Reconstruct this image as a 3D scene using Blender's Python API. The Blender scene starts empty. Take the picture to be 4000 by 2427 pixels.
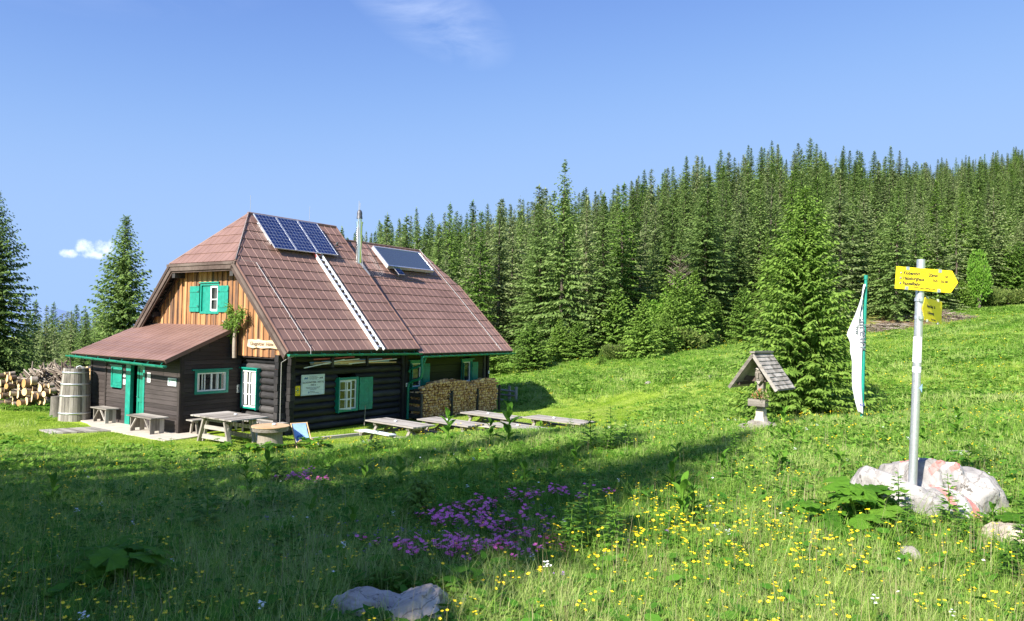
import bpy, bmesh, math, random
import numpy as np
from mathutils import Vector, Matrix
R=math.radians
sc=bpy.context.scene
COL=sc.collection
# ------------------------------------------------ camera
cam_d=bpy.data.cameras.new('camera'); cam=bpy.data.objects.new('camera',cam_d); COL.objects.link(cam)
sc.camera=cam
cam_d.sensor_width=36; cam_d.lens=36*2851.4/4000; cam_d.clip_start=.05; cam_d.clip_end=20000
CAMZ=3.645
_p=.0205; _r=.0211
Rv=Vector((1,0,0)); Uv=Vector((0,-math.sin(_p),math.cos(_p))); Fv=Vector((0,math.cos(_p),math.sin(_p)))
c_,s_=math.cos(_r),math.sin(_r)
Xc=Rv*c_+Uv*s_; Yc=Uv*c_-Rv*s_
cam.matrix_world=Matrix(((Xc.x,Yc.x,-Fv.x,0),(Xc.y,Yc.y,-Fv.y,0),(Xc.z,Yc.z,-Fv.z,CAMZ),(0,0,0,1)))
# ------------------------------------------------ light
sc.view_settings.view_transform='Standard'; sc.view_settings.look='None'; sc.view_settings.gamma=1
sc.view_settings.exposure=EXPO=1.72
sc.render.film_transparent=False
try: sc.cycles.max_bounces=12; sc.cycles.transmission_bounces=6; sc.cycles.transparent_max_bounces=8; sc.cycles.diffuse_bounces=8; sc.cycles.use_denoising=True
except Exception: pass
SUN_EL=R(36.5)
SH=Vector((-.627,-.779,0)).normalized()          # horizontal direction towards the sun
SUNV=Vector((SH.x*math.cos(SUN_EL),SH.y*math.cos(SUN_EL),math.sin(SUN_EL)))
w=bpy.data.worlds.new('World'); sc.world=w; w.use_nodes=True
nt=w.node_tree; nt.nodes.clear()
N=nt.nodes.new; Lk=nt.links.new
out=N('ShaderNodeOutputWorld'); bg=N('ShaderNodeBackground'); bg.inputs['Strength'].default_value=.12
sky=N('ShaderNodeTexSky'); sky.sky_type='NISHITA'; sky.sun_disc=False
sky.sun_elevation=SUN_EL; sky.sun_rotation=math.atan2(SH.x,SH.y)
sky.altitude=1550; sky.air_density=1.0; sky.dust_density=.3; sky.ozone_density=2.5
# clouds live in the sky: masks laid out by world direction
tc=N('ShaderNodeTexCoord')
def math_(op,a,b=None,c=None,clamp=False,tree=None):
    n=(tree or nt).nodes.new('ShaderNodeMath'); n.operation=op; n.use_clamp=clamp
    for i,v in enumerate((a,b,c)):
        if v is None: continue
        if isinstance(v,(int,float)): n.inputs[i].default_value=v
        else: (tree or nt).links.new(v,n.inputs[i])
    return n.outputs[0]
sep=N('ShaderNodeSeparateXYZ'); Lk(tc.outputs['Generated'],sep.inputs[0])
az=math_('ARCTAN2',sep.outputs[0],sep.outputs[1]); el=math_('ARCSINE',sep.outputs[2])
def blob(a0,e0,sa,se,shear=0.0):
    da=math_('SUBTRACT',az,a0); de=math_('SUBTRACT',el,e0)
    if shear: de=math_('SUBTRACT',de,math_('MULTIPLY',da,shear))
    u=math_('DIVIDE',da,sa); v=math_('DIVIDE',de,se)
    return math_('SUBTRACT',1.0,math_('ADD',math_('MULTIPLY',u,u),math_('MULTIPLY',v,v)))
def noise(scale,detail,rough=.55,vec=None,dist=0):
    n=N('ShaderNodeTexNoise'); n.inputs['Scale'].default_value=scale; n.inputs['Detail'].default_value=detail; n.inputs['Roughness'].default_value=rough
    n.inputs['Distortion'].default_value=dist
    Lk(vec or tc.outputs['Generated'],n.inputs['Vector']); return n.outputs['Fac']
n1=noise(75,7,.62)
b=math_('MAXIMUM',math_('MAXIMUM',blob(-.531,.080,.012,.013),blob(-.511,.083,.012,.012)),math_('MAXIMUM',blob(-.547,.073,.012,.006),blob(-.522,.073,.022,.006)))
cm=math_('MULTIPLY',math_('ADD',b,math_('MULTIPLY',math_('SUBTRACT',n1,.55),3.2)),1.0,clamp=True)
cm=math_('MULTIPLY',cm,math_('MULTIPLY',math_('ADD',b,.25,clamp=True),1.4,clamp=True))
# wisps
mp=N('ShaderNodeMapping'); mp.inputs['Scale'].default_value=(2.2,1.5,6); mp.inputs['Rotation'].default_value=(0,.5,.3); Lk(tc.outputs['Generated'],mp.inputs[0])
n2=noise(3.2,7,.62,mp.outputs[0],.8)
wb=math_('MAXIMUM',blob(-.13,.41,.13,.06,-.35),math_('MULTIPLY',blob(-.52,.42,.25,.08,.1),.35))
wm=math_('MULTIPLY',math_('MULTIPLY',math_('MAXIMUM',wb,0.0),math_('MAXIMUM',math_('SUBTRACT',n2,.38),0.0)),.6,clamp=True)
vd=N('ShaderNodeVectorMath'); vd.operation='DOT_PRODUCT'; Lk(tc.outputs['Generated'],vd.inputs[0]); vd.inputs[1].default_value=SUNV
glow=math_('POWER',math_('MAXIMUM',vd.outputs['Value'],0.0),1.1)          # the sky stays bright around the sun
sps=N('ShaderNodeSeparateColor'); cbs=N('ShaderNodeCombineColor'); Lk(sky.outputs[0],sps.inputs[0])
for i_,(ga,mxv,ex_) in enumerate(((.485,1.03,1.25),(.47,1.58,1.2),(.71,2.65,1.))):   # thin clear mountain air: less glare low down
    c1=math_('MULTIPLY',math_('POWER',sps.outputs[i_],ex_),ga); lim=math_('ADD',math_('MULTIPLY',glow,(8.5,7.5,6.0)[i_]-mxv),mxv); c4=math_('POWER',math_('DIVIDE',c1,lim),4.)
    Lk(math_('DIVIDE',c1,math_('POWER',math_('ADD',c4,1.),.25)),cbs.inputs[i_])
mx=N('ShaderNodeMixRGB'); Lk(cbs.outputs[0],mx.inputs[1]); mx.inputs[2].default_value=(3.9,4.1,4.4,1)
Lk(math_('MAXIMUM',math_('MULTIPLY',cm,.62),wm),mx.inputs[0])
Lk(mx.outputs[0],bg.inputs[0]); Lk(bg.outputs[0],out.inputs[0])
sl=bpy.data.lights.new('sun','SUN'); sl.energy=3.5; sl.angle=R(.53); sl.color=(1,.94,.85)
so=bpy.data.objects.new('sun',sl); COL.objects.link(so); so.location=(-40,-50,60)
so.rotation_euler=SUNV.to_track_quat('Z','Y').to_euler()
# ------------------------------------------------ terrain height
CP=np.array([(0,0,2.0),(-12,-6,2.1),(12,-6,2.4),(0,-40,3),(40,-20,5),(-40,-20,.5),(-45,10,-1),
(-3,4,1.93),(0,4,1.95),(4,4,2.0),(-6,6,1.55),(-1,6,1.78),(3,6,1.98),(5,6,2.02),(9,6,2.1),
(-10,10,.95),(-6,10,1.15),(-2,10,1.45),(2,10,1.72),(6,10,1.95),(11,10,2.05),
(-15,14,.3),(-8,14,.5),(-4,14,.9),(0,14,1.4),(3,14,1.6),(6.8,14.3,1.93),(12,14,1.95),
(-13,17,.1),(-6,17,.33),(-3.5,17,.78),(0,17,1.15),(2.5,17,1.2),(5.8,17,1.36),(12,18,1.6),
(-15,20,-.15),(-9,20,-.1),(-5,20,-.03),(-2,20,.15),(1,20,.25),(4,20,.72),
(-15,27,-.34),(-11,23.5,-.33),(-7,23,-.3),(-3,23,-.27),(2,23,-.15),(8.9,22,1.0),(14,22,1.6),
(-20,30,-.3),(-26,32,-.5),(-20,24,-.25),(-30,26,-.2),(-8,33,-.4),(-12,27,-.35),(-2,29,-.35),
(-8,42,-.9),(0,33,-.35),(2.5,36,-.5),(.6,40,-.5),(-20,45,-2.6),(-22,34,-.35),(-25,31,-.3),(-18,37,-.7),(-38,45,-3.4),(-30,60,-5.5),(-55,80,-9),(-10,70,-3),
(4.5,42,.4),(8,28,.75),(12,40,1.8),(20,35,2.4),(25,45,3.2),(35,50,4.7),
(2,60,1.0),(12.9,65,1.8),(22,65,2.8),(29,55,3.5),(31,64,5.0),(33,60,4.6),(38,63,5.0),(38,72,6.2),(47,75,6.7),
(-28,150,9),(0,140,11),(20,145,18),(58,150,30),(105,150,23.5),(160,150,26),
(10,100,7),(40,105,13),(70,100,14),(100,100,17),(-20,100,1),
(230,330,83),(160,300,60),(70,260,38),(0,250,14),(-60,200,-8),(-100,150,-15),(250,150,45),(-150,250,-40),(100,30,12),(60,0,8)],float)
def _phi(r2): return np.sqrt(r2+9.0)
_n=len(CP); _A=np.zeros((_n+3,_n+3)); _A[:_n,:_n]=_phi(((CP[:,None,:2]-CP[None,:,:2])**2).sum(-1))-np.eye(_n)*.15
_A[:_n,_n]=1; _A[:_n,_n+1:]=CP[:,:2]; _A[_n:,:_n]=_A[:_n,_n:].T
_w=np.linalg.solve(_A,np.r_[CP[:,2],0,0,0])
def height(x,y):
    x=np.asarray(x,float); y=np.asarray(y,float); sh=np.broadcast(x,y).shape
    xf=np.broadcast_to(x,sh).ravel(); yf=np.broadcast_to(y,sh).ravel(); o=np.empty(xf.size)
    for i in range(0,xf.size,20000):
        a=xf[i:i+20000]; b=yf[i:i+20000]
        o[i:i+20000]=_phi((a[:,None]-CP[:,0])**2+(b[:,None]-CP[:,1])**2)@_w[:_n]+_w[_n]+_w[_n+1]*a+_w[_n+2]*b
    t=np.clip((np.hypot(xf,yf)-330)/400,0,1); t=t*t*(3-2*t)
    return (o*(1-t)-70*t).reshape(sh)
def gz(x,y): return float(height(x,y))
# ------------------------------------------------ hut frame
PHI=.9627; UX,UY=math.cos(PHI),math.sin(PHI); HX,HY=-7.8623,25.6534
def hw(u,v,z=0): return Vector((HX+u*UX-v*UY,HY+u*UY+v*UX,z))
# ------------------------------------------------ object helpers
def tag(o,label=None,cat=None,group=None,kind=None):
    if label: o['label']=label
    if cat: o['category']=cat
    if group: o['group']=group
    if kind: o['kind']=kind
    return o
def thing(name,label,cat,loc=(0,0,0),rz=0.,group=None,rx=0,ry=0):
    o=bpy.data.objects.new(name,None); COL.objects.link(o); o.location=loc; o.rotation_euler=(rx,ry,rz); o.empty_display_size=.2
    return tag(o,label,cat,group)
def newobj(name,me,parent=None,loc=None,rot=None):
    o=bpy.data.objects.new(name,me); COL.objects.link(o)
    if parent is not None: o.parent=parent
    if loc is not None: o.location=loc
    if rot is not None: o.rotation_euler=rot
    return o
KIDS={}
def copy_tree(o,parent=None):
    c=o.copy(); COL.objects.link(c); c.parent=parent
    for ch in list(o.children): copy_tree(ch,c)
    return c
class MB:
    """collects shapes; build() links them as one mesh object"""
    def __init__(s): s.v=[]; s.f=[]; s.r=[]; s.m=[]; s.sm=[]
    def add(s,V,F,rnd=None,mi=0,smooth=False):
        b=len(s.v); s.v+= [tuple(p) for p in V]; rnd=random.random() if rnd is None else rnd
        for f in F: s.f.append(tuple(i+b for i in f)); s.r.append(rnd); s.m.append(mi); s.sm.append(smooth)
        return s
    def box(s,c,d,rz=0,rx=0,ry=0,rnd=None,mi=0,M=None):
        M_=M if M is not None else Matrix.Rotation(rz,3,'Z')@Matrix.Rotation(ry,3,'Y')@Matrix.Rotation(rx,3,'X')
        c=Vector(c); V=[]
        for sx in (-1,1):
            for sy in (-1,1):
                for sz in (-1,1): V.append(c+M_@Vector((sx*d[0]/2,sy*d[1]/2,sz*d[2]/2)))
        return s.add(V,[(0,1,3,2),(4,6,7,5),(0,4,5,1),(2,3,7,6),(0,2,6,4),(1,5,7,3)],rnd,mi)
    def b2(s,a,b,rnd=None,mi=0):   # box from min corner to max corner
        return s.box([(a[i]+b[i])/2 for i in range(3)],[abs(b[i]-a[i]) for i in range(3)],rnd=rnd,mi=mi)
    def bar(s,a,b,w,h,rnd=None,mi=0,up=(0,0,1)):  # rectangular bar between two points
        a=Vector(a); b=Vector(b); d=(b-a); L=d.length; d.normalize(); up=Vector(up)
        x=d.cross(up); 
        if x.length<1e-4: x=d.cross(Vector((1,0,0)))
        x.normalize(); z=x.cross(d).normalized(); M_=Matrix((x,d,z)).transposed()
        return s.box((a+b)/2,(w,L,h),rnd=rnd,mi=mi,M=M_)
    def tube(s,pts,rad,n=10,rnd=None,mi=0,cap=True,smooth=True):
        pts=[Vector(p) for p in pts]; rad=rad if hasattr(rad,'__len__') else [rad]*len(pts)
        V=[];F=[]; k=len(pts); x=None
        for i,p in enumerate(pts):
            t=(pts[min(i+1,k-1)]-pts[max(i-1,0)]).normalized()
            if x is None:
                x=t.cross(Vector((0,0,1)) if abs(t.z)<.9 else Vector((1,0,0))).normalized()
            else:
                x=(x-t*x.dot(t)).normalized()
            y=t.cross(x)
            for j in range(n):
                a=2*math.pi*j/n; V.append(p+(x*math.cos(a)+y*math.sin(a))*rad[i])
        for i in range(k-1):
            for j in range(n): j2=(j+1)%n; F.append((i*n+j,i*n+j2,(i+1)*n+j2,(i+1)*n+j))
        rnd=random.random() if rnd is None else rnd
        s.add(V,F,rnd,mi,smooth)
        if cap:
            s.add(V[:n],[tuple(range(n))[::-1]],rnd,mi); s.add(V[-n:],[tuple(range(n))],rnd,mi)
        return s
    def prism(s,poly,off,rnd=None,mi=0,cap_mi=None):  # polygon (3D points) swept by off
        off=Vector(off); A=[Vector(p) for p in poly]; n=len(A); V=A+[p+off for p in A]
        rnd=random.random() if rnd is None else rnd
        s.add(V,[(i,(i+1)%n,n+(i+1)%n,n+i) for i in range(n)],rnd,mi)
        s.add(V,[tuple(range(n))[::-1],tuple(range(n,2*n))],rnd,mi if cap_mi is None else cap_mi)
        return s
    def lathe(s,prof,n=24,c=(0,0,0),rnd=None,mi=0,smooth=True):
        V=[];F=[]
        for r,z in prof:
            for j in range(n):
                a=2*math.pi*j/n; V.append((c[0]+r*math.cos(a),c[1]+r*math.sin(a),c[2]+z))
        for i in range(len(prof)-1):
            for j in range(n): j2=(j+1)%n; F.append((i*n+j,i*n+j2,(i+1)*n+j2,(i+1)*n+j))
        return s.add(V,F,rnd,mi,smooth)
    def mesh(s,name,mats):
        me=bpy.data.meshes.new(name); me.from_pydata(s.v,[],s.f); 
        mats=mats if isinstance(mats,(list,tuple)) else [mats]
        for m in mats: me.materials.append(m)
        me.polygons.foreach_set('material_index',s.m); me.polygons.foreach_set('use_smooth',s.sm)
        a=me.attributes.new('rnd','FLOAT','FACE'); a.data.foreach_set('value',np.array(s.r,np.float32))
        me.update()
        bm=bmesh.new(); bm.from_mesh(me); bmesh.ops.recalc_face_normals(bm,faces=bm.faces); bm.to_mesh(me); bm.free()
        return me
    def build(s,name,mats,parent=None,loc=None,rot=None): return newobj(name,s.mesh(name,mats),parent,loc,rot)
def np_mesh(name,V,F4,mat,rnd=None,smooth=False,F3=None):
    me=bpy.data.meshes.new(name); V=np.asarray(V,np.float32).reshape(-1,3); me.vertices.add(len(V)); me.vertices.foreach_set('co',V.ravel())
    F4=np.asarray(F4,np.int32).reshape(-1,4) if F4 is not None else np.zeros((0,4),np.int32)
    F3=np.asarray(F3,np.int32).reshape(-1,3) if F3 is not None else np.zeros((0,3),np.int32)
    idx=np.r_[F4.ravel(),F3.ravel()]; tot=np.r_[np.full(len(F4),4),np.full(len(F3),3)].astype(np.int32)
    me.loops.add(len(idx)); me.loops.foreach_set('vertex_index',idx)
    me.polygons.add(len(tot)); me.polygons.foreach_set('loop_start',np.r_[0,np.cumsum(tot)[:-1]].astype(np.int32)); 
    try: me.polygons.foreach_set('loop_total',tot)
    except Exception: pass
    me.polygons.foreach_set('use_smooth',np.full(len(tot),smooth))
    if rnd is not None:
        a=me.attributes.new('rnd','FLOAT','FACE'); a.data.foreach_set('value',np.asarray(rnd,np.float32))
    me.update(calc_edges=True); me.validate(); me.materials.append(mat); return me
# ------------------------------------------------ materials
def new_mat(name):
    m=bpy.data.materials.new(name); m.use_nodes=True; t=m.node_tree; t.nodes.clear()
    o=t.nodes.new('ShaderNodeOutputMaterial'); p=t.nodes.new('ShaderNodeBsdfPrincipled'); t.links.new(p.outputs[0],o.inputs[0])
    return m,t,p,o
def nz(t,scale,detail=4,rough=.6,vec=None,dim=None,dist=0):
    n=t.nodes.new('ShaderNodeTexNoise'); n.inputs['Scale'].default_value=scale; n.inputs['Detail'].default_value=detail; n.inputs['Roughness'].default_value=rough; n.inputs['Distortion'].default_value=dist
    if vec is not None: t.links.new(vec,n.inputs['Vector'])
    return n.outputs['Fac']
def objco(t,scale=(1,1,1),rot=(0,0,0),src='Object'):
    c=t.nodes.new('ShaderNodeTexCoord'); m=t.nodes.new('ShaderNodeMapping'); m.inputs['Scale'].default_value=scale; m.inputs['Rotation'].default_value=rot
    t.links.new(c.outputs[src],m.inputs[0]); return m.outputs[0]
def ramp(t,fac,stops,interp='LINEAR'):
    r=t.nodes.new('ShaderNodeValToRGB'); r.color_ramp.interpolation=interp
    e=r.color_ramp.elements
    while len(e)<len(stops): e.new(.5)
    for i,(p,c) in enumerate(stops): e[i].position=p; e[i].color=(*c,1) if len(c)==3 else c
    if fac is not None: t.links.new(fac,r.inputs[0])
    return r.outputs[0]
def mixc(t,f,a,b,mode='MIX'):
    n=t.nodes.new('ShaderNodeMixRGB'); n.blend_type=mode
    for i,v in enumerate((f,a,b)):
        if isinstance(v,(int,float)): n.inputs[i].default_value=v
        elif isinstance(v,tuple): n.inputs[i].default_value=(*v,1) if len(v)==3 else v
        else: t.links.new(v,n.inputs[i])
    return n.outputs[0]
def attr(t,name='rnd',typ='GEOMETRY'):
    a=t.nodes.new('ShaderNodeAttribute'); a.attribute_name=name; a.attribute_type=typ; return a.outputs['Fac']
def mm(t,op,a,b=None,clamp=False): return math_(op,a,b,None,clamp,t)
def bump(t,p,h,s=.3,d=.01):
    b=t.nodes.new('ShaderNodeBump'); b.inputs['Strength'].default_value=s; b.inputs['Distance'].default_value=d; t.links.new(h,b.inputs['Height']); t.links.new(b.outputs[0],p.inputs['Normal'])
def plain(name,col,rough=.5,metal=0,var=.12,scale=6,bmp=0,spec=.5):
    m,t,p,o=new_mat(name); n=nz(t,scale,5,.65,objco(t))
    c=ramp(t,n,[(.3,tuple(x*(1-var) for x in col)),(.7,tuple(min(1,x*(1+var)) for x in col))]); t.links.new(c,p.inputs['Base Color'])
    p.inputs['Roughness'].default_value=rough; p.inputs['Metallic'].default_value=metal; p.inputs['Specular IOR Level'].default_value=spec
    if bmp: bump(t,p,n,bmp,.01)
    return m
def wood(name,dark,mid,light,stretch=(1,12,12),piece=.5,rough=.8,fine=1.0,bmp=.35,spec=.25,rot=(0,0,0)):
    """streaky wood; stretch is small along the grain"""
    m,t,p,o=new_mat(name); co=objco(t,stretch,rot); n=nz(t,2.2*fine,8,.72,co,dist=.4); n2=nz(t,.8,3,.5,objco(t,(1,1,1)))
    r=attr(t); f=mm(t,'ADD',mm(t,'MULTIPLY',n,.75),mm(t,'ADD',mm(t,'MULTIPLY',mm(t,'SUBTRACT',r,.5),piece),mm(t,'MULTIPLY',mm(t,'SUBTRACT',n2,.5),.45)))
    f=mm(t,'ADD',f,.12)
    t.links.new(ramp(t,f,[(.22,dark),(.5,mid),(.78,light)]),p.inputs['Base Color']); p.inputs['Roughness'].default_value=rough; p.inputs['Specular IOR Level'].default_value=spec
    bump(t,p,n,bmp,.012); return m
def leaf(name,dark,mid,light,trans=.3,rough=.55,spec=.3,vscale=0,crinkle=0):
    m,t,p,o=new_mat(name); oi=t.nodes.new('ShaderNodeObjectInfo'); r=attr(t)
    f=mm(t,'ADD',mm(t,'MULTIPLY',r,.65),mm(t,'MULTIPLY',oi.outputs['Random'],.35))
    if vscale:
        g=t.nodes.new('ShaderNodeNewGeometry'); n=nz(t,vscale,3,.5,g.outputs['Position']); f=mm(t,'ADD',f,mm(t,'MULTIPLY',mm(t,'SUBTRACT',n,.5),1.35))
    c=ramp(t,f,[(.1,dark),(.5,mid),(.95,light)]); t.links.new(c,p.inputs['Base Color']); p.inputs['Roughness'].default_value=rough; p.inputs['Specular IOR Level'].default_value=spec
    if crinkle: nb=nz(t,crinkle,6,.7,objco(t)); bump(t,p,nb,.9,.02); c=mixc(t,mm(t,'MULTIPLY',nb,.45),c,dark)
    if crinkle: t.links.new(c,p.inputs['Base Color'])
    tr=t.nodes.new('ShaderNodeBsdfTranslucent'); t.links.new(mixc(t,.5,c,(.5,.6,.1),'MIX') if False else c,tr.inputs[0])
    mxs=t.nodes.new('ShaderNodeMixShader'); mxs.inputs[0].default_value=trans; t.links.new(p.outputs[0],mxs.inputs[1]); t.links.new(tr.outputs[0],mxs.inputs[2]); t.links.new(mxs.outputs[0],o.inputs[0])
    return m
M={}
M['logv']=wood('charred_log_wood_across',(.012,.012,.014),(.028,.027,.028),(.085,.08,.078),(9,1,14),.35,.62)
M['logu']=wood('charred_log_wood_along',(.012,.012,.014),(.026,.025,.028),(.075,.072,.075),(.8,9,14),.35,.6)
M['logz']=wood('charred_post_wood',(.012,.012,.013),(.028,.026,.026),(.08,.075,.07),(10,10,1),.35,.7)
M['plankv']=wood('dark_stained_planks_front',(.022,.017,.015),(.047,.038,.035),(.085,.07,.066),(9,.7,14),.25,.65)
M['planku']=wood('dark_stained_planks_side',(.02,.015,.013),(.04,.031,.028),(.075,.06,.056),(.7,9,14),.25,.7)
M['greenplank']=wood('olive_stained_planks',(.018,.02,.006),(.04,.045,.012),(.07,.075,.025),(.7,9,14),.25,.8)
M['gable']=wood('weathered_larch_boards',(.10,.062,.045),(.36,.17,.068),(.52,.295,.135),(9,7,.55),.5,.75,1.0,.4)
M['barge']=wood('weathered_bargeboard',(.035,.024,.02),(.085,.06,.05),(.16,.125,.105),(6,1.2,1.2),.3,.85)
M['grey']=wood('silvered_wood',(.13,.115,.095),(.3,.275,.24),(.46,.43,.385),(9,1,9),.4,.85)
M['greyx']=wood('silvered_wood_x',(.13,.115,.095),(.3,.275,.24),(.46,.43,.385),(1,9,9),.4,.85)
M['stumpw']=wood('weathered_stump',(.10,.085,.065),(.23,.20,.16),(.36,.33,.28),(9,9,.8),.2,.9)
M['greyz']=wood('silvered_wood_z',(.11,.1,.085),(.27,.245,.21),(.44,.41,.365),(9,9,.8),.4,.85)
M['greydk']=wood('dark_wood_and_gap_shade',(.02,.019,.018),(.05,.047,.045),(.11,.1,.095),(2,9,9),.4,.85)  # dark wood tone, also used to paint shade between the firewood
M['cut']=wood('split_firewood',(.26,.13,.055),(.66,.38,.16),(.84,.58,.29),(2,2,2),.9,.85,2)
M['bark']=wood('grey_bark',(.07,.05,.035),(.19,.15,.115),(.36,.31,.25),(5,5,5),.6,.95,1,.8)
M['endgrain']=wood('sawn_end_grain',(.45,.24,.09),(.72,.46,.2),(.86,.64,.36),(5,5,5),.6,.85)
M['green']=plain('green_paint',(.008,.235,.17),.42,0,.22,5)
M['greendk']=plain('green_gutter_paint',(.008,.20,.13),.35,0,.15,5)
M['white']=plain('white_paint',(.78,.79,.78),.45,0,.06,8)
M['alu']=plain('aluminium',(.72,.74,.76),.35,.8,.08,10)
M['steel']=plain('stainless_steel',(.62,.66,.66),.18,1,.06,3)
M['galv']=plain('galvanised_steel',(.56,.58,.6),.42,.75,.12,30,.05)
M['darkmetal']=plain('dark_metal',(.12,.12,.13),.45,.6)
M['wire']=plain('zinc_wire',(.38,.37,.36),.5,.3)
M['black']=plain('black_ink',(.02,.02,.022),.6)
M['grayink']=plain('grey_ink',(.13,.14,.17),.6)
M['concrete']=plain('concrete',(.47,.42,.35),.9,0,.18,3,.3)
M['yellow']=plain('yellow_sign_sheet',(.86,.66,.012),.38,0,.03,3)
M['sheet']=plain('pale_sign_sheet',(.68,.76,.78),.4,0,.04,3)
M['blueink']=plain('blue_ink',(.08,.2,.42),.5)
M['violet']=plain('violet_ink',(.09,.07,.34),.5)
M['redp']=plain('faded_red_paint',(.6,.13,.11),.7)
M['curtain']=plain('pale_curtain',(.62,.62,.55),.9,0,.2,3)
M['bluecloth']=plain('pale_blue_cloth',(.26,.42,.66),.85,0,.12,6)
M['beech']=wood('light_beech',(.5,.3,.14),(.66,.44,.24),(.78,.58,.36),(3,3,3),.3,.5)
M['board']=wood('carved_board',(.42,.26,.13),(.62,.47,.31),(.74,.62,.48),(2,.8,7),.2,.8)
M['tabletop']=wood('oiled_round_top',(.3,.17,.08),(.5,.32,.18),(.62,.45,.3),(2,7,2),.3,.6)
m,t,p,o=new_mat('window_glass'); p.inputs['Base Color'].default_value=(.015,.02,.02,1); p.inputs['Roughness'].default_value=.04; p.inputs['Specular IOR Level'].default_value=.9
t.links.new(ramp(t,nz(t,2.5,2,.5,objco(t)),[(.35,(.01,.012,.012)),(.7,(.05,.06,.055))]),p.inputs['Base Color']); M['glass']=m
m,t,p,o=new_mat('collector_glass'); p.inputs['Base Color'].default_value=(.05,.065,.085,1); p.inputs['Roughness'].default_value=.2; p.inputs['Specular IOR Level'].default_value=1.0
p.inputs['Coat Weight'].default_value=.6; M['collector']=m
# photovoltaic glass with its cell grid (x across, y up the panel, metres)
m,t,p,o=new_mat('solar_cells'); co=t.nodes.new('ShaderNodeTexCoord'); s3=t.nodes.new('ShaderNodeSeparateXYZ'); t.links.new(co.outputs['Object'],s3.inputs[0])
def lines(t,c,period,wd):
    f=mm(t,'FRACT',mm(t,'ADD',mm(t,'DIVIDE',c,period),.5)) if False else mm(t,'FRACT',mm(t,'DIVIDE',c,period)); a=mm(t,'LESS_THAN',f,wd); b=mm(t,'GREATER_THAN',f,1-wd); return mm(t,'MAXIMUM',a,b)
g=mm(t,'MAXIMUM',lines(t,s3.outputs[0],.1667,.022),lines(t,s3.outputs[1],.196,.02))
g2=lines(t,mm(t,'ADD',s3.outputs[0],.028),.056,.03)
c=mixc(t,mm(t,'MULTIPLY',g2,.12),ramp(t,nz(t,7,2,.5,co.outputs['Object']),[(.3,(.006,.014,.07)),(.7,(.01,.026,.11))]),(.5,.55,.65)); c=mixc(t,g,c,(.40,.44,.52))
t.links.new(c,p.inputs['Base Color']); p.inputs['Roughness'].default_value=.12; p.inputs['Specular IOR Level'].default_value=.35; M['pv']=m
# brown coated roof sheet
m,t,p,o=new_mat('brown_roof_sheet'); n=nz(t,1.1,5,.6,objco(t)); n2=nz(t,90,3,.6,objco(t)); r=attr(t)
f=mm(t,'ADD',mm(t,'MULTIPLY',n,.75),mm(t,'ADD',mm(t,'MULTIPLY',n2,.15),mm(t,'MULTIPLY',r,.18)))
t.links.new(ramp(t,f,[(.3,(.15,.085,.066)),(.72,(.235,.14,.113))]),p.inputs['Base Color']); p.inputs['Roughness'].default_value=.52; p.inputs['Specular IOR Level'].default_value=.35; bump(t,p,n2,.12,.004); M['roof']=m
# limestone
def stone(name,a,b,c,sc_=1.,red=False):
    m,t,p,o=new_mat(name); co=objco(t); n=nz(t,2.2*sc_,9,.68,co,dist=.5); n2=nz(t,9*sc_,5,.7,co); v=t.nodes.new('ShaderNodeTexVoronoi'); v.inputs['Scale'].default_value=3*sc_; v.feature='DISTANCE_TO_EDGE'; t.links.new(mixc(t,.25,co,nz(t,4,4,.6,co)),v.inputs['Vector'])
    col=ramp(t,n,[(.3,a),(.52,b),(.75,c)])
    dk=mm(t,'MULTIPLY',mm(t,'GREATER_THAN',n2,.63),.8); col=mixc(t,dk,col,(.05,.045,.035))
    cr=mm(t,'LESS_THAN',v.outputs['Distance'],.012); col=mixc(t,mm(t,'MULTIPLY',cr,.55),col,(.09,.075,.06))
    if red:
        s=t.nodes.new('ShaderNodeSeparateXYZ'); t.links.new(co,s.inputs[0])
        def band(x0,z0,x1,z1,wd):
            L=math.hypot(x1-x0,z1-z0); dx,dz=(x1-x0)/L,(z1-z0)/L
            X=mm(t,'SUBTRACT',s.outputs[0],x0); Z=mm(t,'SUBTRACT',s.outputs[2],z0)
            al=mm(t,'ADD',mm(t,'MULTIPLY',X,dx),mm(t,'MULTIPLY',Z,dz)); ac=mm(t,'ABSOLUTE',mm(t,'SUBTRACT',mm(t,'MULTIPLY',X,dz),mm(t,'MULTIPLY',Z,dx)))
            q=mm(t,'MULTIPLY',mm(t,'LESS_THAN',mm(t,'ADD',ac,mm(t,'MULTIPLY',mm(t,'SUBTRACT',n2,.5),wd)),wd),mm(t,'MULTIPLY',mm(t,'GREATER_THAN',al,0),mm(t,'LESS_THAN',al,L)))
            return mm(t,'MULTIPLY',q,mm(t,'ADD',mm(t,'MULTIPLY',nz(t,14,5,.7,co),2.2),-.55,clamp=True),clamp=True)
        for spec in red: col=mixc(t,band(*spec[:5]),col,spec[5])
    t.links.new(col,p.inputs['Base Color']); p.inputs['Roughness'].default_value=.9; p.inputs['Specular IOR Level'].default_value=.25
    bump(t,p,mm(t,'ADD',n,mm(t,'MULTIPLY',n2,.4)),.7,.03); return m
M['lime']=stone('pale_limestone',(.14,.125,.105),(.28,.255,.225),(.40,.37,.33))
M['limelilac']=stone('grey_lilac_limestone',(.24,.19,.15),(.50,.42,.34),(.70,.61,.52),1.25)
RED=(.58,.15,.12); WHT=(.75,.74,.72)
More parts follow.
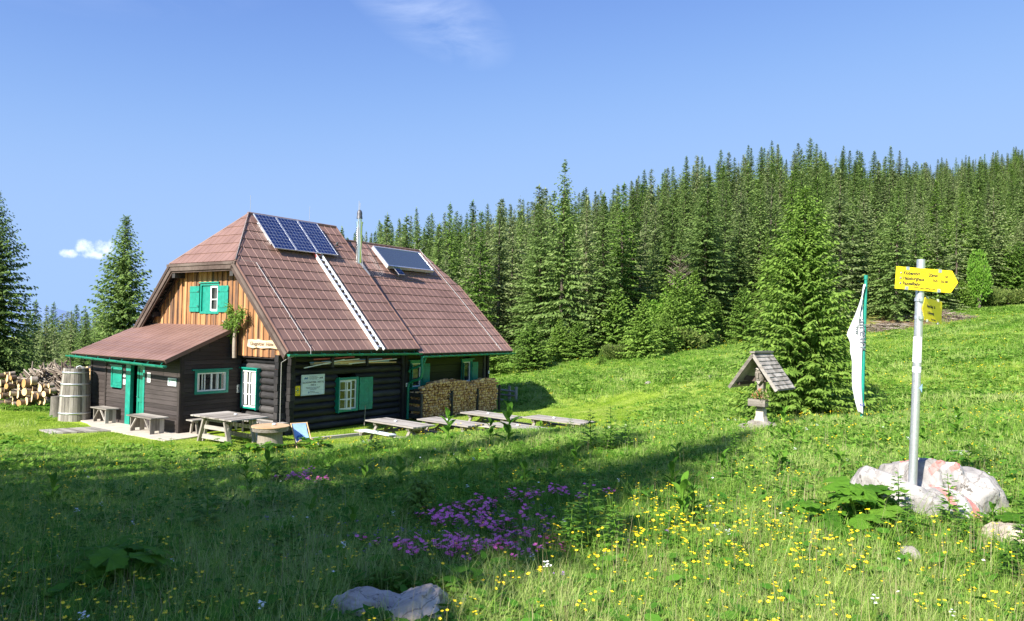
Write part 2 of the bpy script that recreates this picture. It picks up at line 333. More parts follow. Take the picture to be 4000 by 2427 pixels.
M['painted']=stone('waymarked_limestone',(.15,.14,.13),(.35,.33,.31),(.50,.475,.44),1.3,
   [(-.02,.34,.2,.47,.028,RED),(.18,.36,.46,.45,.026,RED),(.12,.37,.34,.46,.018,WHT),(.06,.02,.07,.24,.03,WHT),(-.04,.1,-.02,.25,.03,RED),(.16,.0,.17,.24,.034,RED)])
# plants
M['spruce']=leaf('spruce_needles',(.07,.12,.03),(.165,.26,.065),(.31,.40,.13),.36,.6,.2)
M['spruceg']=leaf('spruce_needles_grey',(.08,.12,.045),(.20,.265,.095),(.38,.42,.20),.34,.6,.2)
M['sprucel']=leaf('fresh_spruce_needles',(.05,.11,.018),(.15,.26,.04),(.29,.43,.08),.38,.6,.2)
M['mugo']=leaf('mountain_pine_needles',(.07,.11,.028),(.16,.235,.05),(.31,.33,.1),.34,.7,.2)
M['trunk']=wood('spruce_bark',(.045,.035,.028),(.13,.105,.085),(.25,.21,.18),(4,4,1),.3,.95,1,.8)
M['broad']=leaf('broad_leaves',(.08,.19,.02),(.15,.32,.035),(.24,.42,.06),.4,.6,.2)
M['herb']=leaf('herb_leaves',(.05,.18,.014),(.18,.35,.045),(.33,.47,.10),.45,.7,.06)
M['herbdk']=leaf('dark_herb_leaves',(.025,.11,.012),(.08,.22,.024),(.15,.31,.04),.35,.7,.06)
M['grass']=leaf('meadow_grass_blades',(.07,.22,.014),(.27,.44,.07),(.52,.58,.22),.48,.75,.04,.35)
M['lawn']=leaf('short_grass_blades',(.15,.28,.02),(.31,.45,.06),(.50,.55,.17),.42,.75,.05,.6)
M['seed']=leaf('seed_heads',(.26,.2,.1),(.4,.34,.18),(.58,.52,.34),.3,.8,.1)
M['yel']=plain('yellow_petals',(.95,.68,.01),.5,0,.08); M['pink']=plain('pink_petals',(.9,.17,.46),.6,0,.2); M['whitep']=plain('white_petals',(.82,.82,.76),.6,0,.05); M['lilac']=plain('lilac_petals',(.28,.14,.42),.6,0,.2)
M['crinkle']=leaf('crinkled_leaves',(.06,.17,.015),(.14,.31,.03),(.23,.41,.05),.38,.65,.1,0,22)
# ground
m,t,p,o=new_mat('meadow_ground'); g=t.nodes.new('ShaderNodeNewGeometry'); P=g.outputs['Position']
n=nz(t,.35,5,.6,P); n2=nz(t,6,6,.7,P); n3=nz(t,.06,3,.5,P)
col=ramp(t,mm(t,'ADD',mm(t,'MULTIPLY',n,.5),mm(t,'MULTIPLY',n2,.5)),[(.3,(.09,.14,.02)),(.5,(.25,.34,.05)),(.68,(.38,.42,.12))])
col=mixc(t,mm(t,'MULTIPLY',mm(t,'GREATER_THAN',n2,.66),.5),col,(.17,.13,.06))
lw=attr(t,'lawn'); col=mixc(t,lw,col,ramp(t,mm(t,'ADD',mm(t,'MULTIPLY',n,.4),mm(t,'MULTIPLY',nz(t,14,4,.7,P),.6)),[(.3,(.14,.22,.016)),(.55,(.29,.40,.035)),(.75,(.40,.42,.1))]))
ea=attr(t,'earth'); col=mixc(t,ea,col,ramp(t,n2,[(.3,(.06,.04,.02)),(.6,(.2,.13,.07)),(.8,(.3,.2,.12))]))
t.links.new(col,p.inputs['Base Color']); p.inputs['Roughness'].default_value=.95; p.inputs['Specular IOR Level'].default_value=.1; bump(t,p,n2,.9,.06); M['ground']=m
# ================================================ GROUND
rng=np.random.default_rng(7)
def sstep(a,b,x): t=np.clip((x-a)/(b-a),0,1); return t*t*(3-2*t)
def tohut(x,y): dx=x-HX; dy=y-HY; return dx*UX+dy*UY,-dx*UY+dy*UX
def lawn_mask(x,y):
    x=np.asarray(x,float); y=np.asarray(y,float)
    wob=.5*np.sin(x*1.3+y*.7)+.4*np.sin(x*.6-y*1.9)
    front=20.6-np.clip(-x-8,0,12)*.05+np.clip(x-1,0,20)*.5+wob*.5
    right=4.6+np.clip(y-24,0,20)*.22+wob*.4
    far=31+wob
    m=sstep(-1,1.2,y-front)*sstep(-.8,1.2,right-x)*np.where(x>-6,sstep(-1,2,37.5-y+wob),sstep(-1,1,30.3-y-.0*x+wob*.3))
    return m
def earth_mask(x,y):
    a=1-np.hypot((x-33.5)/7.,(y-61)/5.); b=1-np.hypot((x-26.5)/2.5,(y-56)/1.6); c=.8-np.hypot((x+3.2)/.5,(y-22.2)/.3)
    return np.clip(np.maximum(np.maximum(a,b),c)*2+.35*np.sin(x*2.1)*np.sin(y*1.7),0,1)
ang=np.r_[np.linspace(-48,48,460),np.linspace(49,311,130)]*math.pi/180
rad=np.r_[.4,np.geomspace(1.2,3000,190)]
AA,RR=np.meshgrid(ang,rad); X=RR*np.sin(AA); Y=RR*np.cos(AA)
Z=height(X,Y)
bumpz=(np.sin(X*1.7+Y*.9)*np.sin(Y*1.3-X*.6)*.03+np.sin(X*4.1)*np.sin(Y*3.7+1)*.012)*(1-.8*lawn_mask(X,Y))*np.clip(60/(RR+1),0,1)
Z=Z+bumpz
na,nr=len(ang),len(rad)
I=np.arange(nr*na).reshape(nr,na)
F=np.stack([I[:-1,:],np.roll(I,-1,1)[:-1,:],np.roll(I,-1,1)[1:,:],I[1:,:]],-1).reshape(-1,4)
gm=np_mesh('ground',np.stack([X,Y,Z],-1),F,M['ground'],smooth=True,F3=None)
for nm,fn in (('lawn',lawn_mask),('earth',earth_mask)):
    a=gm.attributes.new(nm,'FLOAT','POINT'); a.data.foreach_set('value',fn(X,Y).ravel().astype(np.float32))
cap=newobj('ground',gm); tag(cap,kind='structure')
# far ridges at the horizon; their haze is painted in as blue colour
def ridge(dist,a0,a1,z0,amp,seed,col):
    r=random.Random(seed); V=[];Fc=[];n=60; ph=[r.uniform(0,6) for _ in range(4)]
    for i in range(n+1):
        a=a0+(a1-a0)*i/n; zz=z0+amp*(math.sin(a*9+ph[0])+.5*math.sin(a*23+ph[1])+.25*math.sin(a*57+ph[2]))
        for (k,z) in ((1.,-300),(1.12,zz),(1.3,-300)): V.append((dist*k*math.sin(a),dist*k*math.cos(a),z))
    for i in range(n):
        for j in range(2): b=i*3+j; Fc.append((b,b+3,b+4,b+1))
    me=bpy.data.meshes.new('hills'); me.from_pydata(V,[],Fc); m_,t_,p_,_o=new_mat('far_hills_painted_haze'); p_.inputs['Base Color'].default_value=(*col,1); p_.inputs['Roughness'].default_value=1; p_.inputs['Specular IOR Level'].default_value=0
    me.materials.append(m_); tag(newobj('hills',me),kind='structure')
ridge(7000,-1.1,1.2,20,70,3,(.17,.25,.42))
# ================================================ HUT
hut=thing('mountain_hut','dark log and plank mountain hut with brown sheet roof, green shutters and a lean-to','mountain hut',hw(0,0,0),PHI)
he,E1,k1,CC,hR=2.599,.873,1.0113,4.4025,7.935
he2,E2,k2,hR2=2.407,.96,.9303,7.396
u1,u2=5.93,11.87; og=.626; vi=2.59; LD=-2.405; LV=8.80; GB=-.34
def rz1(v): return he+k1*(min(v,2*CC-v)+E1)
def rz2(v): return he2+k2*(min(v,2*CC-v)+E2)
class Many:
    """like MB, but every shape becomes an object of its own"""
    def __init__(s): s.L=[]
    def __getattr__(s,k):
        def f(*a,**q): m=MB(); getattr(m,k)(*a,**q); s.L.append(m); return s
        return f
    def build(s,name,mats,parent=None): return [m.build(name,mats,parent) for m in s.L][0]
def fb(mb,face,a0,a1,z0,z1,d0,d1,rnd=None,mi=0):
    """box on a wall: face=('v',c) looks towards -v, ('u',c) looks towards -u; d is how far it stands out"""
    k,c=face
    if k=='v': return mb.b2((a0,c-d1,z0),(a1,c-d0,z1),rnd,mi)
    return mb.b2((c-d1,a0,z0),(c-d0,a1,z1),rnd,mi)
def tp(mb,poly,d0,d1,face,rnd=None,mi=0):
    k,c=face
    if k=='v': return mb.prism([(a,c-d0,z) for a,z in poly],(0,d0-d1,0),rnd,mi)
    return mb.prism([(c-d0,a,z) for a,z in poly],(d0-d1,0,0),rnd,mi)
# --- log walls
FV=('v',0.); FU=('u',0.)
random.seed(3)
mb=MB(); nlog=11; ch=(2.42-GB)/nlog
def log(mb,a,b,r,mi,seed):
    rr=random.Random(seed); n=14; P=[];Q=[]
    for i in range(n+1):
        t=i/n; P.append(Vector(a).lerp(Vector(b),t)+Vector((rr.uniform(-.004,.004),rr.uniform(-.004,.004),rr.uniform(-.008,.008)))); Q.append(r*rr.uniform(.95,1.05))
    mb.tube(P,Q,12,mi=mi)
for i in range(nlog):
    z=GB+ch*(i+.5); r=ch*.54*random.uniform(.93,1.05)
    # long wall, skipping the window
    if z<.2 or z>1.6: log(mb,(-.0,.13,z),(u1,.13,z),r,1,i)
    else: log(mb,(0,.13,z),(2.36,.13,z),r,1,i); log(mb,(3.28,.13,z),(u1,.13,z),r,1,i+50)
for i in range(nlog):
    z=GB+ch*(i+.0)+.02; r=ch*.54*random.uniform(.93,1.05)
    if z<.35 or z>1.85: log(mb,(.13,0,z),(.13,vi,z),r,0,i+90)
    else: log(mb,(.13,0,z),(.13,1.52,z),r,0,i+90); log(mb,(.13,2.42,z),(.13,vi,z),r,0,i+95)
mb.build('log_wall',[M['logv'],M['logu']],hut)
mb=MB()   # crossed log ends at the corner
for i in range(nlog+1):
    z=GB+ch*(i-.5)+.03; h=ch*.96*random.uniform(.93,1.03); e=random.uniform(-.03,.03)
    if i>0: mb.box((.12+random.uniform(-.015,.015),-.10+e/2,z+ch*.48),(.21+random.uniform(-.02,.03),.2,h),rx=random.uniform(-.03,.03),mi=0)
    if i<nlog: mb.box((-.17+e/2,.13+random.uniform(-.015,.015),z+ch*.98),(.34,.2+random.uniform(-.02,.03),h),ry=random.uniform(-.03,.03),mi=0)
mb.build('log_end',M['logz'],hut)
# wall cores and unseen boxes added to block light and keep the inside dark
mb=MB(); mb.b2((.22,.24,GB),(2.2,.3,2.5)); mb.b2((3.4,.24,GB),(u2,.3,2.3)); mb.b2((.22,1.0,GB),(.28,1.5,2.4)); mb.b2((.22,2.45,GB),(.28,8.8,2.4)); mb.b2((.22,.3,GB),(.28,1.4,2.4))
mb.b2((.25,.25,2.36),(u2-.1,8.6,2.46)); mb.b2((.3,8.7,GB),(u2,8.8,2.3)); mb.b2((u2-.1,.1,GB),(u2,8.8,2.3)); mb.b2((.3,.3,GB+.02),(u2-.1,8.6,GB+.06)); mb.b2((2.,1.6,GB),(4.,1.65,2.4)); mb.b2((.9,.9,GB),(.95,8,2.4))
mb.build('wall_core_light_block',M['planku'],hut)
# eaves beam of boards under roof on the long wall
mb=Many(); mb.b2((-.1,.02,2.42),(u1,.22,2.62)); mb.b2((u1-.16,-.1,GB),(u1-.02,.2,2.45)); mb.b2((u1+.02,-.1,GB),(u1+.16,.2,2.45)); mb.b2((u2-.45,-.06,GB),(u2-.3,.2,2.3)); mb.b2((u2-.16,-.06,GB),(u2,.2,2.5))
for u in (1.62,3.35,5.3): mb.b2((u-.06,-.62,2.33),(u+.06,.1,2.47)); mb.b2((u-.05,-.55,1.98),(u+.05,-.47,2.34)); mb.b2((u-.05,-.5,2.0),(u+.05,.05,2.07))
mb.build('beam',M['logz'],hut)
# second part plank wall (olive), leaving window openings
mb=MB(); z=GB; wins2=[(6.4,7.0,.95,1.95),(9.85,10.45,1.0,1.92)]
while z<2.3:
    z1=min(z+.31,2.35); segs=[(u1+.16,u2-.45)]
    for (a,b,c,d) in wins2:
        if z1>c+.02 and z<d-.02:
            segs=[s for (p,q) in segs for s in (((p,a),(b,q)) if p<a<q else ((p,q),))]
    for p,q in segs: fb(mb,FV,p,q,z,z1-.012,-.1,.0+random.uniform(-.003,.003))
    z+=.31
fb(mb,FV,u1+.16,u2-.3,GB,2.3,-.14,-.105,.1)
me_=mb
# carve real holes in the backing by omitting it behind windows
mb=MB(); z=GB
for f,r_,m_ in zip(me_.f[:-6],me_.r[:-6],me_.m[:-6]): pass
mb.v=me_.v[:-8]; mb.f=me_.f[:-6]; mb.r=me_.r[:-6]; mb.m=me_.m[:-6]; mb.sm=me_.sm[:-6]
mb.build('plank_wall',M['greenplank'],hut)
# --- gable boards
FG=('u',-.06)
def under(v,off=.20): return min(rz1(v)-off*1.42, 5.80-.30)
mb=MB(); v=.0; i=0
lean=lambda v: 3.42-.02
while v<8.85:
    wv=random.choice((.15,.165,.18)); a,b=v,min(v+wv,8.85); bot=2.335 if a<2.55 else lean(a)-.05
    ta,tb=under(a),under(b); mid=None
    d=.11+(.022 if i%2 else 0)
    opening=[(3.86,5.08)]
    if max(ta,tb)>bot+.05:
        ta=max(ta,bot+.01); tb=max(tb,bot+.01)
        if b>3.88 and a<5.06:
            tp(mb,[(a,bot),(b-.008,bot),(b-.008,3.87),(a,3.87)],.05,d,FG); tp(mb,[(a,5.02),(b-.008,5.02),(b-.008,tb),(a,ta)],.05,d,FG)
        else:
            tp(mb,[(a,bot),(b-.008,bot),(b-.008,tb),(a,ta)],.05,d,FG)
        if i%2==0: 
            w_=.028; bb=b-.004
            if not (bb>3.84 and bb<5.1): tp(mb,[(bb-w_,bot+.01),(bb+w_,bot+.01),(bb+w_,under(bb)-.01),(bb-w_,under(bb)-.01)],d,d+.028,FG,rnd=random.uniform(0,.25))
    v=b; i+=1
mb.build('gable_boards',M['gable'],hut)
mb=MB(); tp(mb,[(.1,2.36),(8.7,2.36),(8.7,3.2),(6.9,5.4),(5.1,5.4),(5.1,3.85),(3.86,3.85),(3.86,5.4),(1.9,5.4),(.1,3.2)],-.1,.04,FG); mb.b2((-.14,-.02,2.28),(.1,2.6,2.335)); mb.build('gable_backing',M['planku'],hut)
# --- sheet roofs made of stepped, ribbed tile rows
def tile_roof(mb,Pf,nrm,a0f,a1f,S,row=.53,rib=.365,phase=0.,mi=0,step=.026):
    nrm=Vector(nrm); nrow=int(math.ceil(S/row))
    for i in range(nrow):
        s0=i*row; s1=min(S,s0+row); rows=[]
        lo=min(a0f(s0),a0f(s1)); hi=max(a1f(s0),a1f(s1))
        cols=[(lo,0)]; k=math.ceil((lo-phase)/rib)
        while phase+k*rib<hi:
            x=phase+k*rib; cols+= [(x-.026,0),(x-.010,.015),(x+.010,.015),(x+.026,0),(x+rib*.5,.003)]; k+=1
        cols.append((hi,0)); cols=[c for c in cols if lo<=c[0]<=hi]
        V=[]; n=len(cols)
        for (s,e) in ((s0,-.012),(s0,step),(s0+(s1-s0)*.06,step+.002),(s1,.004)):
            A,B=a0f(s),a1f(s)
            for x,h in cols:
                xx=min(max(x,A),B); hh=h if A<x<B else 0
                V.append(Pf(xx,s)+nrm*(e+(hh if e>0 else 0)))
        F=[(j*n+q,j*n+q+1,(j+1)*n+q+1,(j+1)*n+q) for j in range(3) for q in range(n-1)]
        # keep a random tone per column group
        for q in range(n-1):
            pass
        mb.add(V,F,random.random(),mi)
def slope(u,s,base,E,k,sgn=1): # point on a main slope; s measured along the slope from the eave
    L=math.hypot(1,k); return Vector((u,-E+s/L,base+k*s/L)) if sgn>0 else Vector((u,2*CC+E-s/L,base+k*s/L))
L1=math.hypot(1,k1); S1=(CC+E1)*L1; L2=math.hypot(1,k2); S2=(CC+E2)*L2
hh=5.80; ra=1.407; sH1=(hh-he)/k1*L1
n1v=Vector((0,-k1,1)).normalized(); n2v=Vector((0,-k2,1)).normalized()
a0=lambda s: -og if s<sH1 else -og+(ra+og)*(s-sH1)/(S1-sH1)
random.seed(11)
mb=MB(); tile_roof(mb,lambda u,s:slope(u,s,he,E1,k1),n1v,a0,lambda s:u1,S1,phase=-og+.02)
tile_roof(mb,lambda u,s:slope(u,s,he,E1,k1,-1),Vector((0,k1,1)).normalized(),a0,lambda s:u1,S1,phase=-og+.02)
# half hip
hS=math.hypot(ra+og,hR-hh); vR=CC-(hR-hh)/k1
def hipP(v,s): t=s/hS; return Vector((-og-.02+(ra+og)*t,v,hh-.02+(hR-hh)*t))
hn=Vector((-(hR-hh),0,(ra+og))).normalized()
tile_roof(mb,hipP,hn,lambda s:vR+(CC-vR)*s/hS-.0,lambda s:2*CC-vR-(CC-vR)*s/hS,hS,phase=vR+.1)
mroof=mb.build('main_roof',M['roof'],hut)
fh=5.62; sH2=(fh-he2)/k2*L2; fa=.27
b1=lambda s: u2+og if s<sH2 else u2+og-(og+fa)*(s-sH2)/(S2-sH2)
mb=MB(); tile_roof(mb,lambda u,s:slope(u,s,he2,E2,k2),n2v,lambda s:u1-.1,b1,S2,phase=u1+.14)
tile_roof(mb,lambda u,s:slope(u,s,he2,E2,k2,-1),Vector((0,k2,1)).normalized(),lambda s:u1-.1,b1,S2,phase=u1+.14)
vF=CC-(hR2-fh)/k2; mb.add([(u2+og,vF,fh),(u2+og,2*CC-vF,fh),(u2-fa,CC,hR2)],[(0,1,2)])
mb.build('rear_roof',M['roof'],hut)
mb=Many() # ridge caps, hip caps
def capbar(a,b,r=.07): mb.tube([a,b],[r,r],8,smooth=True)
capbar((ra-.05,CC,hR+.0),(u1+.02,CC,hR+.0),.065); capbar((u1,CC,hR2),(u2-fa,CC,hR2),.06)
capbar((-og-.02,vR-.02,hh),(ra,CC,hR+.01),.035); capbar((-og-.02,2*CC-vR,hh),(ra,CC,hR+.01),.035)
# verge flashing of the near and step edges
for (u,bs,E,k,S,a) in ((-og,he,E1,k1,sH1,0),(u1,he,E1,k1,S1,0),(u2+og,he2,E2,k2,sH2,0)):
    for sg in (1,-1):
        p=slope(u,0,bs,E,k,sg); q=slope(u,S,bs,E,k,sg); nn=Vector((0,-k*sg,1)).normalized(); mb.bar(p+nn*.01,q+nn*.01,.05,.07,up=nn)
mb.build('ridge_cap',M['roof'],mroof)
# timber under the sheets: slabs, bargeboards, rafter tails, purlins
mb=MB()
def slab(a0_,a1_,bs,E,k,S0,S1_,top=.03,bot=.13,sg=1,mi=0):
    nn=Vector((0,-k*sg,1)).normalized(); P=[slope(a0_(S0),S0,bs,E,k,sg),slope(a1_(S0),S0,bs,E,k,sg),slope(a1_(S1_),S1_,bs,E,k,sg),slope(a0_(S1_),S1_,bs,E,k,sg)]
    V=[p-nn*top for p in P]+[p-nn*bot for p in P]; mb.add(V,[(0,1,2,3),(7,6,5,4),(0,4,5,1),(1,5,6,2),(2,6,7,3),(3,7,4,0)],mi=mi)
for sg in (1,-1):
    slab(lambda s:-og+.04,lambda s:u1-.02,he,E1,k1,.02,sH1-.02,sg=sg); slab(lambda s:a0(s)+.06,lambda s:u1-.02,he,E1,k1,sH1,S1-.1,sg=sg)
    slab(lambda s:u1-.08,lambda s:u2+og-.03,he2,E2,k2,.02,sH2,sg=sg); slab(lambda s:u1-.08,lambda s:b1(s)-.05,he2,E2,k2,sH2,S2-.1,sg=sg)
# step cheek
for sg in (1,-1):
    P=[slope(u1-.03,.05,he,E1,k1,sg),slope(u1-.03,S1-.05,he,E1,k1,sg)]; Q=[slope(u1-.03,S2-.3,he2,E2,k2,sg),slope(u1-.03,.0,he2,E2,k2,sg)]
    mb.prism([P[0],P[1],Q[0]+Vector((0,0,-.1)),Q[1]+Vector((0,0,-.1))],(-.05,0,0))
k_=0
for u in np.arange(0,u2+.5,.62):
    bs,E,k=(he,E1,k1) if u<u1-.05 else (he2,E2,k2); nn=Vector((0,-k,1)).normalized()
    mb.bar(slope(u,.08,bs,E,k)-nn*.2,slope(u,1.5,bs,E,k)-nn*.2,.1,.14,up=nn)
hn2=hn; V=[hipP(vR+.05,0),hipP(2*CC-vR-.05,0),hipP(CC,hS-.08)]; mb.add([p-hn*.04 for p in V]+[p-hn*.12 for p in V],[(0,1,2),(5,4,3),(0,3,4,1),(1,4,5,2),(2,5,3,0)])
mb.build('roof_timber',M['logz'],hut)
mb=Many()
for sg in (1,-1):
    nn=Vector((0,-k1*sg,1)).normalized()
    p=slope(-og-.03,-.02,he,E1,k1,sg)-nn*.17; q=slope(-og-.03,sH1-.05,he,E1,k1,sg)-nn*.17
    mb.bar(p,q,.05,.28,up=nn); mb.bar(p+Vector((.05,0,0))-nn*.03,q+Vector((.05,0,0))-nn*.03,.05,.34,up=nn); mb.bar(p+Vector((-.035,0,0))+nn*.07,q+Vector((-.035,0,0))+nn*.07,.04,.12,up=nn)
p=Vector((-og-.03,vR-.12,hh-.17)); q=Vector((-og-.03,2*CC-vR+.12,hh-.17)); mb.bar(p,q,.05,.26); mb.bar(p+Vector((-.035,0,.09)),q+Vector((-.035,0,.09)),.04,.1); mb.bar(p+Vector((.05,.1,-.03)),q+Vector((.05,-.1,-.03)),.05,.34)
nn=Vector((0,-k2,1)).normalized(); mb.bar(slope(u2+og-.02,0,he2,E2,k2)-nn*.12,slope(u2+og-.02,sH2,he2,E2,k2)-nn*.12,.05,.2,up=nn)
mb.build('bargeboard',M['barge'],hut)
mb=Many() # purlin heads and rafters under the gable overhang
for v in (vR+.22,2*CC-vR-.22): mb.b2((-og+.02,v-.1,hh-.56),(-.05,v+.1,hh-.34))
for v,z in ((.12,2.95),(8.0,3.7)): mb.b2((-og+.15,v-.1,z),(-.05,v+.1,z+.2))
for sg in (-1,):
    nn=Vector((0,-k1*sg,1)).normalized()
    for s in np.arange(1.4,sH1,.45): c=slope(-og+.3,s,he,E1,k1,sg)-nn*.17; mb.bar(c-Vector((.3,0,0)),c+Vector((.28,0,0)),.1,.06,up=nn)
    for u in (-og+.1,-.25): mb.bar(slope(u,.4,he,E1,k1,sg)-nn*.2,slope(u,sH1-.1,he,E1,k1,sg)-nn*.2,.09,.12,up=nn)
mb.build('purlin_head',M['logz'],hut)
# --- lean-to
LU=-3.02; lz0,lz1=2.213,3.42; luT=-.19; lk=(lz1-lz0)/(luT-LU); LSs=math.hypot(luT-LU,lz1-lz0)
lv0,lv1=2.50,9.17
ln=Vector((-(lz1-lz0),0,(luT-LU))).normalized()
def lP(v,s): t=s/LSs; return Vector((LU+(luT-LU)*t,v,lz0+(lz1-lz0)*t))
mb=MB(); tile_roof(mb,lP,ln,lambda s:lv0+.05,lambda s:lv1,LSs,row=.42,rib=.33,phase=lv0+.08,step=.016)
mb.bar(lP(lv0+.01,-.02)+ln*.01,lP(lv0+.01,LSs)+ln*.01,.08,.05,up=ln); mb.bar(lP(lv0-.02,-.02)-ln*.05,lP(lv0-.02,LSs)-ln*.05,.02,.1,up=ln)
mb.build('lean_to_roof',M['roof'],hut)
mb=MB(); P=[lP(lv0,.03),lP(lv1-.05,.03),lP(lv1-.05,LSs),lP(lv0,LSs)]; mb.add([p-ln*.03 for p in P]+[p-ln*.09 for p in P],[(0,1,2,3),(7,6,5,4),(0,4,5,1),(1,5,6,2),(2,6,7,3),(3,7,4,0)])
for v in np.arange(lv0+.25,lv1,.8): mb.bar(lP(v,.1)-ln*.15,lP(v,LSs)-ln*.15,.09,.11,up=ln)
mb.build('lean_to_rafters',M['logz'],hut)
def ltop(u): return lz0+lk*(u-LU)-.1
FD=('u',LD); FS=('v',vi)
zt=ltop(LD)
mb=MB(); z=GB; holes=[(4.83,6.13,GB,1.93),(6.45,7.12,1.06,1.76)]
while z<zt-.02:
    z1_=min(z+.158,zt); segs=[(vi+.06,LV-.05)]
    for (a,b,c,d) in holes:
        if z1_>c+.02 and z<d-.02: segs=[s for (p,q) in segs for s in (((p,a),(b,q)) if p<a<q else ((p,q),))]
    for p,q in segs:
        # split at the batten post
        for (pp,qq) in (((p,7.62),(7.62,q)) if p<7.62<q else ((p,q),)):
            k,c=FD; o0=.0; o1=.018
            mb.add([(c-o0,pp,z1_),(c-o1,pp,z+.008),(c-o1,qq,z+.008),(c-o0,qq,z1_),(c+.04,pp,z1_),(c+.04,pp,z),(c+.04,qq,z),(c+.04,qq,z1_)],[(0,1,2,3),(4,7,6,5),(1,5,6,2),(0,4,5,1),(3,2,6,7),(0,3,7,4)])
    z+=.158
fb(mb,FD,vi-.02,vi+.1,GB-.03,zt+.02,-.06,.03); fb(mb,FD,LV-.1,LV+.02,GB,zt,-.06,.03); fb(mb,FD,7.58,7.68,GB,zt,-.02,.035)
mb.build('front_plank_wall',M['plankv'],hut)
mb=MB(); z=GB; i=0
while z<3.35:
    z1_=z+.158; uL=LD+.0
    if z1_>ltop(LD)+.0: uL=max(LD, LU+(z1_+.1-lz0)/lk)
    segs=[(uL+.03,-.02)]
    if z1_>1.09 and z<1.75: segs=[(uL+.03,-1.8),(-.62,-.02)]
    for p,q in segs:
        c=vi
        if q-p>.05: mb.add([(p,c,z1_),(p,c-.018,z+.008),(q,c-.018,z+.008),(q,c,z1_),(p,c+.04,z1_),(p,c+.04,z),(q,c+.04,z),(q,c+.04,z1_)],[(0,1,2,3),(4,7,6,5),(1,5,6,2),(0,4,5,1),(3,2,6,7),(0,3,7,4)])
    z+=.158
mb.prism([(LD+.05,vi,zt-.1),(-.05,vi,zt-.1),(-.05,vi,ltop(-.05)+.06),(LD+.05,vi,ltop(LD+.05)+.06)],(0,.03,0))
fb(mb,FS,LD+.0,LD+.13,GB-.03,zt+.02,-.08,.03)
mb.build('side_plank_wall',M['planku'],hut)
mb=MB(); mb.b2((LD+.06,LV-.06,GB),(0,LV,2.3)); mb.b2((LD+.9,vi+.2,GB),(LD+.95,LV-.1,2.45)); mb.b2((LD+.06,3.,2.1),(LD+.9,LV-.1,2.16)); mb.b2((LD+.1,vi+.9,GB),(0,vi+.95,2.3)); mb.build('lean_to_inner_wall',M['planku'],hut)
# --- door
mb=MB(); fb(mb,FD,5.80,6.13,GB,1.95,-.1,.03); fb(mb,FD,4.83,4.95,GB,1.95,-.1,.03); fb(mb,FD,4.83,6.13,1.9,1.97,-.1,.035)
dr=mb.build('door',M['green'],hut)
mb=MB(); F2=('u',LD+.14); fb(mb,F2,4.95,5.6,GB+.02,1.9,-.04,0); 
for (a,b,c,d) in ((4.95,5.04,GB+.02,1.9),(5.5,5.6,GB+.02,1.9),(5.04,5.5,GB+.02,GB+.16),(5.04,5.5,.55,.7),(5.04,5.5,1.78,1.9)): fb(mb,F2,a,b,c,d,0,.022)
mb.build('door_leaf',M['greendk'],dr); mb=MB(); mb.tube([(LD+.06,5.52,.75),(LD+.06,5.42,.75)],.01,6); mb.tube([(LD+.12,5.52,.75),(LD+.06,5.52,.75)],.008,6); mb.build('door_handle',M['steel'],dr)
# --- windows
def window(face,a0_,a1_,z0,z1,rec,cols,rows,fr=.07,sash=.05,head=.0,proud=.04,flip=False,glassrec=None,name='window'):
    """green frame (thing > window > sash, pane)"""
    mb=MB(); fb(mb,face,a0_-fr,a0_,z0-fr,z1+fr,-.08,proud); fb(mb,face,a1_,a1_+fr,z0-fr,z1+fr,-.08,proud); fb(mb,face,a0_,a1_,z1,z1+fr,-.08,proud); fb(mb,face,a0_,a1_,z0-fr,z0,-.08,proud+.01)
    if head: fb(mb,face,a0_-fr-head,a1_+fr+head,z1+fr,z1+fr+.045,-.02,proud+.05)
    wd=mb.build(name,M['green'],hut); mb=MB(); d0=-rec-.04; d1=-rec
    fb(mb,face,a0_,a0_+sash,z0,z1,d0,d1); fb(mb,face,a1_-sash,a1_,z0,z1,d0,d1); fb(mb,face,a0_+sash,a1_-sash,z0,z0+sash,d0,d1); fb(mb,face,a0_+sash,a1_-sash,z1-sash,z1,d0,d1)
    bw=.014
    for i in range(1,cols): c=a0_+sash+(a1_-a0_-2*sash)*i/cols; w2=bw*(2.2 if (cols==2 or i*2==cols) and name=='window' else 1); fb(mb,face,c-w2,c+w2,z0+sash,z1-sash,d0+.004,d1-.002)
    for i in range(1,rows): c=z0+sash+(z1-z0-2*sash)*i/rows; fb(mb,face,a0_+sash,a1_-sash,c-bw,c+bw,d0+.006,d1-.005)
    mb.build('sash',M['white'],wd); mb=MB(); fb(mb,face,a0_+sash*.5,a1_-sash*.5,z0+sash*.5,z1-sash*.5,d0-.012,d0+.002); mb.build('pane',M['glass'],wd)
    return wd
w_=window(FS,-1.78,-.64,1.08,1.74,.0,4,1,.09,.05,.12,.03)
mb=MB()
for i,(a,mt) in enumerate(((-1.7,'curtain'),(-1.6,'curtain'),(-1.42,'redp'),(-1.2,'white'),(-1.05,'green'),(-.95,'curtain'),(-.78,'curtain'))): pass
for a,wd_ in ((-1.73,.07),(-1.58,.05),(-1.02,.08),(-.72,.06)): mb=MB(); fb(mb,FS,a,a+wd_,1.13,1.69,-.038,-.036); mb.build('curtain',M['curtain'],w_)
w_=window(FU,1.55,2.42,.47,1.80,-.08,2,3,.06,.05,.06,.1)
mb=MB(); fb(mb,FU,1.42,1.46,.40,1.90,.1,.2); mb.build('side_board',M['green'],w_)
for a_,b_ in ((1.6,1.9),(2.15,2.33)): mb=MB(); fb(mb,FU,a_,b_,.55,1.72,.052,.054); mb.build('curtain',M['curtain'],w_)
w_=window(FV,2.36,3.27,.32,1.44,-.03,2,3,.09,.05,0,.07)
